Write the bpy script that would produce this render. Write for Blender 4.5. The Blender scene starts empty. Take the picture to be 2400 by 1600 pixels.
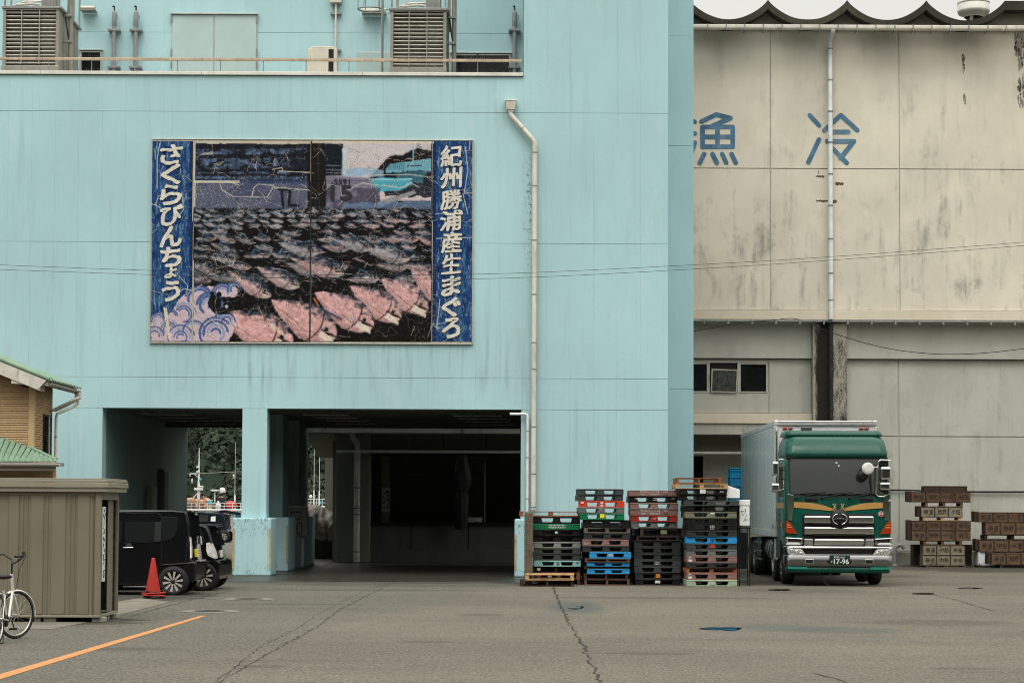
import bpy, bmesh, math, random
import numpy as np
from mathutils import Vector, Matrix, noise as mnoise

random.seed(7)
RNG = np.random.default_rng(11)
SC = bpy.context.scene
COL = SC.collection
PI = math.pi
rad = math.radians

# ------------------------------------------------------------------ camera, sky, sun, exposure
F = 4700.0                      # focal length in pixels of the 2400 px wide photograph
CX, CY = 1200.0, 966.0          # principal point
EYE = 1.8
PITCH, ROLL = rad(2.70), 0.0043
cam = bpy.data.objects.new('camera', bpy.data.cameras.new('camera'))
COL.objects.link(cam)
CROT = Matrix.Rotation(PI / 2 + PITCH, 3, 'X') @ Matrix.Rotation(ROLL, 3, 'Z')
cam.matrix_world = Matrix.Translation((0, 0, EYE)) @ CROT.to_4x4()
cam.data.sensor_width = 36.0
cam.data.lens = 36.0 * F / 2400.0
cam.data.shift_y = (CY - 800.0) / 2400.0
cam.data.clip_end = 3000.0
SC.camera = cam

SUN_EL, SUN_AZ = rad(58), rad(-28)      # high, behind the photographer's left shoulder
world = bpy.data.worlds.new('World')
SC.world = world
world.use_nodes = True
wn, wl = world.node_tree.nodes, world.node_tree.links
bg = wn['Background']
sky = wn.new('ShaderNodeTexSky')
sky.sky_type = 'NISHITA'
sky.sun_disc = False
sky.sun_elevation = SUN_EL
sky.sun_rotation = PI + SUN_AZ
sky.dust_density = 6.0
sky.air_density = 1.2
hs = wn.new('ShaderNodeHueSaturation')
hs.inputs['Saturation'].default_value = 0.12
mx = wn.new('ShaderNodeMix')
mx.data_type = 'RGBA'
mx.inputs[0].default_value = 0.72
mx.inputs[7].default_value = (9.4, 9.3, 8.75, 1)     # even cloud cover over the clear sky
wl.new(sky.outputs[0], hs.inputs['Color'])
wl.new(hs.outputs[0], mx.inputs[6])
tcw = wn.new('ShaderNodeTexCoord')
sxw = wn.new('ShaderNodeSeparateXYZ')
wl.new(tcw.outputs['Generated'], sxw.inputs[0])
mrw = wn.new('ShaderNodeMapRange')                  # overcast sky: three times brighter overhead than at the horizon
for i_, q_ in zip((1, 2, 3, 4), (0, 1, .30, 1.45)):
    mrw.inputs[i_].default_value = q_
wl.new(sxw.outputs[2], mrw.inputs[0])
vsw = wn.new('ShaderNodeVectorMath')
vsw.operation = 'SCALE'
wl.new(mx.outputs[2], vsw.inputs[0])
wl.new(mrw.outputs[0], vsw.inputs['Scale'])
wl.new(vsw.outputs[0], bg.inputs['Color'])
bg.inputs['Strength'].default_value = 0.12
sun = bpy.data.objects.new('sun', bpy.data.lights.new('sun', 'SUN'))
sun.data.energy = 0.8
sun.data.angle = rad(30)
sun.data.color = (1.0, 0.965, 0.91)
COL.objects.link(sun)
sd = Vector((math.sin(SUN_AZ) * math.cos(SUN_EL), -math.cos(SUN_AZ) * math.cos(SUN_EL), math.sin(SUN_EL)))
sun.rotation_euler = sd.to_track_quat('Z', 'Y').to_euler()
SC.view_settings.view_transform = 'Standard'
SC.view_settings.look = 'None'
SC.view_settings.exposure = 0.63
SC.view_settings.gamma = 1.0
SC.view_settings.use_curve_mapping = False
SC.render.engine = 'CYCLES'
SC.cycles.max_bounces = 8
SC.cycles.diffuse_bounces = 1
SC.cycles.use_denoising = True
SC.cycles.filter_width = 1.0

# ------------------------------------------------------------------ photograph pixel -> place in the world
def ray(px, py):
    return CROT @ Vector(((px - CX) / F, -(py - CY) / F, -1.0))
def P(px, py, Y):
    d = ray(px, py)
    k = Y / d.y
    return Vector((d.x * k, Y, EYE + d.z * k))
def G(px, py, z=0.0):
    d = ray(px, py)
    k = (z - EYE) / d.z
    return Vector((d.x * k, d.y * k, z))
def PX(px, Y, py=1000):
    return P(px, py, Y).x
def PZ(py, Y, px=1200):
    return P(px, py, Y).z

# ------------------------------------------------------------------ mesh builder
class MB:
    def __init__(s):
        s.v, s.f, s.sm, s.mi, s.M = [], [], [], [], None
        s.m = 0
    def add(s, vs, fs, smooth=False):
        b = len(s.v)
        if s.M is not None:
            vs = [s.M @ Vector(v) for v in vs]
        s.v += [tuple(v) for v in vs]
        for i, f in enumerate(fs):
            s.f.append(tuple(b + k for k in f))
            s.sm.append(smooth if isinstance(smooth, bool) else smooth[i])
            s.mi.append(s.m)
        return s
    def box(s, x0, x1, y0, y1, z0, z1):
        v = [(x, y, z) for z in (z0, z1) for y in (y0, y1) for x in (x0, x1)]
        return s.add(v, [(0, 2, 3, 1), (4, 5, 7, 6), (0, 1, 5, 4), (2, 6, 7, 3), (0, 4, 6, 2), (1, 3, 7, 5)])
    def prism(s, poly, a0, a1, axis='y', top=None):
        """poly: 2D points; axis y -> (x,z) points, x -> (y,z), z -> (x,y)"""
        n = len(poly)
        def pt(p, a):
            return (p[0], a, p[1]) if axis == 'y' else (a, p[0], p[1]) if axis == 'x' else (p[0], p[1], a)
        t = top or poly
        v = [pt(p, a0) for p in poly] + [pt(p, a1) for p in t]
        fs = [tuple(range(n)), tuple(range(2 * n - 1, n - 1, -1))]
        fs += [(i, i + n, (i + 1) % n + n, (i + 1) % n) for i in range(n)]
        return s.add(v, fs)
    def tube(s, pts, r, n=8, caps=True, closed=False):
        pts = [Vector(p) for p in pts]
        if not closed and not isinstance(r, (list, tuple)) and 2 < len(pts) < 9:      # extra rings beside each bend keep the shading of long straights even
            q = [pts[0]]
            for a_, b_, c_ in zip(pts, pts[1:], pts[2:]):
                for e_ in (a_, c_):
                    if e_ is c_: q.append(b_)
                    L_ = (e_ - b_).length
                    if L_ > 6 * r: q.append(b_ + (e_ - b_) * (1.4 * r / L_))
            pts = q + [pts[-1]]
        k = len(pts)
        rr = r if isinstance(r, (list, tuple)) else [r] * k
        vs, fs, sm = [], [], []
        prev = None
        for i, p in enumerate(pts):
            if closed:
                t = pts[(i + 1) % k] - pts[i - 1]
            else:
                t = (pts[min(i + 1, k - 1)] - pts[max(i - 1, 0)])
            t.normalize()
            if prev is None:
                a = Vector((0, 0, 1)) if abs(t.z) < .9 else Vector((1, 0, 0))
                u = t.cross(a).normalized()
            else:
                u = (prev - t * prev.dot(t)).normalized()
            prev = u
            w = t.cross(u)
            for j in range(n):
                a = 2 * PI * j / n
                vs.append(p + (u * math.cos(a) + w * math.sin(a)) * rr[i])
        for i in range(k if closed else k - 1):
            a, b = i * n, ((i + 1) % k) * n
            for j in range(n):
                fs.append((a + j, a + (j + 1) % n, b + (j + 1) % n, b + j)); sm.append(True)
        if caps and not closed:
            e_ = len(vs)                       # end caps on their own vertices, so they do not bend the side's shading
            vs += vs[:n] + vs[(k - 1) * n:k * n]
            fs.append(tuple(range(e_ + n - 1, e_ - 1, -1))); sm.append(False)
            fs.append(tuple(range(e_ + n, e_ + 2 * n))); sm.append(False)
        return s.add(vs, fs, sm)
    def lathe(s, prof, c=(0, 0, 0), n=24, axis='z', smooth=True):
        """prof: (radius, height) from bottom to top"""
        vs, fs = [], []
        for r, h in prof:
            for j in range(n):
                a = 2 * PI * j / n
                x, y = r * math.cos(a), r * math.sin(a)
                q = (x, y, h) if axis == 'z' else (x, h, y) if axis == 'y' else (h, x, y)
                vs.append((q[0] + c[0], q[1] + c[1], q[2] + c[2]))
        for i in range(len(prof) - 1):
            for j in range(n):
                q = (i * n + j, i * n + (j + 1) % n, (i + 1) * n + (j + 1) % n, (i + 1) * n + j)
                fs.append(q if axis != 'y' else q[::-1])
        return s.add(vs, fs, smooth)
    def ball(s, c, r, n=10, m=6, sc=(1, 1, 1), jit=0.0):
        prof = [(math.sin(PI * i / m), -math.cos(PI * i / m)) for i in range(m + 1)]
        vs = []
        for a, h in prof:
            for j in range(n):
                t = 2 * PI * j / n
                k = r * (1 + jit * random.uniform(-1, 1))
                vs.append((c[0] + a * math.cos(t) * k * sc[0], c[1] + a * math.sin(t) * k * sc[1], c[2] + h * k * sc[2]))
        fs = [(i * n + j, i * n + (j + 1) % n, (i + 1) * n + (j + 1) % n, (i + 1) * n + j) for i in range(m) for j in range(n)]
        return s.add(vs, fs, True)
    def build(s, name, mats, parent=None, bevel=0.0, seg=2, smooth=None, kind=None, label=None, weld=False):
        me = bpy.data.meshes.new(name)
        off = Vector((0, 0, 0))
        q = parent
        while q is not None:
            off += q.location
            q = q.parent
        me.from_pydata([tuple(Vector(v) - off) for v in s.v], [], s.f)
        me.polygons.foreach_set('use_smooth', s.sm if smooth is None else [smooth] * len(s.f))
        for m_ in (mats if isinstance(mats, (list, tuple)) else [mats]):
            me.materials.append(m_)
        if any(s.mi):
            me.polygons.foreach_set('material_index', s.mi)
        me.update()
        o = bpy.data.objects.new(name, me)
        COL.objects.link(o)
        if parent is not None:
            o.parent = parent
        if bevel > 0:
            b = o.modifiers.new('edge', 'BEVEL')
            b.width = bevel; b.segments = seg; b.limit_method = 'ANGLE'; b.angle_limit = rad(35)
        if kind: o['kind'] = kind
        if label: o['label'] = label
        return o

def tag(o, label, cat, group=None):
    o['label'] = label; o['category'] = cat
    if group: o['group'] = group
    return o
def thing(name, label, cat, loc=(0, 0, 0), group=None):
    o = bpy.data.objects.new(name, None)
    o.empty_display_size = 0.2
    COL.objects.link(o)
    o.location = loc
    return tag(o, label, cat, group)
def box(name, m, parent, x0, x1, y0, y1, z0, z1, bevel=0.0, **k):
    return MB().box(x0, x1, y0, y1, z0, z1).build(name, m, parent, bevel=bevel, **k)
def copy_tree(o, label=None, loc=None, rotz=None):
    def cp(q, par):
        c = q.copy()
        COL.objects.link(c)
        c.parent = par
        for ch in list(q.children):
            cp(ch, c)
        return c
    r = cp(o, None)
    if label: r['label'] = label
    if loc is not None: r.location = loc
    if rotz is not None: r.rotation_euler = (0, 0, rotz)
    return r

# ------------------------------------------------------------------ lettering (Blender's own built-in font)
_glyph = {}
def glyph(ch, bold=0.0):
    key = (ch, bold)
    if key not in _glyph:
        c = bpy.data.curves.new('t', 'FONT')
        c.body = ch; c.size = 1.0; c.offset = bold; c.resolution_u = 4
        o = bpy.data.objects.new('t', c)
        COL.objects.link(o)
        dg = bpy.context.evaluated_depsgraph_get()
        me = bpy.data.meshes.new_from_object(o.evaluated_get(dg))
        v = np.array([q.co[:2] for q in me.vertices]) if len(me.vertices) else np.zeros((1, 2))
        f = [tuple(p.vertices) for p in me.polygons]
        bpy.data.objects.remove(o); bpy.data.curves.remove(c); bpy.data.meshes.remove(me)
        _glyph[key] = (v, f)
    return _glyph[key]
def put_text(mb, s, x0, x1, z0, z1, y, bold=0.0, warp=None, fit=True):
    """flat print of s filling the box x0..x1, z0..z1 at depth y, facing -y"""
    if bold > 0:                       # heavier weight: thin outlines laid down round a small circle
        for j in range(6):
            ox, oz = bold * (z1 - z0) * math.cos(j * PI / 3), bold * (z1 - z0) * math.sin(j * PI / 3)
            put_text(mb, s, x0 + ox, x1 + ox, z0 + oz, z1 + oz, y - .0002 * (j + 1), 0, warp)
    v, f = glyph(s, 0)
    lo, hi = v.min(0), v.max(0)
    w = np.maximum(hi - lo, 1e-6)
    q = (v - lo) / w
    if warp is not None: q = warp(q)
    pts = [(x0 + a * (x1 - x0), y, z0 + b * (z1 - z0)) for a, b in q]
    mb.add(pts, f)
    return mb

# ------------------------------------------------------------------ materials
def lin(r, g, b):
    return tuple(((c / 255 / 12.92) if c / 255 <= .04045 else ((c / 255 + .055) / 1.055) ** 2.4) for c in (r, g, b))
class Nodes:
    def __init__(s, name):
        s.m = bpy.data.materials.new(name)
        s.m.use_nodes = True
        s.t = s.m.node_tree
        s.b = s.t.nodes['Principled BSDF']
        s._pos = None
    def new(s, ty, **k):
        n = s.t.nodes.new(ty)
        for a, v in k.items():
            setattr(n, a, v)
        return n
    def link(s, a, b):
        s.t.links.new(a, b)
    def pos(s, scale=(1, 1, 1), world=True):
        if world:
            if s._pos is None:
                s._pos = s.new('ShaderNodeNewGeometry').outputs['Position']
            src = s._pos
        else:
            src = s.new('ShaderNodeTexCoord').outputs['Object']
        mp = s.new('ShaderNodeVectorMath', operation='MULTIPLY')
        s.link(src, mp.inputs[0])
        mp.inputs[1].default_value = scale if isinstance(scale, (tuple, list)) else (scale,) * 3
        return mp.outputs[0]
    def noise(s, scale=1, detail=4, rough=.55, world=True, dist=0.0):
        n = s.new('ShaderNodeTexNoise')
        s.link(s.pos(scale, world), n.inputs['Vector'])
        n.inputs['Scale'].default_value = 1.0
        n.inputs['Detail'].default_value = detail
        n.inputs['Roughness'].default_value = rough
        n.inputs['Distortion'].default_value = dist
        return n.outputs[0]
    def ramp(s, x, a, b, va=0.0, vb=1.0):
        n = s.new('ShaderNodeMapRange', interpolation_type='SMOOTHSTEP')
        s.link(x, n.inputs[0])
        for i, q in zip((1, 2, 3, 4), (a, b, va, vb)):
            n.inputs[i].default_value = q
        return n.outputs[0]
    def math(s, op, a, b=None, c=None):
        n = s.new('ShaderNodeMath', operation=op)
        for i, q in enumerate((a, b, c)):
            if q is None: continue
            if hasattr(q, 'links'): s.link(q, n.inputs[i])
            else: n.inputs[i].default_value = q
        return n.outputs[0]
    def mix(s, f, a, b, blend='MIX'):
        n = s.new('ShaderNodeMix', data_type='RGBA', blend_type=blend)
        for i, q in ((0, f), (6, a), (7, b)):
            if hasattr(q, 'links'): s.link(q, n.inputs[i])
            elif i == 0: n.inputs[0].default_value = q
            else: n.inputs[i].default_value = (*q[:3], 1)
        return n.outputs[2]
    def xyz(s):
        n = s.new('ShaderNodeSeparateXYZ')
        s.pos()
        s.link(s._pos, n.inputs[0])
        return n.outputs
    def done(s, color=None, rough=.6, metal=0., bump=None, bstr=.2, bdist=.01, spec=.25, coat=0.):
        if color is not None:
            if hasattr(color, 'links'): s.link(color, s.b.inputs['Base Color'])
            else: s.b.inputs['Base Color'].default_value = (*color[:3], 1)
        if hasattr(rough, 'links'): s.link(rough, s.b.inputs['Roughness'])
        else: s.b.inputs['Roughness'].default_value = rough
        s.b.inputs['Metallic'].default_value = metal
        if spec is not None: s.b.inputs['Specular IOR Level'].default_value = spec
        if coat: s.b.inputs['Coat Weight'].default_value = coat; s.b.inputs['Coat Roughness'].default_value = .03
        if bump is not None:
            n = s.new('ShaderNodeBump')
            n.inputs['Strength'].default_value = bstr
            n.inputs['Distance'].default_value = bdist
            s.link(bump, n.inputs['Height'])
            s.link(n.outputs[0], s.b.inputs['Normal'])
        return s.m

def plain(name, col, rough=.55, metal=0., var=.18, scale=3.0, bump=0.15, coat=0., dirt=None, damt=.5, world=False, spec=.25, rv=.08):
    """a paint, plastic, metal or wood with grain, blotches and optional grime"""
    N = Nodes(name)
    n1 = N.noise(scale, 5, .6, world)
    c = N.mix(N.ramp(n1, .3, .72), tuple(q * (1 - var) for q in col), tuple(min(1, q * (1 + var)) for q in col))
    if dirt is not None:
        n2 = N.noise((scale * 1.7, scale * 1.7, scale * .7), 6, .65, world)
        c = N.mix(N.math('MULTIPLY', N.ramp(n2, .48, .72), damt), c, dirt)
    r = N.ramp(N.noise(scale * 4, 3, .5, world), .3, .7, max(.02, rough - rv), min(1, rough + rv)) if rv else rough
    return N.done(c, r, metal, N.noise(scale * 14, 3, .6, world) if bump else None, bump, .004, spec, coat)
def woody(name, col, dark, var=.35, scale=6.0):
    N = Nodes(name)
    g = N.noise((scale * .5, scale * .5, scale * 9), 5, .62, False, .4)
    n2 = N.noise(scale * .6, 5, .6, False)
    c = N.mix(N.ramp(g, .3, .7), tuple(q * (1 - var) for q in col), col)
    c = N.mix(N.math('MULTIPLY', N.ramp(n2, .45, .75), .75), c, dark)
    return N.done(c, .8, 0, g, .35, .004)
# ------------------------------------------------------------------ wall, ground and metal materials
def wall_paint(name, base, dirt, streak=.35, lowdirt=True):
    N = Nodes(name)
    X, Y, Z = N.xyz()
    big = N.noise((.35, .35, .25), 4, .5)
    c = N.mix(N.ramp(big, .3, .7), tuple(q * .93 for q in base), tuple(q * 1.05 for q in base))
    pale = N.noise((2.2, 2.2, .5), 5, .65)
    c = N.mix(N.math('MULTIPLY', N.ramp(pale, .55, .75), .22), c, (.62, .74, .72))
    st = N.noise((4.5, 4.5, .22), 6, .62)                      # run-down streaks
    st2 = N.noise((17, 17, .8), 4, .6)
    fine = N.noise((1.1, 1.1, .7), 5, .6)
    a = N.math('MULTIPLY', N.ramp(st, .50, .72), N.ramp(fine, .35, .65))
    a = N.math('ADD', N.math('MULTIPLY', a, streak), N.math('MULTIPLY', N.ramp(st2, .57, .75), streak * .45))
    # heavier streaks below the picture panel and over the openings, where the rain runs off
    zc = N.math('MULTIPLY', N.ramp(Z, 4.4, 5.2), N.ramp(Z, 6.6, 6.0))
    xc = N.math('MULTIPLY', N.ramp(X, -10.5, -8.5), N.ramp(X, 1.2, -0.4))
    drip = N.math('MULTIPLY', N.ramp(N.noise((5, 5, .35), 6, .66), .47, .68), N.math('MULTIPLY', zc, xc))
    a = N.math('ADD', a, N.math('MULTIPLY', drip, .42 if lowdirt else 0))
    c = N.mix(N.math('MINIMUM', a, .8), c, dirt)
    if lowdirt:                     # mould beside the cranked downpipe and on the pedestal tops
        xpp = P(1252, 700, 52.06).x
        gn = N.noise((14, 14, 9), 6, .75)
        pm = N.math('MULTIPLY', N.ramp(X, xpp - .42, xpp - .05), N.math('MULTIPLY', N.ramp(X, xpp + .02, xpp - .03), N.math('MULTIPLY', N.ramp(Z, 7.2, 9.2), N.ramp(Z, 11.3, 10.4))))
        tm = N.math('MULTIPLY', N.math('MULTIPLY', N.ramp(Y, 51.97, 51.93), N.ramp(Z, .8, 1.45)), .8)
        bm = N.math('MULTIPLY', N.ramp(Z, .5, .0), .55)
        k = N.math('MULTIPLY', N.math('MAXIMUM', N.math('MAXIMUM', pm, tm), bm), N.ramp(gn, .50, .64))
        c = N.mix(N.math('MINIMUM', k, .85), c, (.06, .075, .07))
    bl = N.noise((9, 9, 9), 4, .7)
    spots = N.noise((55, 55, 40), 2, .5)
    c = N.mix(N.math('MULTIPLY', N.ramp(spots, .72, .78), .45), c, tuple(q * .35 for q in dirt))
    h = N.math('ADD', bl, N.math('MULTIPLY', N.noise((45, 45, 38), 3, .6), .8))
    return N.done(c, .62, 0, h, .32, .012)
def concrete(name, base, dark, amt=.5, zlo=0., zhi=1., pale=None, streak=.3):
    """weathered concrete whose grime grows from height zhi down to zlo"""
    N = Nodes(name)
    X, Y, Z = N.xyz()
    big = N.noise((.5, .5, .4), 5, .6)
    c = N.mix(N.ramp(big, .3, .7), tuple(q * .9 for q in base), pale or tuple(min(1, q * 1.07) for q in base))
    zf = N.ramp(Z, zhi, zlo, .25, 1.)
    bl = N.noise((1.3, 1.3, .8), 8, .72, dist=.6)
    st = N.noise((4, 4, .25), 7, .65)
    a = N.math('MULTIPLY', N.ramp(bl, .45, .72), N.ramp(st, .38, .66))
    a = N.math('ADD', N.math('MULTIPLY', a, amt), N.math('MULTIPLY', N.ramp(st, .56, .76), streak))
    c = N.mix(N.math('MINIMUM', N.math('MULTIPLY', a, zf), .92), c, dark)
    lt = N.noise((6, 6, .7), 6, .7)
    c = N.mix(N.math('MULTIPLY', N.ramp(lt, .6, .78), .25), c, tuple(min(1, q * 1.25) for q in base))
    sp = N.noise((26, 26, 18), 5, .75)
    c = N.mix(N.math('MULTIPLY', N.ramp(sp, .62, .75), .35), c, tuple(q * .7 for q in dark))
    return N.done(c, .85, 0, N.math('ADD', bl, sp), .35, .015)

def asphalt():
    N = Nodes('asphalt')
    X, Y, Z = N.xyz()
    c1, c2 = (.100, .090, .069), (.146, .131, .099)
    big = N.noise((.14, .22, 1), 5, .6)
    c = N.mix(N.ramp(big, .32, .68), c1, c2)
    left = N.ramp(N.math('ADD', N.math('MULTIPLY', Y, -.163), N.math('ADD', X, N.math('MULTIPLY', big, .8))), -6.9, -7.4)
    c = N.mix(N.math('MULTIPLY', left, .45), c, (.088, .088, .076))        # older, greyer strip left of the paint line
    bands = N.noise((.06, .9, 1), 5, .62, dist=.5)
    c = N.mix(N.math('MULTIPLY', N.ramp(bands, .54, .72), .45), c, (.056, .051, .040))
    pt = N.noise((1.3, 2.3, 1), 6, .7)
    c = N.mix(N.math('MULTIPLY', N.ramp(pt, .50, .72), .38), c, (.064, .060, .047))
    edge = N.noise((1.1, 2.6, 1), 7, .72)
    def stain_or_shade(px, py, rx, ry, col, a, c):
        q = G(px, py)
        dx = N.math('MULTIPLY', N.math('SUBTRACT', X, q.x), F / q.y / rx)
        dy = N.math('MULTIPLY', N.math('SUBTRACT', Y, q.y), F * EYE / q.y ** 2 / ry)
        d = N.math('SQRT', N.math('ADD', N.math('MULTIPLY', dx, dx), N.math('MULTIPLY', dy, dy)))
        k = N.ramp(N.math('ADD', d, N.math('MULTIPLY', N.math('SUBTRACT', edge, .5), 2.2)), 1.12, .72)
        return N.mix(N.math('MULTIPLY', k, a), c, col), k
    damp = None
    g1 = N.noise((24, 24, 24), 4, .78)
    g2 = N.noise((11, 11, 11), 4, .75)
    g3 = N.noise((4.5, 7, 5), 5, .75)
    c = N.mix(N.math('MULTIPLY', N.ramp(g3, .50, .66), .34), c, (.050, .047, .037))
    c = N.mix(N.math('MULTIPLY', N.ramp(g3, .48, .34), .24), c, (.20, .185, .145))
    c = N.mix(N.math('MULTIPLY', N.ramp(g1, .52, .63), .62), c, (.33, .30, .235))
    c = N.mix(N.math('MULTIPLY', N.ramp(g1, .48, .37), .62), c, (.020, .024, .019))
    c = N.mix(N.math('MULTIPLY', N.ramp(g2, .55, .66), .5), c, (.045, .042, .032))
    c = N.mix(N.math('MULTIPLY', N.ramp(g2, .45, .35), .35), c, (.215, .20, .16))
    for px, py, rx, ry in ((1352, 1423, 78, 15), (1352, 1423, 62, 12), (1830, 1470, 120, 9), (1975, 1476, 150, 8)):
        c, k = stain_or_shade(px, py, rx, ry, (.070, .078, .070), .72, c)
        damp = k if damp is None else N.math('MAXIMUM', damp, k)
    for px, py, rx, ry in ((2200, 1458, 200, 7), (1870, 1383, 150, 6), (2070, 1350, 110, 3.5), (960, 1371, 330, 3.2), (860, 1382, 300, 2.4), (1010, 1503, 90, 2.2), (700, 1415, 200, 2), (1540, 1400, 260, 2.5),
                           (1500, 1530, 120, 3), (300, 1520, 90, 5), (2260, 1565, 90, 3), (1130, 1440, 60, 3), (620, 1560, 70, 4)):
        c, k = stain_or_shade(px, py, rx, ry, (.050, .046, .036), .45, c)
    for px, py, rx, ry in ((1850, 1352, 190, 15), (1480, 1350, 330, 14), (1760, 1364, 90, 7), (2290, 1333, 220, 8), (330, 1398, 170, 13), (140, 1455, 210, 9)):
        c, k = stain_or_shade(px, py, rx, ry, (.030, .028, .022), .72, c)          # contact shade painted into the paving under the truck, stacks and cars
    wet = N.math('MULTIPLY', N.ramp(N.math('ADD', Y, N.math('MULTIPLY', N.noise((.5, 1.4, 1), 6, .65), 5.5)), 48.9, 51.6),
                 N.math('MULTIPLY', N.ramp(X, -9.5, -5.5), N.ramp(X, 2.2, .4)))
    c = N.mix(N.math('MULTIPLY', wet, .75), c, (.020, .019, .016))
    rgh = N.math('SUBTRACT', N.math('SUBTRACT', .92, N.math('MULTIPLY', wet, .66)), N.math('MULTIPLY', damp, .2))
    return N.done(c, rgh, 0, N.math('ADD', g1, g2), .7, .03, .3)

M = {}
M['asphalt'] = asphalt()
BLUE = (.40, .61, .632)
M['blue'] = wall_paint('pale_blue_wall_paint', BLUE, (.20, .28, .27), .26)
M['bluein'] = wall_paint('shaded_passage_paint', (.17, .265, .262), (.05, .07, .068), .4, False)  # same blue paint with the passage shade put into its colour
M['blue2'] = wall_paint('pale_blue_wall_paint_clean', BLUE, (.24, .36, .37), .18, False)
M['beige'] = concrete('cream_painted_concrete', (.69, .635, .52), (.29, .28, .235), 1.15, 8.0, 17.5, streak=.30)
M['greyc'] = concrete('grey_weathered_concrete', (.475, .475, .41), (.21, .215, .18), .85, 0, 9, streak=.34)
M['band'] = concrete('cream_ledge_concrete', (.68, .61, .48), (.45, .29, .15), .35, 0, 30, streak=.22)
M['stained'] = concrete('mould_stained_concrete', (.47, .46, .39), (.035, .035, .028), 1.3, -50, 100, streak=.5)
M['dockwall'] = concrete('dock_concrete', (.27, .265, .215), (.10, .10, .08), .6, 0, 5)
M['dockdark'] = concrete('shaded_dock_concrete', (.13, .135, .115), (.05, .05, .042), .6, 0, 5)  # dock concrete whose colour carries the shade of the passage
M['soffit'] = concrete('shaded_soffit_concrete', (.12, .12, .105), (.05, .05, .04), .5, 0, 5)  # soffit colour darkened to imitate the dim passage ceiling
M['roofedge'] = concrete('mossy_roof_concrete', (.036, .033, .024), (.010, .010, .007), .8, -50, 100, pale=(.07, .064, .046))
M['gable'] = concrete('roof_infill_concrete', (.27, .245, .195), (.10, .095, .075), .4, -50, 100)
M['cap'] = plain('parapet_metal', (.70, .68, .61), .45, .1, .08, 2, .05, dirt=(.35, .32, .27), damt=.35)
M['pipe'] = plain('cream_pipe', (.68, .64, .55), .45, 0, .10, 2, .05, dirt=(.30, .26, .20), damt=.45)
M['pipew'] = plain('white_pipe', (.76, .78, .75), .45, 0, .10, 2, .05, dirt=(.30, .30, .27), damt=.4)
M['pipegrey'] = plain('grey_pipe', (.25, .27, .27), .5, 0, .12, 4, .05, dirt=(.12, .11, .09), damt=.4)
M['pipeblack'] = plain('tarred_pipe', (.02, .02, .018), .5, 0, .5, 12, .6, dirt=(.10, .095, .08), damt=.5)
M['galv'] = plain('galvanised_steel', (.27, .275, .255), .5, .35, .14, 5, .1, dirt=(.14, .13, .10), damt=.4)
M['tower'] = plain('tower_casing', (.285, .275, .235), .55, .1, .12, 3, .1, dirt=(.15, .13, .095), damt=.45)
M['slat'] = plain('louvre_slat', (.40, .385, .33), .5, .1, .15, 5, .1, dirt=(.19, .17, .13), damt=.5)
M['fill'] = plain('tower_fill', (.10, .10, .09), .8, 0, .5, 10, .3)
M['rust'] = plain('rusty_rail', (.50, .40, .29), .7, 0, .18, 4, .2, dirt=(.30, .20, .12), damt=.5)
M['door'] = plain('grey_green_door', (.42, .545, .53), .5, 0, .05, 1.2, .03)
M['dark'] = plain('dark_void', (.012, .012, .012), .7, 0, .3, 3, 0)
M['black'] = plain('black_rubber', (.016, .016, .016), .6, 0, .3, 8, .1)
M['glassd'] = plain('dark_window_glass', (.010, .012, .012), .10, 0, .3, 2, 0)
M['glassdirty'] = plain('grimy_window_glass', (.05, .053, .045), .30, 0, .5, 9, 0, dirt=(.18, .18, .15), damt=.6)
M['alu'] = plain('aluminium_frame', (.52, .50, .44), .4, .4, .10, 4, .05, dirt=(.2, .18, .14), damt=.3)
M['alug'] = plain('grey_window_frame', (.50, .56, .54), .45, .2, .08, 4, .05)
M['acw'] = plain('cream_appliance', (.62, .58, .48), .45, 0, .06, 2, .04, dirt=(.4, .33, .22), damt=.3)
M['signblue'] = plain('kanji_blue_paint', (.075, .175, .265), .75, 0, .28, 2.5, .2, dirt=(.33, .36, .34), damt=.38, world=True)
M['cable'] = plain('black_cable', (.02, .02, .02), .6, 0, .2, 3, 0)
M['wood_pale'] = woody('pale_wood', (.52, .38, .22), (.24, .15, .08))
M['guard'] = woody('yellowed_guard_wood', (.56, .42, .20), (.25, .16, .07))
# ------------------------------------------------------------------ ground, quay, sea, far hillside
def sheet(name, x0, x1, y0, y1, z, m, nx=2, ny=2):
    vs = [(x0 + (x1 - x0) * i / nx, y0 + (y1 - y0) * j / ny, z) for j in range(ny + 1) for i in range(nx + 1)]
    fs = [(j * (nx + 1) + i, j * (nx + 1) + i + 1, (j + 1) * (nx + 1) + i + 1, (j + 1) * (nx + 1) + i) for j in range(ny) for i in range(nx)]
    o = MB().add(vs, fs).build(name, m)
    o['kind'] = 'structure'
    return o
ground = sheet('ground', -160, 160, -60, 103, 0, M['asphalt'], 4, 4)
box('quay_edge', M['greyc'], None, -160, 160, 102.4, 103.2, -2.5, .14)['kind'] = 'structure'
N = Nodes('harbour_water')
M['water'] = N.done((.02, .035, .035), .12, 0, N.noise((.9, .5, 1), 4, .6), .3, .05)
sheet('water', -600, 600, 103, 600, -1.3, M['water'])

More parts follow.
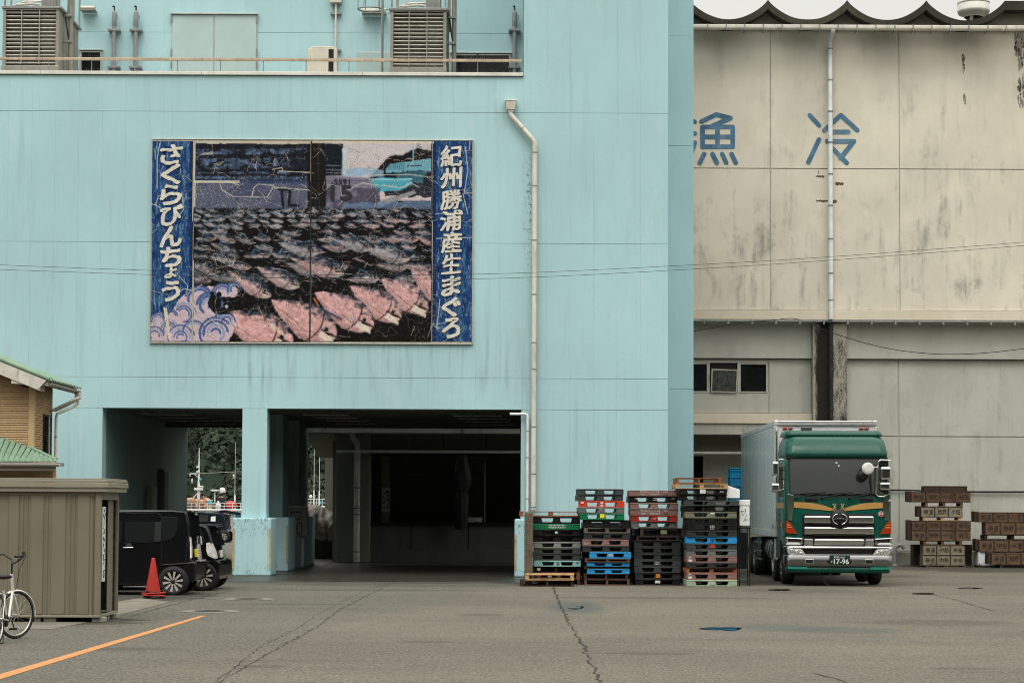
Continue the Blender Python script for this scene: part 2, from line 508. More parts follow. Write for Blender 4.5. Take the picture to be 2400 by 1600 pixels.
def strip(pts, w, name, m, z=.004, parent=None, jag=0., label=None):
    """ribbon lying on the ground along plan points"""
    vs, fs = [], []
    n = len(pts)
    for i, p in enumerate(pts):
        d = (pts[min(i + 1, n - 1)] - pts[max(i - 1, 0)]).normalized()
        k = Vector((-d.y, d.x, 0)) * (w if not isinstance(w, (list, tuple)) else w[i]) * .5
        j1, j2 = (random.uniform(1 - jag, 1 + jag) for _ in '12')
        vs += [(p.x + k.x * j1, p.y + k.y * j1, z), (p.x - k.x * j2, p.y - k.y * j2, z)]
        if i: fs.append((2 * i - 2, 2 * i - 1, 2 * i + 1, 2 * i))
    return MB().add(vs, fs).build(name, m, parent, label=label)
def crackline(px, n=40, jit=.04):
    """pixel way-points -> a jagged line on the ground"""
    way = [G(*p) for p in px]
    out = []
    for a, b in zip(way, way[1:]):
        k = max(3, int((b - a).length / .18))
        for i in range(k):
            t = i / k
            q = a.lerp(b, t)
            out.append(q + Vector((random.gauss(0, jit) * .5, random.gauss(0, jit) * .7, 0)))
    return out + [way[-1]]
M['crack'] = plain('open_crack', (.03, .028, .023), .95, 0, .3, 20, 0)
for way, w in (([(1296, 1372), (1310, 1410), (1330, 1455), (1368, 1515), (1395, 1570), (1412, 1610)], .030),
               ([(498, 1602), (620, 1508), (700, 1470), (760, 1430), (850, 1386), (905, 1368)], .010),
               ([(505, 1605), (575, 1560), (640, 1524), (690, 1498), (742, 1470), (800, 1425), (930, 1360)], .018),
               ([(2160, 1388), (2230, 1402), (2330, 1432)], .03),
               ([(1900, 1575), (1955, 1588), (1990, 1600)], .03),
               ([(300, 1445), (420, 1412), (545, 1382)], .02)):
    pts = crackline(way)
    strip(pts, [w * random.uniform(.25, 1.3) for _ in pts], 'crack', M['crack'], .004, ground, .5)
# painted orange line
N = Nodes('worn_orange_paint')
wr = N.noise((7, 7, 7), 6, .7)
M['orange'] = N.done(N.mix(N.ramp(wr, .60, .74), (.47, .215, .08), (.16, .125, .09)), .8, 0, wr, .3, .006)
a0, a1 = [G(-30, 1588), G(470, 1442)], [G(-30, 1600.5), G(482, 1443.4)]
o = MB().add([(p.x, p.y, .004) for p in (a0[0], a1[0], a1[1], a0[1])], [(0, 1, 2, 3)]).build('painted_line', M['orange'], ground)
# light square patches of paving beside the shed, oil-dark tyre trails, damp hollows
def blob(name, cx, cy, rx, ry, m, z, n=56, jag=.25, seed=0):
    """irregular flat patch: centre and half sizes given in picture pixels, laid on the ground"""
    rnd = random.Random(seed)
    ph = [rnd.uniform(0, 6.28) for _ in range(8)]
    vs = []
    for i in range(n):
        a = 2 * PI * i / n
        k = 1 + jag * sum(math.sin(a * (j + 2) + ph[j]) / (j + 1.6) for j in range(8)) * .55
        p = G(cx + rx * k * math.cos(a), cy + ry * k * math.sin(a))
        vs.append((p.x, p.y, z))
    return MB().add(vs, [tuple(range(n))[::-1]]).build(name, m, ground)
M['puddle'] = Nodes('puddle_water').done((.012, .014, .013), .02, 0, spec=.8)
blob('puddle', 1350, 1424, 18, 2.8, M['puddle'], .009, seed=5, jag=.6)
blob('puddle', 1693, 1473.5, 42, 3.6, M['puddle'], .0105, seed=21, jag=.55)
blob('puddle', 1828, 1382, 26, 1.6, M['puddle'], .009, seed=13)
blob('puddle', 2165, 1391, 26, 1.8, M['puddle'], .009, seed=14)
blob('puddle', 2272, 1378, 30, 1.5, M['puddle'], .009, seed=15)
M['palepatch'] = plain('worn_concrete_apron', (.165, .15, .12), .9, 0, .2, 1.5, .4, dirt=(.10, .09, .07), damt=.6, world=True)
vs = [G(*p) for p in ((-20, 1476), (120, 1474), (235, 1452), (400, 1410), (330, 1401), (-20, 1452))]
MB().add([(p.x, p.y, .0045) for p in vs], [tuple(range(6))]).build('concrete_apron', M['palepatch'], ground)
M['iron'] = plain('cast_iron', (.085, .08, .068), .7, .2, .25, 6, .4)
M['collar'] = plain('manhole_concrete_collar', (.18, .17, .14), .9, 0, .2, 6, .4)
for (px, py, lab) in ((583, 1403.5, 'round iron manhole cover nearer the black cars'), (492, 1432, 'round iron manhole cover nearer the orange line')):
    c = G(px, py)
    t = thing('manhole_cover', lab, 'manhole cover', (c.x, c.y, 0), 'manhole covers in the yard')
    MB().lathe([(.30, .004), (.47, .007), (.50, .002)], (c.x, c.y, .003), 36).build('collar', M['collar'], t)
    MB().lathe([(.0, .006), (.29, .006), (.30, .003)], (c.x, c.y, .003), 36).build('lid', M['iron'], t)
    for k in range(-3, 4):
        h = math.sqrt(.26 ** 2 - (k * .075) ** 2)
        box('rib', M['iron'], t, c.x - h, c.x + h, c.y + k * .075 - .012, c.y + k * .075 + .012, .010, .014)

# wooded hill across the harbour: a slope and the crowns that cover it as one mass
N = Nodes('forest_foliage')
oi = N.noise((.045, .045, .045), 4, .6)
n2 = N.noise((.5, .5, .5), 6, .75)
c = N.mix(N.ramp(oi, .3, .7), (.024, .038, .026), (.042, .058, .036))
c = N.mix(N.math('MULTIPLY', N.ramp(n2, .5, .7), .6), c, (.065, .08, .045))
M['forest'] = N.done(c, .9, 0, n2, .9, .8)
M['hillsoil'] = plain('dark_green_forest_floor', (.026, .040, .026), .95, 0, .3, .05, 0, world=True)  # dark green close to the leaf colours
def hill_z(x, y):
    t = max(0., (y - 235) / 200)
    return -2 + 92 * t ** .9 * (.82 + .18 * math.sin(x * .021 + 1.3)) + 4 * mnoise.noise((x * .02, y * .02, 3))
nx, ny = 50, 16
vs = [(-260 + 520 * i / nx, 230 + 230 * j / ny, hill_z(-260 + 520 * i / nx, 230 + 230 * j / ny)) for j in range(ny + 1) for i in range(nx + 1)]
fs = [(j * (nx + 1) + i, j * (nx + 1) + i + 1, (j + 1) * (nx + 1) + i + 1, (j + 1) * (nx + 1) + i) for j in range(ny) for i in range(nx)]
hl = MB().add(vs, fs, True).build('hillside', M['hillsoil']); hl['kind'] = 'structure'
mb = MB()
ico = bmesh.new(); bmesh.ops.create_icosphere(ico, subdivisions=3, radius=1)
iv = np.array([v.co[:] for v in ico.verts]); ifc = [tuple(v.index for v in f.verts) for f in ico.faces]; ico.free()
def leafy(mb, x, y, z, r, n, leaf):
    d = RNG.normal(size=(n, 3)); d /= np.linalg.norm(d, axis=1)[:, None]
    d[:, 2] = np.abs(d[:, 2]) * .95 - .12
    k = r * (.72 + .34 * RNG.random(n)) * (1 + .22 * np.sin(d[:, 0] * 5 + x) * np.sin(d[:, 1] * 4 + y))
    c = d * k[:, None] + np.array([x, y, z])
    a = RNG.normal(size=(n, 3)); a -= d * (a * d).sum(1)[:, None] * .8; a /= np.linalg.norm(a, axis=1)[:, None]
    b = np.cross(a, d + RNG.normal(size=(n, 3)) * .35)
    s_ = (leaf * (.6 + .8 * RNG.random(n)))[:, None]
    v = np.stack([c - a * s_, c - b * s_ * .8, c + a * s_, c + b * s_ * .8], 1).reshape(-1, 3)
    mb.add([tuple(q) for q in v], [(4 * i, 4 * i + 1, 4 * i + 2, 4 * i + 3) for i in range(n)])
for k in range(640):
    near = k < 480
    x = random.uniform(-62, -18) if near else random.uniform(-255, 255)
    y = 236 + 115 * random.random() ** 1.2 if near else random.uniform(236, 420)
    r = random.uniform(1.7, 4.0)
    leafy(mb, x, y, hill_z(x, y) + r * .4, r, 330 if near else 60, .29 if near else .8)
fo = mb.build('forest', M['forest'], kind='stuff')
mb = MB()
def back_z(x, y): return -3 + 46 * min(1, max(0, (-y - 75) / 75)) ** .8 + 5 * mnoise.noise((x * .02, y * .02, 8))
for k in range(260):                       # unseen wooded slope added behind the camera to darken reflections and low sky
    x, y = random.uniform(-210, 210), -80 - 75 * random.random()
    r = random.uniform(4.5, 9)
    sd_ = random.uniform(0, 500)
    d = np.array([1 + .34 * mnoise.noise((v[0] * 2.1 + sd_, v[1] * 2.1, v[2] * 2.1)) for v in iv[::1]])
    q = iv * d[:, None] * r + np.array([x, y, back_z(x, y) + r * .4])
    mb.add([tuple(p) for p in q], ifc, False)
fb_ = mb.build('forest', M['forest'], kind='stuff')
fb_['label'] = 'unseen wooded slope added behind the yard to darken reflections'
vs = [(-260 + 520 * i / nx, -70 - 100 * j / ny, back_z(-260 + 520 * i / nx, -70 - 100 * j / ny)) for j in range(ny + 1) for i in range(nx + 1)]
MB().add(vs, [f[::-1] for f in fs], True).build('hillside', M['hillsoil'])['kind'] = 'structure'  # ground of the unseen slope added behind the camera
fo['label'] = 'dark green wooded hillside across the harbour'

# ------------------------------------------------------------------ pale blue market building
YF = 52.2                                   # its street face
mk = thing('market_building', 'pale blue fish market building with drive-through passage and roof plant', 'building', (0, YF, 0))
XL = -21.0
xo0, xo1 = PX(240, YF), PX(568, YF)         # left opening
xp1 = PX(626, YF)                           # pillar right edge
xo2 = PX(1221, YF)                          # right opening ends
xt0, xt1 = PX(1228, YF, 100), PX(1566, YF, 500)   # stair tower
ZO = PZ(957, YF, 600)                       # soffit of the openings
ZPAR = PZ(173, YF, 600)
ZTOP = 21.0
J = [PZ(885, YF, 800), PZ(569, YF, 800), PZ(263, YF, 800)]    # horizontal joints
# backing behind the panels
YB = YF + .022
def wbox(x0, x1, y0, y1, z0, z1, m='blue', name='wall', bevel=0.):
    return box(name, M[m], mk, x0, x1, y0, y1, z0, z1, bevel)
wbox(XL, xo0, YB, YF + .5, 0, ZO)
wbox(xo1, xp1, YB, YF + .55, 0, ZO, name='pillar')
wbox(xo2, xt1, YB, YF + .5, 0, ZO)
wbox(XL, xt1, YB, YF + .5, ZO + .003, ZPAR - .05)
wbox(xt0, xt1, YB, YF + .5, ZPAR - .047, ZTOP)
wbox(xt0 + .02, xt1, YF + .5, 59.5, 0, ZTOP, 'blue2', 'tower_wall')
# facing panels: thin slabs with open joints
def panel_run(xa, xb, za, zb, y, m, pw=.614, gap=.0008, gz=.008, x_ref=0.):
    k0 = math.floor((xa - x_ref) / pw)
    x = x_ref + k0 * pw
    while x < xb - .02:
        a, b = max(xa, x), min(xb, x + pw)
        if b - a > .05:
            key = (round(b - a, 3), round(zb - za, 3), m)
            if key not in panel_run.cache:
                mb_ = MB().box(0, b - a - gap, 0, .02, 0, zb - za - gz)
                o = mb_.build('panel', M[m], None, bevel=.002, seg=1)
                panel_run.cache[key] = o.data
            else:
                o = bpy.data.objects.new('panel', panel_run.cache[key])
                COL.objects.link(o)
                bv = o.modifiers.new('edge', 'BEVEL'); bv.width = .002; bv.segments = 1
            o.parent = mk
            o.location = (a + gap / 2, y - YF - random.uniform(0, .0007), za + gz / 2)
        x += pw
panel_run.cache = {}
XR = xt0
rows = [(ZO, J[0]), (J[0], J[1]), (J[1], J[2]), (J[2], ZPAR - .05)]
for (za, zb) in rows[1:]:
    panel_run(XL + .01, xt0, za, zb, YF, 'blue', x_ref=XR)
panel_run(XL + .01, xt0, ZO, J[0], YF, 'blue', x_ref=XR)
panel_run(XL + .01, xo0, 0, ZO, YF, 'blue', x_ref=xo0)
panel_run(xo1, xp1, 1.45, ZO, YF, 'blue', pw=xp1 - xo1, x_ref=xo1)
panel_run(xo2, xt1 - .004, 0, ZO, YF, 'blue', x_ref=XR)
for za, zb in [(ZO, J[0]), (J[0], J[1]), (J[1], J[2]), (J[2], J[2] + 6.9), (J[2] + 6.9, ZTOP)]:
    panel_run(xt0, xt1 - .004, za, zb, YF, 'blue', x_ref=XR)
# set-back right wing
YW = 57.2
xw1 = PX(1625.5, YW, 500)
wbox(xt1 + .001, xw1, YW + .022, 59.5, 0, ZTOP, 'blue2')
zz = [0, PZ(1195, YW, 1600), PZ(911, YW, 1600), PZ(627, YW, 1600), PZ(342, YW, 1600), PZ(85, YW, 1600), ZTOP]
for za, zb in zip(zz, zz[1:]):
    panel_run(xt1 + .003, xw1 - .003, za, zb, YW, 'blue2', pw=3, x_ref=xt1)
# passage: soffit slab, piers, partitions
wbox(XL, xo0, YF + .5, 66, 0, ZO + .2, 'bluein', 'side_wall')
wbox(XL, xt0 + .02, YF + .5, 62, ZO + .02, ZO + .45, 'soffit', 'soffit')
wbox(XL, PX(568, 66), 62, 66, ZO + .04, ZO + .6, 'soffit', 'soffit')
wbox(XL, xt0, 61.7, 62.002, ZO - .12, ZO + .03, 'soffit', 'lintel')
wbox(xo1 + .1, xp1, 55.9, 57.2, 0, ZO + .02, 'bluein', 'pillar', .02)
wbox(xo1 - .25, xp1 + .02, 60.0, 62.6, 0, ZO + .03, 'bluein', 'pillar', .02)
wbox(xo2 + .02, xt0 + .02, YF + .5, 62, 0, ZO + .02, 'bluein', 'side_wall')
# crash pedestals round the piers
for (x0, x1, y0, y1) in ((PX(548, 51.9), PX(638, 51.9), 51.9, 53.1), (PX(575, 55.6), xp1 + .20, 55.6, 57.5), (PX(1207, 51.9), PX(1232, 51.9), 51.9, 53.0),
                         (xo1 - .4, xp1 + .22, 59.7, 62.9)):
    p = wbox(x0, x1, y0, y1, 0, PZ(1213, 51.9, 600), 'blue', 'pedestal', .035)
for (x, y, z0, z1) in ((PX(638, 51.9) - .045, 51.9, .16, 1.22), (PX(548, 51.9) - .0, 51.9, .16, 1.22), (PX(1207, 51.9), 51.9, .16, 1.1), (xp1 + .15, 55.6, .2, 1.25)):
    box('corner_guard', M['guard'], mk, x, x + .05, y - .016, y - .002, z0, z1, .004)
# parapet coping in lengths, roof slab
XPE = PX(1227, YF, 165)
ed = [XL] + [PX(p, YF, 165) for p in (96, 473, 850)] + [XPE]
for a, b in zip(ed, ed[1:]):
    box('coping', M['cap'], mk, a + .004, b - .004, YF - .06, YF + .55, ZPAR - .045, ZPAR + .045, .008)
wbox(XL, xt0, YF + .5, 59.5, 12.2, 12.5, 'greyc', 'roof')
# upper storey, set back
YU = 57.8
wbox(XL, xt0 + .02, YU + .022, 59.5, 12.5, ZTOP, 'blue2')
zj = PZ(76, YU, 400)
panel_run(XL + .01, xt0, 12.5, zj, YU, 'blue2', x_ref=XR)
panel_run(XL + .01, xt0, zj, zj + 3.4, YU, 'blue2', x_ref=XR)
panel_run(XL + .01, xt0, zj + 3.4, ZTOP, YU, 'blue2', x_ref=XR)
def on_wall(name, m, px0, px1, py0, py1, Y, d0, d1, parent=mk, bevel=.004):
    """a slab on a wall at depth Y filling a pixel rectangle, standing from d0 to d1 in front of it"""
    a, b = P(px0, py1, Y), P(px1, py0, Y)
    return box(name, M[m], parent, a.x, b.x, Y - d1, Y - d0, a.z, b.z, bevel)
# double steel door with hinges
dr = on_wall('door_frame', 'alug', 401, 604, 33, 175, YU, .005, .03)
for a, b in ((403.5, 501.7), (503, 601.5)):
    on_wall('door_leaf', 'door', a, b, 36.5, 172, YU, .031, .06, dr)
on_wall('drip_hood', 'alug', 399, 606, 32.5, 35, YU, .03, .12, dr)
for px in (402.5, 602.5):
    for py in (47, 124, 152):
        on_wall('hinge', 'galv', px - 1.6, px + 1.6, py - 8, py + 8, YU, .061, .085, dr)
w2 = on_wall('door_frame', 'alug', 838, 930, 122, 175, YU, .004, .03)
on_wall('door_leaf', 'door', 841.5, 928, 125, 175, YU, .031, .055, w2)
# low windows on the roof terrace
def low_window(px0, px1, py0, mull):
    w = on_wall('window', 'alug', px0, px1, py0, 178, YU, .004, .022)
    on_wall('sill', 'alug', px0 - 2, px1 + 2, py0 - 1.5, py0 + 1, YU, .02, .09, w)
    ed_ = [px0 + 3] + mull + [px1 - 3]
    for a, b in zip(ed_, ed_[1:]):
        on_wall('pane', 'glassd', a + 1.5, b - 1.5, py0 + 6, 176, YU, .0225, .03, w)
        for q in (a, b):
            on_wall('frame', 'alu', q - 1.6, q + 1.6, py0 + 3, 176, YU, .023, .055, w)
        on_wall('frame', 'alu', a + 1.7, b - 1.7, py0 + 3, py0 + 6, YU, .023, .05, w)
low_window(187, 240, 118, [])
low_window(1056, 1198, 125, [1120])
# ------------------------------------------------------------------ old cream concrete cold store behind
YC = 63.4
YL = 63.9                                    # lower storey face
wh = thing('cold_store', 'weathered cream concrete cold store with scalloped roof behind green truck', 'building', (6, YC, 0))
def wb(name, m, x0, x1, y0, y1, z0, z1, bevel=0.):
    return box(name, M[m], wh, x0, x1, y0, y1, z0, z1, bevel)
x_l, x_r = -6.6, 24.0
xa, xb_, xc = PX(1806, YC, 400), PX(2108, YC, 400), PX(2408, YC, 400)
zg, z1, z2, z3 = PZ(70, YC, 2000), PZ(396, YC, 2000), PZ(728, YC, 2000), PZ(752, YC, 2000)
wb('wall', 'beige', x_l, x_r, YC + .035, YC + .5, z2, zg + .1)
# large cast panels with open joints
cols = [PX(1504, YC), xa, xb_, xc, xc + 4.05, xc + 8.1]
for (za, zb) in ((z1, zg + .08), (z2, z1)):
    for k, (a, b) in enumerate(zip(cols, cols[1:])):
        wb('panel', 'beige', a + .012, b - .012, YC, YC + .03, za + .014, zb - .014, .006)
wb('panel', 'beige', x_l, cols[0] - .012, YC, YC + .03, z2 + .01, zg + .08)
# ledge band, steel angle gutter below
wb('ledge', 'band', x_l, x_r, YC - .10, YC + .5, z3 + .03, z2 - .004, .01)
wb('drip_edge', 'galv', x_l, x_r, YC - .13, YC + .3, z3 - .045, z3 + .027, .004)
for k in range(14):
    x = PX(1650 + k * 56, YC)
    wb('bracket', 'galv', x - .03, x + .03, YC - .17, YC - .131, z3 - .12, z3 + .02)
# lower storey
zb1 = PZ(842, YL, 2200)
xq0, xq1 = PX(1905, YL - .35, 850), PX(1985, YL - .35, 850)
ZD = PZ(1018, YL, 1680)                      # underside of the beam over the dock
wb('beam', 'greyc', x_l, xq0 - .003, YL - .16, YL + .4, zb1, z3 - .05, .01)
wb('beam', 'greyc', xq1 + .003, x_r, YL - .16, YL + .4, zb1, z3 - .05, .01)
wb('wall', 'greyc', x_l, xq0, YL + .03, YL + .4, PZ(990, YL, 1700), zb1 - .003)
wb('wall', 'greyc', xq1 - .1, x_r, YL + .03, YL + .4, 0, zb1 - .003)
# panels of the lower storey
xj = PX(2106, YL, 950)
zj2 = PZ(1023, YL, 2200)
for a, b in ((xq1 + .01, xj - .02), (xj + .02, xj + 4.06), (xj + 4.1, x_r)):
    for c_, d_ in ((0.45, zj2 - .016), (zj2 + .016, zb1 - .02)):
        wb('panel', 'greyc', a, b, YL, YL + .03, c_, d_, .008)
xwL, xwR = PX(1560, YL), PX(1802, YL, 900)
zw0, zw1 = PZ(922, YL, 1700), PZ(850, YL, 1700)
zt = PZ(968, YL, 1700)
wb('panel', 'greyc', x_l, xwR - .01, YL - .02, YL + .028, zt + .01, zw0 - .02, .008)
wb('panel', 'greyc', xwR + .012, xq0 - .01, YL - .02, YL + .028, zt + .01, zb1 - .02, .008)
wb('lintel', 'greyc', x_l, xwR - .01, YL - .02, YL + .028, zw1 + .06, zb1 - .02, .006)
wb('beam', 'band', x_l, xq0 - .003, YL - .14, YL + .4, PZ(992, YL, 1700), zt - .004, .01)
wb('stained_beam', 'stained', x_l, xq0 - .003, YL - .08, YL + .9, ZD, PZ(992, YL, 1700) - .003, .01)
wb('plinth', 'dockwall', xq1 - .3, x_r, YL - .12, YL + .02, 0, .44, .02)
# pilaster with black mould round the tarred pipe
N = Nodes('mould_blackened_pilaster')
X, Y_, Z = N.xyz()
xpipe = PX(1946, YL - .4, 850)
nz = N.noise((3.5, 3.5, 1.1), 7, .72)
fine = N.noise((30, 30, 22), 5, .75)
dx = N.math('SUBTRACT', X, xpipe)
left = N.math('MULTIPLY', N.ramp(N.math('ADD', dx, N.math('MULTIPLY', N.math('SUBTRACT', nz, .5), .5)), -.56, -.40), N.ramp(dx, .05, 0))
left = N.math('MULTIPLY', left, N.ramp(N.math('ADD', Z, N.math('MULTIPLY', N.math('ADD', dx, nz), -1.3)), 7.9, 7.1))
right = N.math('MULTIPLY', N.ramp(N.math('ADD', nz, N.math('MULTIPLY', fine, .9)), .78, 1.12), N.ramp(dx, 0, .05))
right = N.math('MULTIPLY', right, N.ramp(Z, 7.7, 6.9, 0, .95))
mk_ = N.math('MINIMUM', N.math('ADD', N.math('MULTIPLY', left, .98), right), .995)
base = N.mix(N.ramp(nz, .3, .7), (.42, .39, .32), (.55, .50, .40))
base = N.mix(N.math('MULTIPLY', N.ramp(fine, .55, .7), .4), base, (.18, .15, .11))
M['mould'] = N.done(N.mix(mk_, base, N.mix(N.ramp(fine, .4, .65), (.005, .005, .004), (.022, .021, .016))), .9, 0, fine, .4, .015)
wb('pilaster', 'mould', xq0, xq1, YL - .40, YL + .3, 0, z3 - .06, .03)
# three-pane window, middle pane hinged open
win = wb('window', 'alu', xwL, xwR, YL - .01, YL + .027, zw0 - .018, zw0 + .03)
pe = [PX(p, YL, 885) for p in (1560, 1660, 1732, 1799)]
for i, (a, b) in enumerate(zip(pe, pe[1:])):
    if i != 1:
        MB().box(a + .05, b - .05, YL + .026, YL + .029, zw0 + .07, zw1 - .04).build('pane', M['glassd'], win)
    else:
        MB().box(a + .05, b - .05, YL + .022, YL + .025, zw0 + .03, zw1 - .02).build('dark_room_sheet', M['dark'], win)  # thin dark sheet stands in for the unlit room
    for q0, q1, r0, r1 in ((a, a + .05, zw0 + .031, zw1), (b - .05, b, zw0 + .031, zw1), (a + .051, b - .051, zw1 - .05, zw1), (a + .051, b - .051, zw0 + .031, zw0 + .07)):
        if i == 1 and q1 - q0 > .06: continue
        MB().box(q0, q1, YL - .03, YL + .025, r0, r1).build('frame', M['alu'], win, .003)
MB().box(xwL, xwR, YL - .05, YL + .02, zw1 + .001, zw1 + .055).build('window_head', M['alu'], win, .004)
mb = MB(); mb.M = Matrix.Translation((pe[1] + .07, YL - .06, zw0 + .04)) @ Matrix.Rotation(rad(9), 4, 'X') @ Matrix.Rotation(rad(1.5), 4, 'Y')
W_, H_ = pe[2] - pe[1] - .14, (zw1 - zw0) * .76
for q in ((0, .04, 0, H_), (W_ - .04, W_, 0, H_), (.041, W_ - .041, 0, .04), (.041, W_ - .041, H_ - .04, H_)):
    mb.box(q[0], q[1], -.015, .02, q[2], q[3])
sash = mb.build('open_sash', M['alu'], win)
mb2 = MB(); mb2.M = mb.M
mb2.box(.041, W_ - .041, 0, .006, .041, H_ - .041).build('pane', M['glassdirty'], sash)
# dock facade under the beam: opening A seen through the passage, door beside the truck
YD = 65.0
xA0, xA1 = PX(866, YD), PX(1240, YD)
zA0, zA1 = PZ(1226, YD, 1050), PZ(1066, YD, 1050)
xcol0, xcol1 = PX(790, YD), PX(870, YD)
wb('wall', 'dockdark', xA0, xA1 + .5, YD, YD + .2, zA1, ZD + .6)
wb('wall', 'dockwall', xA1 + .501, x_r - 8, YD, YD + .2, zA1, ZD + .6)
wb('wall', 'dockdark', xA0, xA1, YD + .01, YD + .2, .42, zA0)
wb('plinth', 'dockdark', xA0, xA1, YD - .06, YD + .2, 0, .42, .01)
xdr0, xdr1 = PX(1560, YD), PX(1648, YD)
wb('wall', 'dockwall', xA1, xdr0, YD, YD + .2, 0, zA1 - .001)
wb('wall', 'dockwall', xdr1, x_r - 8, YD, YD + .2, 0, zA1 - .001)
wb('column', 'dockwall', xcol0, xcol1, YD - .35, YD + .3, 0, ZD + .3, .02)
for px in (965, 1100):
    wb('joint_cover', 'dark', PX(px, YD) - .012, PX(px, YD) + .012, YD - .004, YD + .005, .43, zA0 - .02)
for px in (970, 1040, 1140):
    wb('joint_cover', 'dark', PX(px, YD) - .01, PX(px, YD) + .01, YD - .004, YD - .0005, zA1 + .03, ZD)
# room behind
wb('room_wall', 'dockwall', x_l, x_r - 8, 71, 71.2, 0, 6)
wb('room_wall', 'dockwall', x_r - 8, x_r - 7.8, YD, 71, 0, 6)
wb('room_wall', 'dockwall', xcol0 - .15, xcol0 + .1, YD + .3, 71, 0, 6)
wb('room_ceiling', 'dockwall', x_l, x_r - 8, YL + .9, 71, ZD + .58, ZD + .8)
# thin canopy running past the column
mb = MB().prism([(YL - .05, ZD + .001), (YL - .05, ZD - .06), (69, ZD - .68), (69, ZD - .5)], x_l, xcol0 - .001, 'x')
mb.build('canopy', M['dockwall'], wh)
# opening frame and post
for (a, b, c_, d_) in ((xA0 - .06, xA0 + .02, zA0 - .06, zA1 + .06), (xA0 + .03, xA1, zA1 - .05, zA1 + .05), (xA0 + .03, xA1, zA0 - .06, zA0 + .02)):
    wb('opening_frame', 'black', a, b, YD - .05, YD + .02, c_, d_)
wb('inner_post', 'dockwall', PX(1098, 68), PX(1140, 68), 68, 68.3, 0, 4)
wb('shutter_guide', 'galv', PX(1136, YD), PX(1138.5, YD), YD + .02, YD + .06, zA0, zA1 - .3)
# scalloped shell roof
YR = 62.7
cus = [PX(1615 - 186 * 2, YR, 5) + k * (PX(1985, YR, 5) - PX(1800, YR, 5)) for k in range(7)]
xcus = [PX(p, YR, 5) for p in (1244, 1429, 1615, 1800, 1985.5, 2171)] + [PX(2355, YR, 5)]
zt_c, zt_d = PZ(1, YR, 2000), PZ(47, YR, 2000)
zb_c, zb_d = PZ(22, YR, 2000), PZ(61, YR, 2000)
top, bot = [], []
for a, b in zip(xcus, xcus[1:]):
    for i in range(24):
        t = i / 24
        s_ = 1 - (2 * t - 1) ** 2
        s_ = .82 * s_ + .18 * s_ ** .5
        x = a + (b - a) * t
        wob = .012 * mnoise.noise((x * 2, 1, 0))
        top.append((x, zt_c + (zt_d - zt_c) * s_ + wob)); bot.append((x, zb_c + (zb_d - zb_c) * s_ + wob))
top.append((xcus[-1], zt_c)); bot.append((xcus[-1], zb_c))
top.append((x_r, zt_c)); bot.append((x_r, zb_c))
n = len(top)
vs = [(x, YR, z) for x, z in top] + [(x, YR, z) for x, z in bot] + [(x, YR + 14, z - .3) for x, z in top] + [(x, YR + 14, z - .3) for x, z in bot]
fs = []
for i in range(n - 1):
    fs += [(i, i + n, i + n + 1, i + 1), (i, i + 1, 2 * n + i + 1, 2 * n + i), (n + i, 3 * n + i, 3 * n + i + 1, n + i + 1)]
MB().add(vs, fs).build('shell_roof', M['roofedge'], wh)
for xq in xcus[2:6]:
    pass
for a, b in zip(xcus[2:], xcus[3:]):       # drip notch at the bottom of each scallop
    wb('roof_joint', 'dark', (a + b) / 2 - .012, (a + b) / 2 + .012, YR - .004, YR + .1, zb_d + .002, zt_d - .02)
gpts = [(x, z + .04) for x, z in bot if x > x_l] 
MB().prism([(x_l, zg + .02)] + [(x_r, zg + .02)] + gpts[::-1] + [(x_l, gpts[0][1])], YC - .25, YC + .3).build('gable_wall', M['gable'], wh)
# eaves gutter in lengths, with brackets
zgut = PZ(68, YR, 2000)
x = PX(1560, YR)
while x < x_r:
    L = random.uniform(3.4, 3.9)
    prof = [(YR - .05 + .085 * math.cos(t), zgut + .02 + .085 * math.sin(t)) for t in [PI + PI * i / 10 for i in range(11)]]
    prof = [(YR - .135, zgut + .085)] + prof + [(YR + .035, zgut + .085)]
    inner = [(a * .9 + (YR - .05) * .1, b + .012) for a, b in prof[::-1]]
    MB().prism(prof + inner, x, min(x + L - .012, x_r), 'x').build('gutter', M['pipe'], wh)
    x += L
x = PX(1658, YR)
k = 0
while x < x_r:
    MB().box(x - .018, x + .018, YR - .15, YR - .137, zgut - .07, zgut + .11).box(x - .018, x + .018, YR - .15, YR + .3, zgut - .085, zgut - .071).box(x - .012, x + .012, YR - .06, YR - .03, zgut - .17, zgut - .086).build('gutter_bracket', M['galv'], wh)
    x += (PX(1702, YR) - PX(1658, YR)) * random.uniform(.98, 1.02)
# painted characters
def stroke_glyph(mb, lines, y, r):
    """rounded brush strokes: each a list of (x, z), width 2r, flat on the wall"""
    for k, ln in enumerate(lines):
        yy = y - .0015 * (k % 7)
        for (a, b) in zip(ln, ln[1:]):
            a, b = Vector((a[0], 0, a[1])), Vector((b[0], 0, b[1]))
            d = (b - a).normalized(); nn = Vector((-d.z, 0, d.x))
            ang = math.atan2(nn.z, nn.x)
            pts = [a + Vector((math.cos(ang + PI * i / 10), 0, math.sin(ang + PI * i / 10))) * r for i in range(11)]
            pts += [b + Vector((math.cos(ang + PI + PI * i / 10), 0, math.sin(ang + PI + PI * i / 10))) * r for i in range(11)]
            mb.add([(p.x, yy, p.z) for p in pts], [tuple(range(len(pts)))[::-1]])
            yy -= .0004
def px_lines(ls, Y, s=2.94, ox=1600, oy=0):
    return [[(P(ox + x / s, oy + y / s, Y).x, P(ox + x / s, oy + y / s, Y).z) for x, y in l] for l in ls]
YS = YC - .006
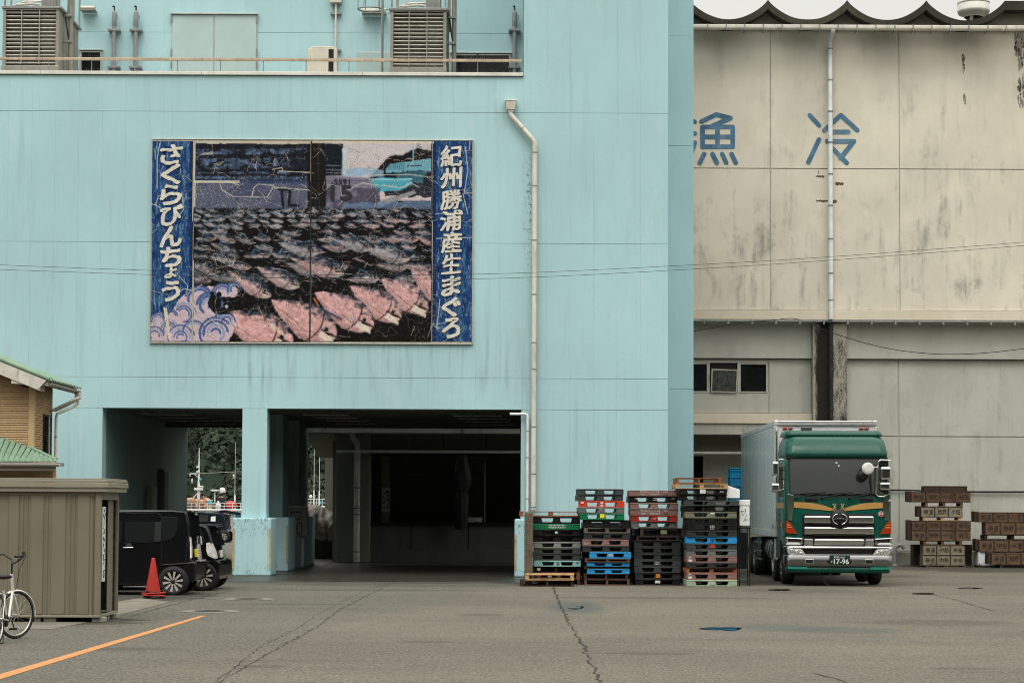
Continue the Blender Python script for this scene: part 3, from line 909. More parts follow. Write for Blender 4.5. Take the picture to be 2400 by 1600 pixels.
fish = [[(62, 832), (82, 840)], [(62, 912), (84, 922)], [(84, 985), (58, 1060)],
        [(130, 838), (232, 790)], [(232, 790), (330, 815)], [(330, 815), (205, 868)],
        [(137, 876), (137, 1012)], [(137, 876), (345, 876)], [(345, 876), (345, 1012)], [(137, 1012), (345, 1012)], [(137, 944), (345, 944)], [(240, 876), (240, 1012)],
        [(148, 1062), (118, 1122)], [(206, 1062), (236, 1122)], [(272, 1062), (300, 1122)], [(336, 1062), (366, 1122)]]
cold = [[(876, 796), (940, 866)], [(940, 962), (866, 1120)],
        [(975, 900), (1090, 795)], [(1090, 795), (1203, 898)], [(1040, 910), (1142, 910)],
        [(995, 974), (1180, 974)], [(1180, 974), (1088, 1090)], [(1020, 1010), (1130, 1124)]]
r_ = (P(1616, 300, YS) - P(1600, 300, YS)).x / 2.94
s1 = MB(); stroke_glyph(s1, px_lines(fish, YS), YS, r_)
s1.build('painted_character', M['signblue'], wh, label='large blue painted 漁 half hidden by the blue wing')
s2 = MB(); stroke_glyph(s2, px_lines(cold, YS), YS, r_)
s2.build('painted_character', M['signblue'], wh, label='large blue painted 冷 crossed by the white downpipe')
# spalled patches that bare rusty bars
M['spall'] = plain('spalled_rusty_concrete', (.12, .085, .055), .9, 0, .5, 14, .5)
for (x0, x1, y0, y1) in ((1912, 1932, 411, 416), (1958, 1977, 427, 434), (1913, 1941, 468, 473), (1947, 1961, 468, 476), (1918, 1920, 400, 408)):
    mb = MB()
    a, b = P(x0, y1, YC), P(x1, y0, YC)
    q = []
    for i in range(12):
        t = i / 11
        q.append((a.x + (b.x - a.x) * t, YC - .004, b.z + random.uniform(-.03, .01)))
    for i in range(12):
        t = 1 - i / 11
        q.append((a.x + (b.x - a.x) * t, YC - .004, a.z + random.uniform(-.02, .02)))
    mb.add(q, [tuple(range(24))])
    mb.build('spalled_patch', M['spall'], wh)
# black drip stains at the far right and a streak (mould films a millimetre proud)
N = Nodes('black_mould_film')
f1 = N.noise((9, 9, 4), 7, .75)
M['film'] = N.done(N.mix(N.ramp(f1, .42, .6), (.33, .30, .24), (.035, .034, .028)), .9)
def film(px0, px1, py0, py1, seed, Y=None, dens=1.0):
    rnd = random.Random(seed)
    mb = MB()
    Y = Y or YC
    for k in range(int(90 * dens)):
        x, y = rnd.uniform(px0, px1), py0 + (py1 - py0) * rnd.random() ** 1.3
        w, h = rnd.uniform(.8, 3.4), rnd.uniform(2, 13)
        c = P(x, y, Y)
        n_ = 7
        mb.add([(c.x + w / 74 * math.cos(2 * PI * i / n_) * rnd.uniform(.5, 1.1), Y - .003 - k * .00003, c.z + h / 74 * math.sin(2 * PI * i / n_) * rnd.uniform(.5, 1.1)) for i in range(n_)], [tuple(range(n_))[::-1]])
    mb.build('mould_film', M['film'], wh, kind='stuff')
film(2378, 2405, 82, 130, 1); film(2386, 2408, 130, 260, 2); film(2256, 2261, 134, 172, 3, dens=.2); film(2257, 2262, 225, 245, 4, dens=.12)
# ------------------------------------------------------------------ pipes, tank and cables on the cold store
def pipe_thing(name, label, cat, pts, r, m, bands=(), group=None, bm='galv', n=12):
    p0 = Vector(pts[0])
    t = thing(name, label, cat, (p0.x, p0.y, min(Vector(q).z for q in pts)), group)
    MB().tube(pts, r, n).build('pipe', M[m], t)
    for b in bands:
        b = Vector(b)
        MB().tube([b - Vector((0, 0, .022)), b + Vector((0, 0, .022))], r * 1.16, n).box(b.x - .02, b.x + .02, b.y + r, b.y + r + .14, b.z - .012, b.z + .012).build('pipe_clamp', M[bm], t)
    return t
xw, yw = PX(1946.5, YC - .18, 400), YC - .18
pipe_thing('downpipe', 'long white downpipe crossing the blue 冷 character', 'downpipe', [(xw, yw, PZ(748, yw, 1946)), (xw, yw, zgut - .32), (xw, yw - .1, zgut - .2), (xw, YR - .06, zgut - .08), (xw, YR - .05, zgut + .02)], .073, 'pipew',
           [(xw, yw, PZ(p, yw, 1946)) for p in (115, 188, 262, 334, 408, 482, 560, 640, 703)], 'downpipes on the walls')
yb = YL - .52
pipe_thing('downpipe', 'tar black lower downpipe on the mouldy pilaster', 'downpipe', [(xpipe, yb, .3), (xpipe, yb, PZ(748, yb, 1946))], .07, 'pipeblack',
           [(xpipe, yb, PZ(p, yb, 1946)) for p in (760, 850, 925)], 'downpipes on the walls', 'pipeblack')
cpx = PX(838, YD - .5)
pipe_thing('downpipe', 'pale downpipe on the concrete column inside the passage', 'downpipe',
           [(cpx, YD - .5, .02), (cpx, YD - .5, 3.72), (cpx - .03, YD - .5, 3.85), (cpx - .15, YD - .45, 4.0), (cpx - .17, YD - .42, 4.1), (cpx - .17, YD - .42, ZD + .1)], .10, 'pipe',
           [(cpx, YD - .5, z) for z in (.35, 1.55, 1.75, 2.4)], 'downpipes on the walls')
zp = PZ(1061, YL + .5, 1680)
pipe_thing('overhead_pipe', 'grey horizontal service pipe hung under the dock beam', 'pipe', [(PX(788, YL + .5), YL + .5, zp), (x_r - 9, YL + .5, zp)], .05, 'pipew')
for q in (1668.5, 1300, 980, 905):
    pass
tk = P(2282, 40, 67)
t = thing('roof_tank', 'pale round metal tank standing on the scalloped roof', 'tank', (tk.x, 67, tk.z - .05))
R_ = (PX(2320, 67) - PX(2245, 67)) / 2
MB().lathe([(R_ * .6, -.02), (R_ * .6, .03), (R_ * .93, .09), (R_, .16), (R_ * 1.02, .19), (R_, .22), (R_, 1.5), (0, 1.55)], (tk.x, 67, tk.z), 40).build('drum', M['cap'], t)
MB().lathe([(R_ * 1.005, .42), (R_ * 1.02, .44), (R_ * 1.005, .46)], (tk.x, 67, tk.z), 40).build('hoop', M['galv'], t)
for a in range(3):
    MB().box(tk.x - .05 + R_ * .5 * math.cos(a * 2.1), tk.x + .05 + R_ * .5 * math.cos(a * 2.1), 67 + R_ * .5 * math.sin(a * 2.1) - .05, 67 + R_ * .5 * math.sin(a * 2.1) + .05, tk.z - 1.2, tk.z - .02).build('leg', M['galv'], t)
def cable(label, pxs, Y, r, name='wall_cable', cat='cable', group=None, sag=True, m='cable'):
    pts = [P(x, y, Y if not isinstance(Y, (list, tuple)) else Y[i]) for i, (x, y) in enumerate(pxs)]
    out = []
    for i in range(len(pts) - 1):                      # Catmull-Rom through the points
        p0, p1, p2, p3 = pts[max(i - 1, 0)], pts[i], pts[i + 1], pts[min(i + 2, len(pts) - 1)]
        for k in range(8):
            t = k / 8
            out.append(.5 * ((2 * p1) + (p2 - p0) * t + (2 * p0 - 5 * p1 + 4 * p2 - p3) * t * t + (3 * p1 - p0 - 3 * p2 + p3) * t ** 3))
    out.append(pts[-1])
    o = MB().tube(out, r, 6).build(name, M[m])
    return tag(o, label, cat, group)
cable('thin black cable looping from the white downpipe foot to the right', [(1945, 752), (1905, 760), (1960, 783), (2060, 812), (2150, 826), (2230, 830), (2320, 826), (2440, 812)], YC - .5, .012)
cable('thin black cable rising from the blue wing to the ledge', [(1600, 781), (1660, 770), (1740, 756), (1800, 751), (1850, 746), (1875, 749)], YC - .4, .012)
cable('thick black hose clipped along the lower grey wall', [(2070, 1148), (2120, 1148), (2220, 1151), (2320, 1152), (2440, 1152)], YL - .08, .03, 'wall_hose', 'hose')
cable('upper of the two thin wires strung across the facade', [(-150, 615), (300, 632), (700, 643), (1140, 642), (1600, 622), (2000, 598), (2600, 552)], 46, .005, 'overhead_wire', 'wire', 'overhead wires')
cable('lower of the two thin wires strung across the facade', [(-150, 626), (300, 642), (700, 652), (1140, 653), (1600, 632), (2000, 606), (2600, 560)], 46.3, .005, 'overhead_wire', 'wire', 'overhead wires')
cable('thin black wire hanging inside the left passage', [(445, 998), (449, 1040), (452, 1082)], 75, .02, 'hanging_wire', 'wire')
# gooseneck vent pipe at the foot of the wall
gx = PX(2097, YL - .3, 1300)
pts = [(gx, YL - .3, 0), (gx, YL - .3, PZ(1290, YL - .3, 2097))]
r0 = (PX(2120, YL) - PX(2100, YL)) / 2 + .02
zc = pts[-1][2]
pts += [(gx + r0 - r0 * math.cos(a), YL - .3, zc + r0 * math.sin(a) * 1.15) for a in [PI * i / 10 for i in range(1, 10)]]
t = thing('gooseneck_vent', 'grey hooked vent pipe at the wall foot between truck and crates', 'vent pipe', (gx, YL - .3, 0))
MB().tube(pts, .062, 12).build('pipe', M['pipegrey'], t)
MB().lathe([(.10, 0), (.10, .04), (.07, .05)], (gx, YL - .3, .0), 16).build('flange', M['pipegrey'], t)
# ------------------------------------------------------------------ plant on the roof terrace
YT = 54.4
ZR = 12.5
# railing along the parapet
yr = YF - .02
t = thing('roof_railing', 'low tan rusty rail on thin posts along the blue parapet', 'railing', (0, yr, ZPAR))
zr0, zr1 = PZ(143.5, yr, 600), PZ(137, yr, 600)
ed = [XL] + [PX(p, yr, 140) for p in (100, 475, 855)] + [PX(1224, yr, 140)]
for a, b in zip(ed, ed[1:]):
    box('rail', M['rust'], t, a + .003, b - .003, yr - .03, yr + .03, zr0, zr1, .008)
for k in range(-9, 13):
    x = PX(14 + k * 100.5, yr, 150)
    if x < PX(1215, yr, 150):
        MB().tube([(x, yr, ZPAR + .04), (x, yr, zr0)], .012, 6).build('post', M['galv'], t)
mb = MB()
x = XL
while x < PX(1220, yr, 140):
    for z0, h in ((zr1, .14), (ZPAR + .045, .12)):
        dx, dy = random.uniform(-.03, .03), random.uniform(-.03, .03)
        mb.add([(x - .0022, yr, z0), (x + .0022, yr, z0), (x + dx, yr + dy, z0 + h * random.uniform(.7, 1.1))], [(0, 1, 2)])
    x += .055
mb.build('bird_spikes', M['galv'], t, kind='stuff')
# two identical cooling towers
def cooling_tower():
    t = thing('cooling_tower', 'x', 'cooling tower', (0, 0, 0), 'cooling towers on the roof')
    W, D, H = 1.53, 2.45, PZ(22, YT, 100) - ZR
    zl0, zl1 = PZ(152, YT, 100) - ZR, PZ(25, YT, 100) - ZR
    b = lambda n, m, *q, bv=.01: box(n, M[m], t, *q, bv)
    b('side_panel', 'tower', 0, .03, 0, D, 0, H); b('side_panel', 'tower', W - .03, W, 0, D, 0, H)
    b('back_panel', 'tower', .031, W - .031, D - .03, D, 0, H)
    for k in range(1, 5):                                    # ribs of the side casing
        for sx in (-.012, W + .001):
            b('casing_rib', 'tower', sx, sx + .011, D * k / 5 - .02, D * k / 5 + .02, .05, H - .1, bv=.003)
    b('corner_post', 'tower', -.005, .085, -.03, -.001, 0, zl1); b('corner_post', 'tower', W - .085, W + .005, -.03, -.001, 0, zl1)
    b('header', 'tower', -.005, W + .005, -.05, .03, zl1 + .003, H, bv=.03)
    b('basin', 'tower', -.02, W + .02, -.08, D + .02, 0, zl0 - .03, bv=.02)
    b('top_deck', 'galv', -.04, W + .08, -.07, D + .05, H + .003, H + .07)
    b('fill', 'fill', .09, W - .09, .28, .34, zl0, zl1, bv=0)
    n = 14
    for k in range(n):
        z = zl0 + (zl1 - zl0) * (k + .35) / n
        mb = MB(); mb.M = Matrix.Translation((0, .02, z)) @ Matrix.Rotation(rad(-28), 4, 'X')
        mb.box(.087, W - .087, -.03, .03, -.006, .03).build('slat', M['slat'], t, .008)
    for x in (W * .335, W * .655):
        b('mullion', 'slat', x - .012, x + .012, -.045, -.012, zl0, zl1, bv=.003)
    mb = MB()
    for k in range(40):                                      # fill edges glimpsed behind the louvres
        x = W * .67 + k * .0115
        if x < W - .1: mb.box(x, x + .005, .22, .27, zl0, zl1)
    mb.build('fill_edge', M['slat'], t, kind='stuff')
    # fan guard posts, motor and pipework above
    for x, y in ((.03, .05), (W - .03, .05), (W + .02, 1.0), (W + .02, 1.7), (W + .02, D), (.03, D), (.2, .05), (W - .2, .05)):
        b('guard_post', 'galv', x - .022, x + .022, y - .022, y + .022, H + .07, H + 1.2, bv=.003)
    b('motor_housing', 'galv', .95, 1.36, .35, .9, H + .12, H + .75, bv=.03)
    MB().tube([(.3, .2, H + .16), (.72, .15, H + .19), (.9, .3, H + .2)], .035, 10).build('pipe', M['pipe'], t)
    MB().tube([(.15, .45, H + .2), (.5, .4, H + .3), (1.0, .4, H + .32)], .03, 10).build('pipe', M['pipe'], t)
    MB().tube([(.42, .2, H + .08), (.42, .2, H + .34)], .02, 8).build('pipe', M['pipe'], t)
    b('cross_beam', 'galv', .25, .8, .4, .5, H + .08, H + .16)
    MB().tube([(.05, .06, H + .34), (W - .05, .06, H + .34)], .015, 6).build('guard_rail', M['galv'], t)
    # riser pipe with brackets on the right
    px = W + .2
    MB().tube([(px, .55, .0), (px, .55, H + 1.3)], .065, 12).build('riser_pipe', M['tower'], t)
    for z in (H - .06, H - .78):
        b('pipe_bracket', 'galv', W + .003, px + .05, .45, .54, z - .035, z + .035)
    MB().tube([(W + .06, .5, H - .1), (W + .16, .5, H - .75)], .02, 6).build('brace', M['pipeblack'], t)
    return t
tA = cooling_tower()
tA.location = (PX(7, YT, 90), YT, ZR)
tA['label'] = 'grey louvred cooling tower at the far left end of the terrace'
tB = copy_tree(tA, 'grey louvred cooling tower between the AC unit and stair tower', (PX(915, YT, 90), YT, ZR))
box('warning_notice', M['pipew'], tA, tA.location.x + 1.534, tA.location.x + 1.54, YT + 1.1, YT + 1.45, ZR + .2, ZR + .95)
# caged ladder beside the second tower
lx, ly = PX(893, YT, 80), YT + .35
t = thing('caged_ladder', 'grey steel ladder with safety hoop beside the right cooling tower', 'ladder', (lx, ly, ZR))
for dx in (0, .38):
    MB().box(lx + dx - .02, lx + dx + .02, ly - .03, ly + .03, ZR, ZR + 3.4).build('rail', M['galv'], t, .004)
    break
MB().box(lx - .02, lx + .02, ly + .37, ly + .43, ZR, ZR + 3.4).build('rail', M['galv'], t, .004)
for k in range(11):
    MB().tube([(lx, ly, ZR + .25 + .29 * k), (lx, ly + .4, ZR + .25 + .29 * k)], .012, 6).build('rung', M['galv'], t)
zh = PZ(18, ly, 870)
hoop = [(lx - .02 - .33 + .33 * math.cos(a) - .0, ly + .2 + .34 * math.sin(a), zh + .02 * math.sin(a)) for a in [2 * PI * i / 28 for i in range(28)]]
MB().tube(hoop, .022, 6, closed=True).build('safety_hoop', M['galv'], t)
for i in (3, 9, 14, 19, 25):
    MB().tube([hoop[i], (hoop[i][0], hoop[i][1], zh + 1.2)], .014, 6).build('hoop_bar', M['galv'], t)
for py in (23, 33):
    z = PZ(py, ly, 900)
    MB().tube([(lx, ly, z), (lx + .3, ly, z)], .012, 6).build('tie_bar', M['galv'], t)
# steam vents
def vent(px, ztop_px, label):
    x = PX(px, YU - .18, 100); y = YU - .18
    zt_ = PZ(ztop_px, y, px)
    t = thing('vent_stack', label, 'vent pipe', (x, y, ZR), 'vent stacks on the terrace wall')
    zm = PZ(62, y, px)
    MB().tube([(x, y, ZR), (x, y, zm)], .062, 14).build('pipe', M['pipegrey'], t)
    MB().lathe([(.062, 0), (.072, .02), (.072, .38), (.055, .43), (.03, .45)], (x, y, zm), 16).build('silencer', M['pipegrey'], t)
    MB().tube([(x, y, zm + .45), (x, y, zm + .55), (x - .03, y, zm + .6)], .022, 8).box(x - .06, x + .02, y - .02, y + .02, zm + .56, zm + .585).build('tap', M['black'], t)
    pts = [(x + .06, y, zm + .2)] + [(x + .06 + .05 * math.sin(a), y, zm + .26 - .07 * math.cos(a)) for a in (.6, 1.4, 2.2)] + [(x + .06, y, zm + .33)]
    MB().tube(pts, .012, 6).build('side_tube', M['pipegrey'], t)
    for py, h in ((71.5, .06), (158.5, .06)):
        z = PZ(py, y, px)
        box('bracket', M['pipegrey'], t, x - .175, x + .175, y - .08, y + .17, z - h / 2, z + h / 2, .006)
    return t
vent(267, 20, 'grey vent stack left of the steel door, nearest the small window')
vent(318, 20, 'grey vent stack left of the steel door, nearest the door')
vent(1206, 27, 'grey vent stack in the corner against the stair tower')
# conduit with box
x, y = PX(787, YU - .12, 60), YU - .12
t = thing('conduit_drop', 'cream conduit dropping from a box down to the AC unit', 'conduit', (x, y, ZR))
MB().tube([(x, y, ZR), (x, y, PZ(8, y, 787))], .03, 10).build('conduit', M['pipe'], t)
box('junction_box', M['acw'], t, x - .17, x + .17, y - .1, y + .1, PZ(8, y, 787), PZ(8, y, 787) + .35, .012)
box('bracket', M['galv'], t, x - .16, x + .16, y - .01, y + .1, PZ(34, y, 787), PZ(30, y, 787))
box('bracket', M['galv'], t, x - .05, x + .16, y - .01, y + .1, PZ(120, y, 787), PZ(116, y, 787))
# air-conditioning outdoor unit
ya = 54.6
x0, x1 = PX(722, ya, 130), PX(790, ya, 130)
z0, z1 = ZR, PZ(114, ya, 755)
t = thing('ac_outdoor_unit', 'cream outdoor air conditioning unit with dark grille behind the rail', 'AC unit', (x0, ya, ZR))
MB().box(x0, x1, ya, ya + .36, z0, z1).build('casing', M['acw'], t, .015)
MB().prism([(x0 + .04, z1 + .002), (x0 + .1, z1 + .06), (x1 - .1, z1 + .07), (x1 - .02, z1 + .002)], ya + .02, ya + .34).build('cover', M['acw'], t, .02)
xg0, xg1 = PX(770, ya, 130), PX(782, ya, 130)
MB().box(xg0, xg1, ya - .004, ya - .001, z0 + .02, z1 - .02).build('grille_recess', M['dark'], t)
for k in range(3):
    MB().box(xg0, xg1, ya - .012, ya - .005, z0 + .2 + .2 * k, z0 + .212 + .2 * k).build('grille_bar', M['acw'], t)
for k in range(12):
    MB().box(x1 + .001, x1 + .012, ya + .03, ya + .33, z0 + .05 + k * .055, z0 + .075 + k * .055).build('fin', M['alu'], t)
# exhaust stub ducts on the wall
for (px0, px1, py, lab) in ((188, 224, 18.5, 'cream stub duct on the wall behind the left cooling tower'), (848, 905, 25, 'cream stub duct on the wall behind the ladder hoop')):
    a, b = P(px0, py, YU - .3), P(px1, py, YU - .3)
    t = thing('wall_duct', lab, 'duct', (a.x, YU - .3, a.z), 'stub ducts on the terrace wall')
    MB().tube([(a.x, YU - .3, a.z), (b.x, YU - .3, a.z)], .055, 12).build('duct', M['pipe'], t)
    box('duct_tray', M['galv'], t, a.x, b.x, YU - .36, YU - .02, a.z - .085, a.z - .06)
# ------------------------------------------------------------------ downpipes on the blue face
hx, hy = PX(1197, YF - .12, 250), YF - .14
zt_ = PZ(236, hy, 1197)
t = thing('hopper_downpipe', 'cream rainwater hopper with cranked downpipe on the blue wall', 'downpipe', (hx, hy, 1.0), 'downpipes on the walls')
mb = MB()
def frus(z0, z1, a0, a1, d0, d1):
    mb.prism([(hx - a0, hy - d0), (hx + a0, hy - d0), (hx + a0, hy + d0), (hx - a0, hy + d0)], z0, z1, 'z', [(hx - a1, hy - d1), (hx + a1, hy - d1), (hx + a1, hy + d1), (hx - a1, hy + d1)])
frus(zt_ - .03, zt_, .155, .155, .125, .125)
frus(zt_ - .25, zt_ - .031, .105, .142, .095, .115)
frus(zt_ - .32, zt_ - .251, .065, .085, .06, .08)
mb.build('hopper', M['pipe'], t, .008)
xp = PX(1252, hy, 700)
za_, zb_ = PZ(268, hy, 1197), PZ(330, hy, 1252)
pts = [(hx, hy, zt_ - .3), (hx, hy, za_ + .02), (hx + .04, hy, za_ - .06), (xp - .06, hy, zb_ + .03), (xp, hy, zb_ - .06), (xp, hy, PZ(1194, hy, 1252))]
MB().tube(pts, .062, 16).build('pipe', M['pipe'], t)
for py in (358, 436, 563, 690, 803, 865, 1000, 1110, 1188):
    z = PZ(py, hy, 1252)
    MB().tube([(xp, hy, z - .015), (xp, hy, z + .015)], .068, 16).box(xp - .015, xp + .015, hy + .05, YF, z - .01, z + .01).build('pipe_clamp', M['galv'], t)
q = Vector(pts[2]).lerp(Vector(pts[3]), .5)
dd = (Vector(pts[3]) - Vector(pts[2])).normalized()
MB().tube([q - dd * .02, q + dd * .02], .070, 16).build('pipe_clamp', M['rust'], t)
sx, sy = PX(1236.5, YF - .09, 1050), YF - .1
zs = PZ(970, sy, 1236)
t = thing('drain_pipe', 'thin white drain pipe bending over the right passage opening', 'drain pipe', (sx, sy, 1.0), 'downpipes on the walls')
pts = [(PX(1195, sy, 970), sy, zs), (sx - .07, sy, zs), (sx - .02, sy, zs - .02), (sx, sy, zs - .07), (sx, sy, PZ(1200, sy, 1236))]
MB().tube(pts, .036, 12).build('pipe', M['pipew'], t)
for py in (1010, 1072, 1168):
    z = PZ(py, sy, 1236)
    MB().tube([(sx, sy, z - .012), (sx, sy, z + .012)], .042, 12).box(sx - .012, sx + .012, sy + .03, YF, z - .008, z + .008).build('pipe_clamp', M['galv'], t)
# ------------------------------------------------------------------ printed picture panel: flat print, painted cell by cell on fine grids
S = 1.5                                       # picture pixels per cell
U0, U1, V0, V1 = 353.0, 1107.5, 331.0, 800.0
NW, NH = int((U1 - U0) / S), int((V1 - V0) / S)
uu, vv = np.meshgrid(U0 + (np.arange(NW) + .5) * S, V0 + (np.arange(NH) + .5) * S)
img = np.zeros((NH, NW, 3))
def srgb(*c): return np.array(c, float)
def vnoise(scale_u, scale_v, seed, octv=4, u=None, v=None):
    r = np.random.default_rng(seed)
    u = uu if u is None else u; v = vv if v is None else v
    out, amp, tot = 0., 1., 0.
    for o in range(octv):
        g = r.random((64, 64))
        x, y = u / scale_u * 2 ** o + 7.3 * o, v / scale_v * 2 ** o + 3.1 * o
        xi, yi = np.floor(x).astype(int), np.floor(y).astype(int)
        fx, fy = x - xi, y - yi
        fx, fy = fx * fx * (3 - 2 * fx), fy * fy * (3 - 2 * fy)
        a = g[yi % 64, xi % 64] * (1 - fx) + g[yi % 64, (xi + 1) % 64] * fx
        b = g[(yi + 1) % 64, xi % 64] * (1 - fx) + g[(yi + 1) % 64, (xi + 1) % 64] * fx
        out = out + amp * (a * (1 - fy) + b * fy); tot += amp; amp *= .55
    return out / tot
def blend(mask, col, a=1.0):
    k = (np.clip(mask, 0, 1) * a)[..., None]
    img[:] = img * (1 - k) + np.asarray(col, float) * k
def poly(pts, col, a=1.0, soft=1.2, wob=0, seed=0):
    p = np.array(pts, float)
    u, v = uu, vv
    if wob:
        u = uu + (vnoise(14, 14, seed + 50) - .5) * wob; v = vv + (vnoise(14, 14, seed + 51) - .5) * wob
    ins = np.zeros_like(uu, bool)
    dmin = np.full_like(uu, 1e9)
    for (x0, y0), (x1, y1) in zip(p, np.roll(p, -1, 0)):
        c = ((y0 <= v) & (v < y1)) | ((y1 <= v) & (v < y0))
        xx = x0 + (v - y0) / (y1 - y0 + 1e-9) * (x1 - x0)
        ins ^= c & (u < xx)
        dx, dy = x1 - x0, y1 - y0
        t = np.clip(((u - x0) * dx + (v - y0) * dy) / (dx * dx + dy * dy + 1e-9), 0, 1)
        dmin = np.minimum(dmin, np.hypot(u - x0 - t * dx, v - y0 - t * dy))
    sd_ = np.where(ins, dmin, -dmin)
    blend(np.clip(sd_ / soft + .5, 0, 1), col, a)
def line(pts, w, col, a=1.0):
    p = np.array(pts, float)
    lo, hi = p.min(0) - w - 3, p.max(0) + w + 3
    i0, i1 = max(0, int((lo[0] - U0) / S)), min(NW, int((hi[0] - U0) / S) + 1)
    j0, j1 = max(0, int((lo[1] - V0) / S)), min(NH, int((hi[1] - V0) / S) + 1)
    if i1 <= i0 or j1 <= j0: return
    u, v = uu[j0:j1, i0:i1], vv[j0:j1, i0:i1]
    d = np.full(u.shape, 1e9)
    for (x0, y0), (x1, y1) in zip(p, p[1:]):
        dx, dy = x1 - x0, y1 - y0
        t = np.clip(((u - x0) * dx + (v - y0) * dy) / (dx * dx + dy * dy + 1e-9), 0, 1)
        d = np.minimum(d, np.hypot(u - x0 - t * dx, v - y0 - t * dy))
    k = (np.clip((w / 2 - d) / 1.0 + .5, 0, 1) * a)[..., None]
    sub = img[j0:j1, i0:i1]
    sub[:] = sub * (1 - k) + np.asarray(col, float) * k
R6 = random.Random(66)
n_a, n_b, n_c = vnoise(9, 7, 1), vnoise(40, 30, 2), vnoise(4, 3.2, 3)
img[:] = srgb(20, 19, 18) + ((n_c - .5) * 34)[..., None]
# sky and hill
poly([(756, 331), (1016, 331), (1016, 470), (756, 470)], (203, 196, 198))
blend(np.clip((vv - 350) / 90, 0, 1) * (uu > 770) * (vv < 470), (216, 196, 197), .7)
poly([(868, 412), (885, 395), (905, 372), (925, 362), (945, 366), (962, 352), (985, 349), (1018, 356), (1018, 420), (868, 420)], (26, 24, 25), wob=8)
poly([(904, 396), (912, 384), (1018, 370), (1018, 402), (940, 404), (904, 410)], (118, 172, 186), wob=3)
for k in range(8): line([(912 + k * 5, 386 - k * .7), (910 + k * 5, 398)], 1.4, (30, 60, 80), .8)
line([(968, 346), (968, 384)], 3.5, (120, 190, 205))
for k in range(5): line([(955 + k * 7, 388), (959 + k * 7, 388)], 3, (30, 50, 70), .8)
poly([(800, 398), (860, 392), (900, 400), (900, 414), (800, 414)], (150, 180, 205), .8, wob=8)
poly([(900, 404), (1018, 400), (1018, 460), (900, 460)], (26, 34, 46), .9, wob=14)
poly([(930, 405), (1000, 402), (990, 428), (930, 425)], (96, 170, 190), .55, wob=16)
poly([(864, 420), (890, 415), (960, 418), (968, 432), (935, 447), (884, 449)], (88, 168, 186), wob=4)
line([(866, 420), (930, 422), (966, 419)], 2.5, (190, 226, 230))
# ships' hulls
poly([(452, 336), (726, 336), (726, 420), (452, 420)], (70, 84, 106))
blend((vnoise(16, 8, 9) > .56) * (uu < 726) * (vv < 424), (26, 28, 34), .8)
blend((vnoise(11, 9, 10) > .60) * (uu < 726) * (vv < 424), (120, 146, 182), .6)
for v0, h in ((338, 12), (364, 8), (397, 7), (409, 5)): poly([(452, v0), (726, v0 - 3), (726, v0 + h - 3), (452, v0 + h)], (20, 20, 24), .75, wob=5, seed=v0)
for k in range(13): line([(470 + k * 20, 340), (470 + k * 20 + 4, 420)], 2, (24, 26, 32), .55)
poly([(680, 352), (724, 352), (724, 412), (680, 412)], (24, 28, 40), .8, wob=6)
line([(626 + 13 * math.cos(a), 372 + 14 * math.sin(a)) for a in np.linspace(0, 6.3, 30)], 6.5, (22, 22, 26))
poly([(452, 421), (726, 421), (726, 430), (452, 430)], (62, 76, 106))
poly([(456, 430), (726, 430), (726, 488), (456, 488)], (98, 103, 122))
blend((uu < 726) * (vv > 428) * (vv < 490) * np.clip((n_b - .42) * 5, 0, 1), (70, 76, 104), .6)
poly([(763, 412), (866, 418), (900, 484), (763, 492)], (128, 125, 142), wob=3)
blend((uu > 763) * (uu < 890) * (vv > 440) * (vv < 490) * np.clip((n_b - .45) * 6, 0, 1), (70, 66, 84), .7)
poly([(762, 338), (802, 338), (804, 412), (762, 412)], (26, 32, 40), wob=3)
poly([(800, 350), (810, 350), (812, 412), (800, 412)], (188, 206, 214), .85, wob=6)
for v0 in (388, 398, 405): line([(762, v0), (804, v0 + 1)], 2, (150, 160, 175), .8)
poly([(722, 331), (762, 331), (764, 500), (722, 500)], (30, 26, 24), wob=4)
line([(744, 335), (748, 490)], 3, (80, 62, 46), .5)
# dark lettering strokes on the left hull
line([(652, 444), (686, 444)], 5, (28, 26, 32)); line([(660, 444), (664, 486)], 6, (28, 26, 32)); line([(680, 446), (678, 480), (700, 482)], 6, (28, 26, 32))
# quayside, bow line of the pier
poly([(882, 474), (968, 446), (976, 452), (890, 486)], (150, 150, 152), wob=4)
poly([(800, 478), (1018, 468), (1018, 488), (800, 492)], (110, 136, 166), .8, wob=14)
blend((vv > 484) * (vv < 500) * (n_c > .5), (80, 88, 104), .6)
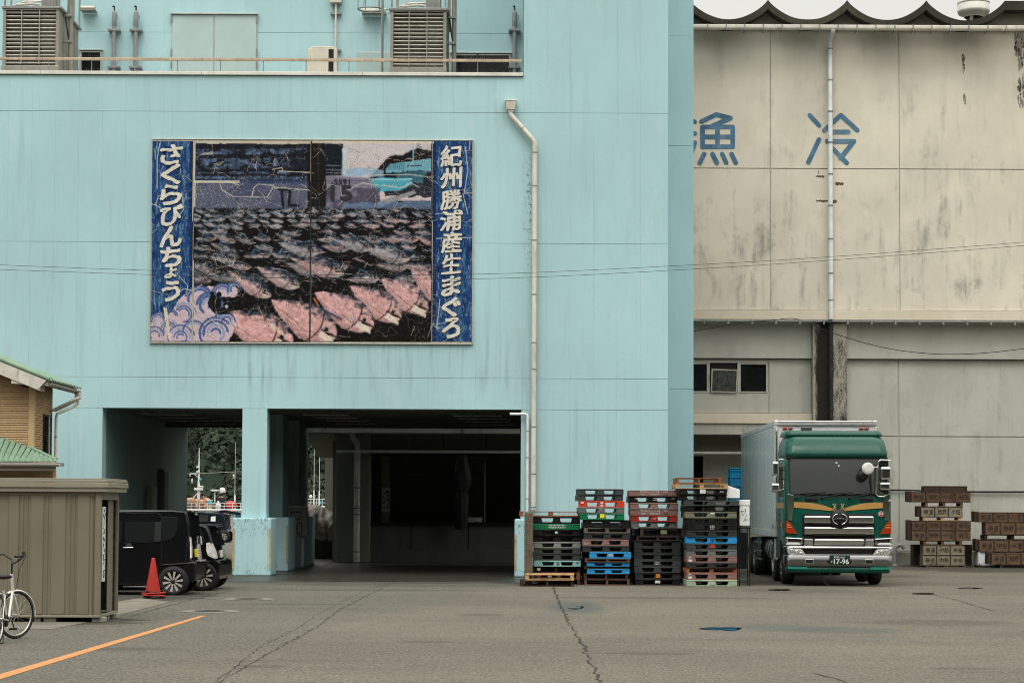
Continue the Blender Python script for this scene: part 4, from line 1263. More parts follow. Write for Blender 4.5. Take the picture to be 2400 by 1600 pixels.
# rows of tuna
def tuna(cx, cy, L, ang, warm, detail=True, a=1.0, fat=.40, up=.62):
    """body tapering to the tail, dark blue back, pale or pink belly, blunt head at +s"""
    ca, sa = math.cos(ang), math.sin(ang)
    du, dv = uu - cx, vv - cy
    m = (abs(du) < L * .62) & (abs(dv) < L * .6)
    if not m.any(): return
    du, dv = du[m], dv[m]
    s = (du * ca + dv * sa) / (L / 2); t = (-du * sa + dv * ca) / (L / 2)
    nz = n_a[m] - .5
    n3 = n_c[m] - .5
    s2 = np.clip((s + 1) / 2, 0, 1)
    h = fat * np.clip(1 - np.abs(s) ** 2.4, 0, 1) ** .62 * (.42 + .58 * np.clip(s2 * 1.7, 0, 1)) + nz * .05
    k = np.clip((h - np.abs(t)) * L / 2 / 1.6 + .3, 0, 1) * (np.abs(s) < 1)
    q = np.clip(t / np.maximum(h, .02), -1, 1)
    back = srgb(48, 60, 74)
    belly = srgb(212, 168, 165) * warm + srgb(156, 156, 160) * (1 - warm)
    x = np.clip((q + up + nz * 1.1) * 1.5, 0, 1)[:, None]
    c = back * (1 - x) + belly * x
    c = c * (1 - .5 * np.clip(q - .55, 0, 1))[:, None]
    c = c + (nz * 60 + n3 * 52)[:, None]
    if detail:
        jaw = np.clip((s - .62) * 6, 0, 1) * np.clip((q + .1) * 4, 0, 1)
        c = c * (1 - .65 * jaw[:, None]) + srgb(214, 205, 190) * .65 * jaw[:, None]
        gill = np.abs(s - .34 - .16 * (1 - q ** 2)) < .022
        c[gill] = c[gill] * .45
        mouth = (np.abs(q - (.15 - (s - .6) * .3)) < .09) & (s > .62)
        c[mouth] = srgb(46, 34, 34)
        eye = np.hypot(s - .66, t + .055)
        c[eye < .075] = srgb(150, 140, 130); c[eye < .045] = srgb(15, 15, 18)
        ven = np.abs(q - .2 - .6 * n_b[m]) < .03
        c[ven] = c[ven] * .72
    k = (k * a)[:, None]
    img[m] = img[m] * (1 - k) + np.clip(c, 4, 250) * k
v = 494.0
row = 0
while v < 655:
    fr = (v - 494) / 160
    L = 27 + 52 * fr
    u = 440 + R6.uniform(0, L)
    while u < 1030:
        if R6.random() < .86 - .35 * fr * (u > 600):
            warm = np.clip(.30 + .6 * ((u - 640) / 380) * (1 - .5 * fr) + R6.uniform(-.15, .35), 0, 1)
            tuna(u, v + R6.uniform(-3, 3), L * R6.uniform(.8, 1.25), rad(R6.uniform(-6, 24)), warm * (.75 if R6.random() < .7 else .2), L > 40, R6.uniform(.72, 1))
            if R6.random() < .8:
                line([(u - L * .2, v - L * .1), (u - L * .1, v - L * .28), (u + L * .1, v - L * .2)], 2.2 + fr * 2, (88, 120, 142), .9)
            if R6.random() < .8: line([(u + R6.uniform(-8, 8), v + R6.uniform(-6, 4)), (u + R6.uniform(4, 14), v + R6.uniform(-6, 4))], 1.6, (230, 226, 220), .9)
        u += L * R6.uniform(.75, 1.25)
    v += 10 + 22 * fr
    row += 1
blend((vv > 604) & (vv < 616) & (uu > 452) & (uu < 1016), (14, 13, 13), .75)
blend(np.clip((vv - 655) / 14, 0, 1) * np.clip((n_b - .25) * 4, 0, 1), (17, 16, 15), .85)
for (cx, cy, L, an, w) in ((585, 664, 118, 30, .75), (652, 648, 112, 24, .55), (745, 622, 128, 16, .75), (905, 590, 120, 14, .15), (830, 572, 90, 12, .1), (700, 580, 100, 14, .1), (520, 606, 60, 10, .1)):
    tuna(cx, cy, L, rad(an), w)
for (cx, cy, L, an, w) in ((1010, 668, 128, 40, .95), (948, 690, 134, 34, .95), (880, 708, 142, 32, 1), (806, 726, 160, 30, 1), (712, 746, 176, 30, 1), (602, 770, 188, 22, 1.05)):
    tuna(cx, cy, L, rad(an), w, fat=.50, up=1.15)
    hx_, hy_ = cx + L * .44 * math.cos(rad(an)), cy + L * .44 * math.sin(rad(an))
    poly([(hx_ - 24, hy_ - 10), (hx_ + 2, hy_ + 12), (hx_ + 1, hy_ + 20), (hx_ - 14, hy_ + 14), (hx_ - 34, hy_ + 2)], (226, 214, 196), .92, wob=4)
    line([(hx_ - 26, hy_ - 12), (hx_ - 2, hy_ - 2), (hx_ + 16, hy_ + 10)], 4, (60, 44, 44), .8)
    line([(cx - L * .1, cy + L * .27), (cx + L * .26, cy + L * .36)], 3, (40, 32, 34), .6)
line([(735, 700), (745, 716)], 5, (190, 118, 60), .9)
line([(738, 716), (800, 748)], 5, (52, 66, 96), .8)
poly([(700, 688), (716, 712), (706, 716)], (96, 84, 90), wob=3)
for _ in range(1):                        # soften the print
    p_ = np.pad(img, ((1, 1), (1, 1), (0, 0)), 'edge')
    img[:] = (p_[1:-1, 1:-1] * 2 + p_[:-2, 1:-1] + p_[2:, 1:-1] + p_[1:-1, :-2] + p_[1:-1, 2:]) / 6
blend((vv > 490) & (vv < 655) & (uu > 453) & (uu < 1012), (20, 19, 20), .06)
for k in range(520):                      # wet glints and dark slits along the rows
    x, y = R6.uniform(456, 1010), R6.uniform(492, 660)
    L = 3 + (y - 490) / 14
    line([(x, y), (x + L * R6.uniform(.5, 1.4), y + L * R6.uniform(.0, .45))], R6.choice((1.0, 1.4)), R6.choice(((216, 204, 204), (196, 160, 160), (120, 146, 168), (16, 15, 16), (14, 14, 15))), R6.uniform(.5, .95))
# dark crate ribs and tears between the fish
for k in range(60):
    x, y = R6.uniform(460, 1012), R6.uniform(600, 795)
    d = img[int((y - V0) / S) % NH, int((x - U0) / S) % NW].sum()
    if d < 130: line([(x, y), (x + R6.uniform(-3, 3), y + R6.uniform(8, 26))], 1.2, (92, 88, 80), .5); line([(x, y), (x + R6.uniform(14, 40), y + R6.uniform(-2, 2))], 1.2, (84, 80, 72), .5)
# side strips
for a, b in ((353, 452), (1014, 1108)):
    blend((uu > a) & (uu < b), (34, 72, 122))
    k = (uu > a) & (uu < b)
    blend(k * np.clip((vnoise(5, 22, a) - .48) * 4.5, 0, 1), (84, 124, 156), .75)
    blend(k * np.clip((vnoise(3, 16, a + 1) - .62) * 7, 0, 1), (150, 176, 190), .7)
    blend(k * np.clip((vnoise(9, 30, a + 2) - .60) * 6, 0, 1), (18, 44, 84), .8)
blend((uu > 445) & (uu < 453), (26, 52, 98)); blend((uu > 451) & (uu < 454), (14, 16, 22)); blend((uu > 1012) & (uu < 1020), (22, 52, 106)); blend((uu > 1010) & (uu < 1013), (14, 16, 22))
for a, b in ((353, 446), (1020, 1108)): blend((uu > a) & (uu < b) & (vv > 512) & (vv < 524), (26, 66, 124), .85)
# breaking-wave ornament, lower left
wave = [(353, 800), (353, 742), (372, 730), (395, 738), (412, 716), (430, 690), (452, 676), (480, 672), (505, 668), (540, 664), (556, 676), (552, 694), (528, 696), (500, 690), (492, 706), (506, 730), (540, 742), (556, 760), (534, 800)]
poly(wave, (204, 184, 192), wob=9)
for (cx, cy, r, n_, w) in ((370, 752, 20, 3, 3), (362, 786, 22, 3, 3.2), (400, 742, 18, 2, 3.4), (396, 772, 24, 3, 3.2), (425, 790, 30, 4, 3.4), (432, 735, 26, 3, 4), (455, 775, 24, 2, 4), (520, 688, 24, 3, 4.4), (548, 678, 16, 3, 3.4), (490, 715, 30, 3, 6.5), (466, 700, 30, 2, 6), (505, 780, 38, 4, 5.5), (530, 752, 20, 3, 4)):
    for k in range(n_):
        a0 = R6.uniform(2.2, 4.0)
        rr = r * (1 - k * .24)
        line([(cx + rr * math.cos(t), cy + rr * math.sin(t) * .95) for t in np.linspace(a0, a0 + R6.uniform(2.4, 4.2), 18)], w, (72, 98, 146) if (k + int(cx)) % 3 else (146, 160, 190), .9)
poly([(492, 690), (520, 700), (512, 722), (545, 735), (500, 735), (484, 712)], (16, 16, 18), .9, wob=6)
for (x, y, r) in ((560, 657, 4), (530, 718, 4), (518, 724, 5), (512, 690, 6), (496, 688, 5)): line([(x, y), (x + .1, y)], r * 2, (190, 190, 200) if r < 5 else (24, 24, 28))
poly([(382, 718), (392, 722), (402, 798), (396, 796)], (214, 204, 182), wob=3)
# cracked, curling print: pale seams along a jittered cell network
def cells(size, seed, warp=10):
    r = np.random.default_rng(seed)
    u = uu + (vnoise(30, 30, seed + 1) - .5) * warp * 2; v = vv + (vnoise(30, 30, seed + 2) - .5) * warp * 2
    gu, gv = np.floor(u / size).astype(int), np.floor(v / size).astype(int)
    j = r.random((97, 97, 2))
    d1 = np.full_like(uu, 1e9); d2 = d1.copy()
    for a in (-1, 0, 1):
        for b in (-1, 0, 1):
            p = j[(gv + b) % 97, (gu + a) % 97]
            d = np.hypot((gu + a + p[..., 0]) * size - u, (gv + b + p[..., 1]) * size - v)
            n1 = d < d1
            d2 = np.where(n1, d1, np.minimum(d2, d)); d1 = np.where(n1, d, d1)
    return d2 - d1
for size, w, seed, thr, a in ((62, 1.0, 5, .57, .6), (27, .8, 8, .60, .38), (13, .8, 9, .62, .34)):
    e = cells(size, seed)
    msk = vnoise(55, 45, seed + 9, 3) > thr
    blend(np.clip((w - e) / 1.0 + .5, 0, 1) * msk, (222, 212, 194), a)
    blend(np.clip((w - np.abs(e - 3)) + .3, 0, 1) * msk, (14, 14, 16), .35 * a)
for k in range(230):                      # fine curls and scratches
    x, y = R6.uniform(452, 1016), R6.uniform(335, 700) if k % 4 else R6.uniform(600, 798)
    an = R6.uniform(0, 6.28); q = [(x, y)]
    for i in range(R6.randint(3, 9)):
        an += R6.uniform(-.6, .6); q.append((q[-1][0] + 4.5 * math.cos(an), q[-1][1] + 3.2 * math.sin(an)))
    line(q, R6.choice((.8, 1.0, 1.4)), R6.choice(((214, 206, 192), (150, 160, 172), (190, 180, 172))), R6.uniform(.35, .85))
for q in ([(454, 429), (540, 429), (560, 436)], [(515, 430), (518, 446), (545, 461), (625, 462), (640, 440), (662, 442), (725, 444)], [(590, 460), (594, 440), (604, 432), (640, 434)], [(640, 398), (660, 392), (664, 400), (652, 406)], [(652, 402), (728, 404)], [(815, 445), (848, 430), (870, 434), (940, 440), (960, 430), (980, 438)],
          [(765, 434), (785, 436)], [(850, 412), (900, 410), (960, 408), (1014, 416)], [(388, 700), (414, 690), (432, 676), (452, 680), (470, 668)], [(420, 648), (440, 668), (438, 690)], [(1100, 332), (1101, 350)], [(1090, 345), (1096, 400), (1088, 452), (1107, 450)], [(1085, 455), (1095, 500)], [(372, 335), (366, 372), (366, 440)], [(353, 478), (362, 480), (372, 460), (384, 458)], [(362, 480), (384, 492)], [(428, 452), (433, 490), (425, 500)], [(1020, 500), (1040, 499)], [(1020, 558), (1044, 556)], [(1070, 556), (1106, 556)], [(1030, 700), (1022, 760)]):
    line([(x + R6.uniform(-1.5, 1.5), y + R6.uniform(-1.5, 1.5)) for x, y in q], 2.0, (214, 206, 190), .85)
blend(((uu > 452) & (uu < 457) & (vv < 486)) | ((uu > 452) & (uu < 1014) & (vv < 336 + 3 * n_b)), (214, 204, 186), .9)
blend((vv > 424) & (vv < 430) & (uu > 452) & (uu < 560), (222, 214, 196), .8)
img += ((vnoise(2.5, 2.5, 77, 2) - .5) * 34)[..., None]
img = np.clip(img, 3, 246) / 255
lin_img = np.where(img <= .04045, img / 12.92, ((img + .055) / 1.055) ** 2.4) ** 1.12 * .95

N = Nodes('weathered_picture_print')
at = N.new('ShaderNodeAttribute', attribute_name='print')
M['print'] = N.done(at.outputs['Color'], .6, 0, N.noise((22, 22, 22), 5, .7), .25, .01, .12)
M['signwhite'] = plain('flaking_cream_print', (.66, .62, .53), .6, 0, .10, 5, .1, dirt=(.35, .36, .34), damt=.45, world=True)
ysg = YF - .055
def uv(u, v): return P(u, v, ysg)
sg = thing('picture_panel', 'large weathered photo billboard of tuna catch with blue lettering strips on blue wall', 'billboard', (P(730, 565, ysg).x, ysg, P(730, 800, ysg).z))
a, b = uv(351.5, 802), uv(1108.5, 330)
box('backing_board', M['alu'], sg, a.x, b.x, ysg + .012, YF - .004, a.z, b.z, .003)
def print_panel(u0, u1, v0, v1, name):
    i0, i1 = int((u0 - U0) / S), min(NW, int((u1 - U0) / S))
    j0, j1 = int((v0 - V0) / S), min(NH, int((v1 - V0) / S))
    w, h = i1 - i0, j1 - j0
    A, B = uv(u0 + .35, v1 - .35), uv(u1 - .35, v0 + .35)
    xs = np.linspace(A.x, B.x, w + 1); zs = np.linspace(B.z, A.z, h + 1)
    XX, ZZ = np.meshgrid(xs, zs)
    lum = lin_img[j0:j1, i0:i1].mean(2)
    lift = np.zeros((h + 1, w + 1)); lift[:-1, :-1] = np.clip(lum - .25, 0, .4) * .02
    vs = np.stack([XX, ysg - lift, ZZ], -1).reshape(-1, 3)
    jj, ii = np.meshgrid(np.arange(h), np.arange(w), indexing='ij')
    q = (jj * (w + 1) + ii).reshape(-1)
    fs = np.stack([q, q + w + 1, q + w + 2, q + 1], -1)
    me = bpy.data.meshes.new(name)
    me.from_pydata((vs - np.array(sg.location)).tolist(), [], fs.tolist())
    at_ = me.attributes.new('print', 'FLOAT_COLOR', 'FACE')
    col = np.ones((h * w, 4)); col[:, :3] = lin_img[j0:j1, i0:i1].reshape(-1, 3)
    at_.data.foreach_set('color', col.reshape(-1))
    me.materials.append(M['print'])
    o = bpy.data.objects.new(name, me); COL.objects.link(o); o.parent = sg
for u0, u1 in ((452.5, 728), (728, 1012.5)):
    for v0, v1 in ((331, 424), (424, 522), (522, 610), (610, 800)): print_panel(u0, u1, v0, v1, 'print_panel')
for u0, u1 in ((353, 452.5), (1012.5, 1107)):
    for v0, v1 in ((331, 518), (518, 800)): print_panel(u0, u1, v0, v1, 'lettering_panel')
for u in (728,):
    A, B = uv(u - .8, 800), uv(u + .8, 331)
    box('seam_strip', M['black'], sg, A.x, B.x, ysg - .014, ysg - .001, A.z, B.z)
A, B = uv(351.5, 802), uv(1108.5, 330)
for q in ((A.x - .02, A.x, A.z, B.z), (B.x, B.x + .02, A.z, B.z), (A.x - .02, B.x + .02, A.z - .02, A.z - .001), (A.x - .02, B.x + .02, B.z + .001, B.z + .02)):
    box('edge_trim', M['alu'], sg, q[0], q[1], ysg - .01, YF - .003, q[2], q[3], .003)
# brush lettering
def brush(seed, slant=.06):
    def w(q):
        q = q.copy()
        x, y = q[:, 0].copy(), q[:, 1].copy()
        q[:, 0] = x + slant * (y - .5) + .022 * np.sin(y * 9 + seed) + .012 * np.sin(y * 31 + seed * 2)
        q[:, 1] = y + .09 * (x - .5) + .018 * np.sin(x * 11 + seed) + .010 * np.sin(x * 37 + y * 20 + seed)
        return q
    return w
for col_u, chars in ((401, (('さ', 340, 384, 25), ('く', 386, 432, 22), ('ら', 434, 478, 24), ('び', 482, 528, 25), ('ん', 530, 578, 25), ('ち', 580, 624, 24), ('ょ', 627, 651, 13), ('う', 660, 705, 20))),
                     (1058, (('紀', 342, 390, 24), ('州', 394, 440, 24), ('勝', 446, 490, 23), ('浦', 494, 540, 25), ('産', 544, 592, 23), ('生', 596, 642, 22), ('ま', 648, 692, 21), ('ぐ', 698, 742, 21), ('ろ', 746, 790, 20)))):
    mb = MB()
    for k, (ch, v0, v1, hw) in enumerate(chars):
        A, B = uv(col_u - hw, v1), uv(col_u + hw, v0)
        rb = .050 if ch in 'さくらびんちうまぐろ' else .036      # heavy brush: the thin glyph laid down round a small circle
        for j in range(9):
            ox, oz = ((0, 0) if j == 8 else (rb * .48 * math.cos(j * PI / 4), rb * .40 * math.sin(j * PI / 4)))
            put_text(mb, ch, A.x + ox, B.x + ox, A.z + oz, B.z + oz, ysg - .020 - .0006 * j, 0, brush(k * 1.7))
    mb.build('brush_lettering', M['signwhite'], sg)
M['numdark'] = plain('printed_black', (.02, .02, .026), .5)
mb = MB()
A, B = uv(776, 433), uv(820, 420); put_text(mb, '-5591', A.x, B.x, A.z, B.z, ysg - .018, .03)
A, B = uv(776, 468), uv(824, 436); put_text(mb, '15', A.x, B.x, A.z, B.z, ysg - .018, .05)
mb.build('printed_number', M['numdark'], sg)
# ------------------------------------------------------------------ pallets
PC = {'black': (14, 14, 14), 'charcoal': (42, 45, 45), 'dark grey': (58, 62, 61), 'grey': (96, 99, 96), 'pale grey': (120, 124, 118), 'mauve': (128, 97, 90),
      'red': (150, 42, 28), 'orange red': (196, 58, 34), 'green': (8, 104, 66), 'blue': (40, 140, 196), 'pale cyan': (130, 174, 172), 'khaki': (112, 112, 88), 'pale green': (152, 166, 140)}
for k, c in PC.items():
    M['pl_' + k] = plain('plastic_' + k.replace(' ', '_'), lin(*c), .5, 0, .12, 3, .12, dirt=tuple(q * .6 for q in lin(96, 88, 74)), damt=.22)
for k, c, d in (('brown', (112, 82, 60), (46, 34, 26)), ('pale', (196, 158, 112), (96, 66, 42)), ('dark', (64, 50, 40), (22, 18, 15)), ('orange', (150, 94, 58), (70, 44, 30)), ('grey', (108, 98, 82), (50, 46, 38))):
    M['wd_' + k] = woody('pallet_wood_' + k, lin(*c), lin(*d))
M['sticker_w'] = plain('white_sticker', (.62, .62, .58), .5, 0, .15, 9, 0, dirt=(.3, .3, .28))
M['sticker_y'] = plain('yellow_sticker', (.75, .62, .04), .5, 0, .08, 9, 0)
M['sticker_o'] = plain('orange_sticker', (.48, .17, .03), .5, 0, .15, 9, 0)
M['sticker_b'] = plain('blue_print', (.05, .16, .42), .5, 0, .1, 9, 0)
M['sticker_r'] = plain('red_print', (.42, .05, .04), .5, 0, .1, 9, 0)
M['ink'] = plain('black_ink', (.02, .02, .02), .6, 0, .2, 9, 0)
M['inkw'] = plain('white_ink', (.62, .60, .56), .6, 0, .15, 9, 0, dirt=(.3, .28, .26))
PROTO = {}
def pallet_mesh(kind, W, H, D=1.1):
    """parts of one pallet in its own space: x across, front at y=0, base at z=0; list of (name, mesh builder, bevel, main material?)"""
    out = []
    h = H
    if kind == 'plastic':
        t = h * .25
        out.append(('deck', MB().box(0, W, 0, D, h - t, h - .003), .008))
        out.append(('base', MB().box(0, W, .004, D - .004, 0, h * .17), .006))
        for x0, x1 in ((0, .17 * W), (.43 * W, .57 * W), (.83 * W, W)):
            e0 = 0 if x0 == 0 else .035 * W
            e1 = 0 if x1 == W else .035 * W
            mb = MB().prism([(x0, h - t + .001), (x1, h - t + .001), (x1 + e1 * .2, h * .5), (x1 + e1 * .7, h * .17 + .001), (x0 - e0 * .7, h * .17 + .001), (x0 - e0 * .2, h * .5)], .006, D - .006)
            out.append(('block', mb, .005))
    elif kind == 'closed':
        out.append(('deck', MB().box(0, W, 0, D, h * .80, h - .003), .008))
        out.append(('base', MB().box(0, W, .004, D - .004, 0, h * .14), .006))
        out.append(('side_panel', MB().box(0, W, .006, .05, h * .14 + .001, h * .80 - .001), .004))
        for x0, x1 in ((0, .12 * W), (.44 * W, .56 * W), (.88 * W, W)):
            out.append(('block', MB().box(x0, x1, .06, D - .006, h * .14 + .001, h * .80 - .001), .004))
    elif kind == 'slatted':          # finned plastic, two long slots with fins behind
        out += pallet_mesh('plastic', W, H, D)
        for k in range(10):
            x = W * (.2 + .066 * k)
            if abs(x / W - .5) > .08:
                out.append(('fin', MB().box(x, x + .012, .12, .14, h * .17 + .001, h * .75), 0))
    else:                             # timber: deck boards run across, three stringers run back
        t = .020
        n = 7
        for k in range(n):
            y = k * (D - .1) / (n - 1)
            j = random.uniform(-.008, .008)
            out.append(('plank', MB().box(j, W + j, y, y + .095, h - t, h - .001 - random.uniform(0, .004)), .003))
        for x0, x1 in ((.0, .085), (W / 2 - .045, W / 2 + .045), (W - .085, W)):
            if kind == 'blocked':
                for y in (.0, D / 2 - .06, D - .12):
                    out.append(('block', MB().box(x0, x1, y + .004, y + .12, t + .001, h - t - .001), .003))
            else:
                out.append(('stringer', MB().box(x0 + .01, x1 - .025, .004, D - .006, t + .001, h - t - .001), .003))
        for y in (0, D / 2 - .05, D - .1):
            out.append(('bottom_plank', MB().box(0, W, y, y + .1, 0, t), .003))
    return out
def pallet(kind, col, W, H, loc, label, group, rz=0., marks=(), D=1.1):
    name = 'wooden_pallet' if kind in ('timber', 'blocked') else 'plastic_pallet'
    t = thing(name, label, 'pallet', (0, 0, 0), group)
    key = (kind, round(W, 2), round(H, 3), D)
    if key not in PROTO:
        PROTO[key] = [(n, mb, bv) for n, mb, bv in pallet_mesh(kind, W, H, D)]
    for n, mb, bv in PROTO[key]:
        mb.build(n, M[col], t, bevel=bv, seg=1)
    for mk_ in marks:
        what = mk_[0]
        if what == 'text':                     # (text, s, x0, x1, z0, z1, material)
            put_text(MB(), mk_[1], mk_[2] * W, mk_[3] * W, mk_[4] * H, mk_[5] * H, -.0035, .015).build('printed_text', M[mk_[6]], t)
        elif what == 'sticker':                # (sticker, x0, x1, z0, z1, material)
            MB().box(mk_[1] * W, mk_[2] * W, -.005, -.001, mk_[3] * H, mk_[4] * H).build('sticker', M[mk_[5]], t)
        elif what == 'bits':                   # illegible small print: short dashes
            mb = MB()
            rr = random.Random(int(mk_[1] * 100))
            nrow = mk_[6] if len(mk_) > 6 else 2
            for r in range(nrow):
                x = mk_[1]
                z = mk_[3] + (mk_[4] - mk_[3]) * (r + .2) / nrow
                while x < mk_[2]:
                    w = rr.uniform(.008, .03)
                    mb.box(x * W, min(x + w, mk_[2]) * W, -.0035, -.0005, z * H, (z + (mk_[4] - mk_[3]) * .5 / nrow) * H)
                    x += w + rr.uniform(.006, .014)
            mb.build('small_print', M[mk_[5]], t)
    t.location = loc
    t.rotation_euler = (0, 0, rz)
    return t
def zoom_stack(rows, ox, Y, group, where, z0=0.):
    """rows from the ground up: (kind, material, colour words, x0, x1 in zoom pixels, height in zoom pixels, extra words, marks)"""
    z = z0
    s = Y / F / 5.6
    for i, r in enumerate(rows):
        kind, m, words, x0, x1, hpx, extra, marks = r
        H = hpx * s
        xa_ = PX(ox + x0 / 5.6, Y, 1290); xb2 = PX(ox + x1 / 5.6, Y, 1290)
        n = len(rows) - i
        nth = {1: 'top one', 2: 'second from top', 3: 'third from top', 4: 'fourth from top', 5: 'fifth from top', 6: 'sixth from top', 7: 'seventh from top',
               8: 'eighth from top', 9: 'ninth from top', 10: 'tenth from top', 11: 'eleventh from top', 12: 'twelfth from top', 13: 'thirteenth from top', 14: 'fourteenth from top', 15: 'fifteenth from top', 16: 'sixteenth from top'}[n]
        if i == 0: nth = 'bottom one'
        ty = 'wooden' if kind in ('timber', 'blocked') else 'plastic'
        lab = f'{words} {ty} pallet{extra}, {nth} in {where}'
        jit = random.uniform(-.035, .03)
        pallet(kind, m, xb2 - xa_, H, (xa_, Y + jit + (.02 if i else 0), z), lab, group, random.uniform(-.028, .028), marks)
        z += H
    return z
JP = (('text', '日本パレットレンタル(株)', .30, .62, .58, .86, 'inkw'), ('text', 'JPR', .22, .28, .58, .86, 'inkw'), ('bits', .24, .32, .18, .42, 'inkw'), ('bits', .42, .62, .18, .40, 'inkw'), ('bits', .70, .80, .60, .86, 'inkw'), ('bits', .70, .80, .20, .34, 'ink', 1))
JS = (('text', 'JPR', .04, .10, .60, .92, 'inkw'), ('sticker', .04, .11, .12, .5, 'sticker_w'), ('text', 'JP', .05, .09, .2, .4, 'sticker_b'))
GR = 'pallets stacked in front of the blue wall'
# first stack from the left, with a low pair of timber pallets in front
zoom_stack([('timber', 'wd_brown', 'brown', 340, 900, 75, '', ()),
            ('blocked', 'wd_orange', 'orange brown', 335, 895, 82, ' with thick block ends', ()),
            ('timber', 'wd_dark', 'dark weathered', 265, 905, 78, '', (('sticker', .10, .17, .35, .75, 'sticker_w'),)),
            ('plastic', 'pl_pale cyan', 'pale cyan', 290, 905, 80, '', (('bits', .48, .54, .25, .8, 'ink'), ('bits', .90, .96, .5, .8, 'ink', 1))),
            ('plastic', 'pl_dark grey', 'dark grey', 288, 902, 80, ' above the pale cyan one', ()),
            ('plastic', 'pl_dark grey', 'dark grey', 288, 902, 80, ' below the mottled one', ()),
            ('plastic', 'pl_pale grey', 'mottled grey', 288, 902, 83, '', ()),
            ('plastic', 'pl_black', 'plain black', 286, 895, 80, '', ()),
            ('plastic', 'pl_black', 'black', 286, 895, 80, ' with one white tag', (('sticker', .46, .51, .35, .7, 'sticker_w'),)),
            ('closed', 'pl_green', 'green closed-sided', 284, 895, 78, ' with white print', (('bits', .32, .68, .2, .88, 'inkw', 2), ('bits', .36, .62, .2, .4, 'inkw', 1))),
            ('plastic', 'pl_black', 'black', 274, 893, 94, ' under the wooden top', ()),
            ('blocked', 'wd_orange', 'rusty orange', 100, 935, 66, ' jutting out to the left', (('bits', .6, .95, .3, .7, 'sticker_r'),))],
           1200, 46.9, GR, 'leftmost tall stack')
zoom_stack([('timber', 'wd_dark', 'dark brown', 120, 820, 80, ' on the ground', ()),
            ('blocked', 'wd_pale', 'pale new', 175, 815, 78, ' with printed edge', (('bits', .18, .40, .35, .6, 'ink', 1), ('bits', .44, .62, .3, .7, 'ink', 2)))],
           1200, 45.75, 'pallets in the low front pair', 'low front pair')
a = P(1229, 1341, 46.6); b = P(1249, 1201, 46.6)
t = thing('propped_board', 'tall grey brown board propped upright beside the first pallet stack', 'board', (a.x, 46.6, 0))
box('board', M['wd_grey'], t, a.x, b.x, 46.55, 46.9, 0, b.z, .01)
zoom_stack([('timber', 'wd_brown', 'brown', 948, 1555, 78, ' standing on the ground', ()),
            ('timber', 'wd_dark', 'dark brown', 945, 1535, 72, '', ()),
            ('slatted', 'pl_blue', 'blue finned', 985, 1545, 62, ' between wooden ones, lower', ()),
            ('timber', 'wd_dark', 'thin dark', 950, 1550, 34, '', ()),
            ('slatted', 'pl_blue', 'blue finned', 985, 1545, 56, ' between wooden ones, upper', ()),
            ('timber', 'wd_brown', 'thin brown', 955, 1555, 48, '', ()),
            ('plastic', 'pl_blue', 'bright blue', 1018, 1565, 84, ' with white lettering', (('bits', .46, .56, .2, .8, 'inkw', 3),)),
            ('plastic', 'pl_charcoal', 'charcoal', 928, 1540, 82, '', ()),
            ('plastic', 'pl_mauve', 'mauve', 928, 1536, 84, '', (('bits', .03, .12, .15, .4, 'inkw', 2),)),
            ('plastic', 'pl_charcoal', 'charcoal', 945, 1555, 84, ' above the mauve one', ()),
            ('blocked', 'wd_grey', 'grey', 945, 1555, 68, '', ()),
            ('plastic', 'pl_black', 'black', 942, 1548, 100, '', ()),
            ('plastic', 'pl_green', 'green', 890, 1475, 86, ' with yellow sticker', (('sticker', .45, .55, .3, .9, 'sticker_y'), ('text', 'JPR', .465, .535, .46, .66, 'ink'))),
            ('plastic', 'pl_grey', 'grey', 870, 1475, 80, ' beneath the red one', (('bits', .44, .52, .7, .9, 'inkw', 1),)),
            ('plastic', 'pl_orange red', 'orange red', 880, 1476, 82, '', (('sticker', .04, .10, .6, .85, 'sticker_w'), ('sticker', .47, .53, .55, .85, 'sticker_w'), ('sticker', .47, .53, .15, .4, 'sticker_w'))),
            ('plastic', 'pl_dark grey', 'dark grey', 860, 1460, 80, ' resting on the red one', ()),
            ][:16],
           1200, 46.6, GR, 'second pallet stack')
a = P(1200 + 858 / 5.6, 1152, 46.6); b = P(1200 + 1466 / 5.6, 1137, 46.6)
pallet('plastic', 'pl_dark grey', b.x - a.x, 80 * 46.6 / F / 5.6, (a.x, 46.62, sum((78, 72, 62, 34, 56, 48, 84, 82, 84, 84, 68, 100, 86, 80, 82, 80)) * 46.6 / F / 5.6), 'dark grey plastic pallet crowning the second pallet stack', GR)
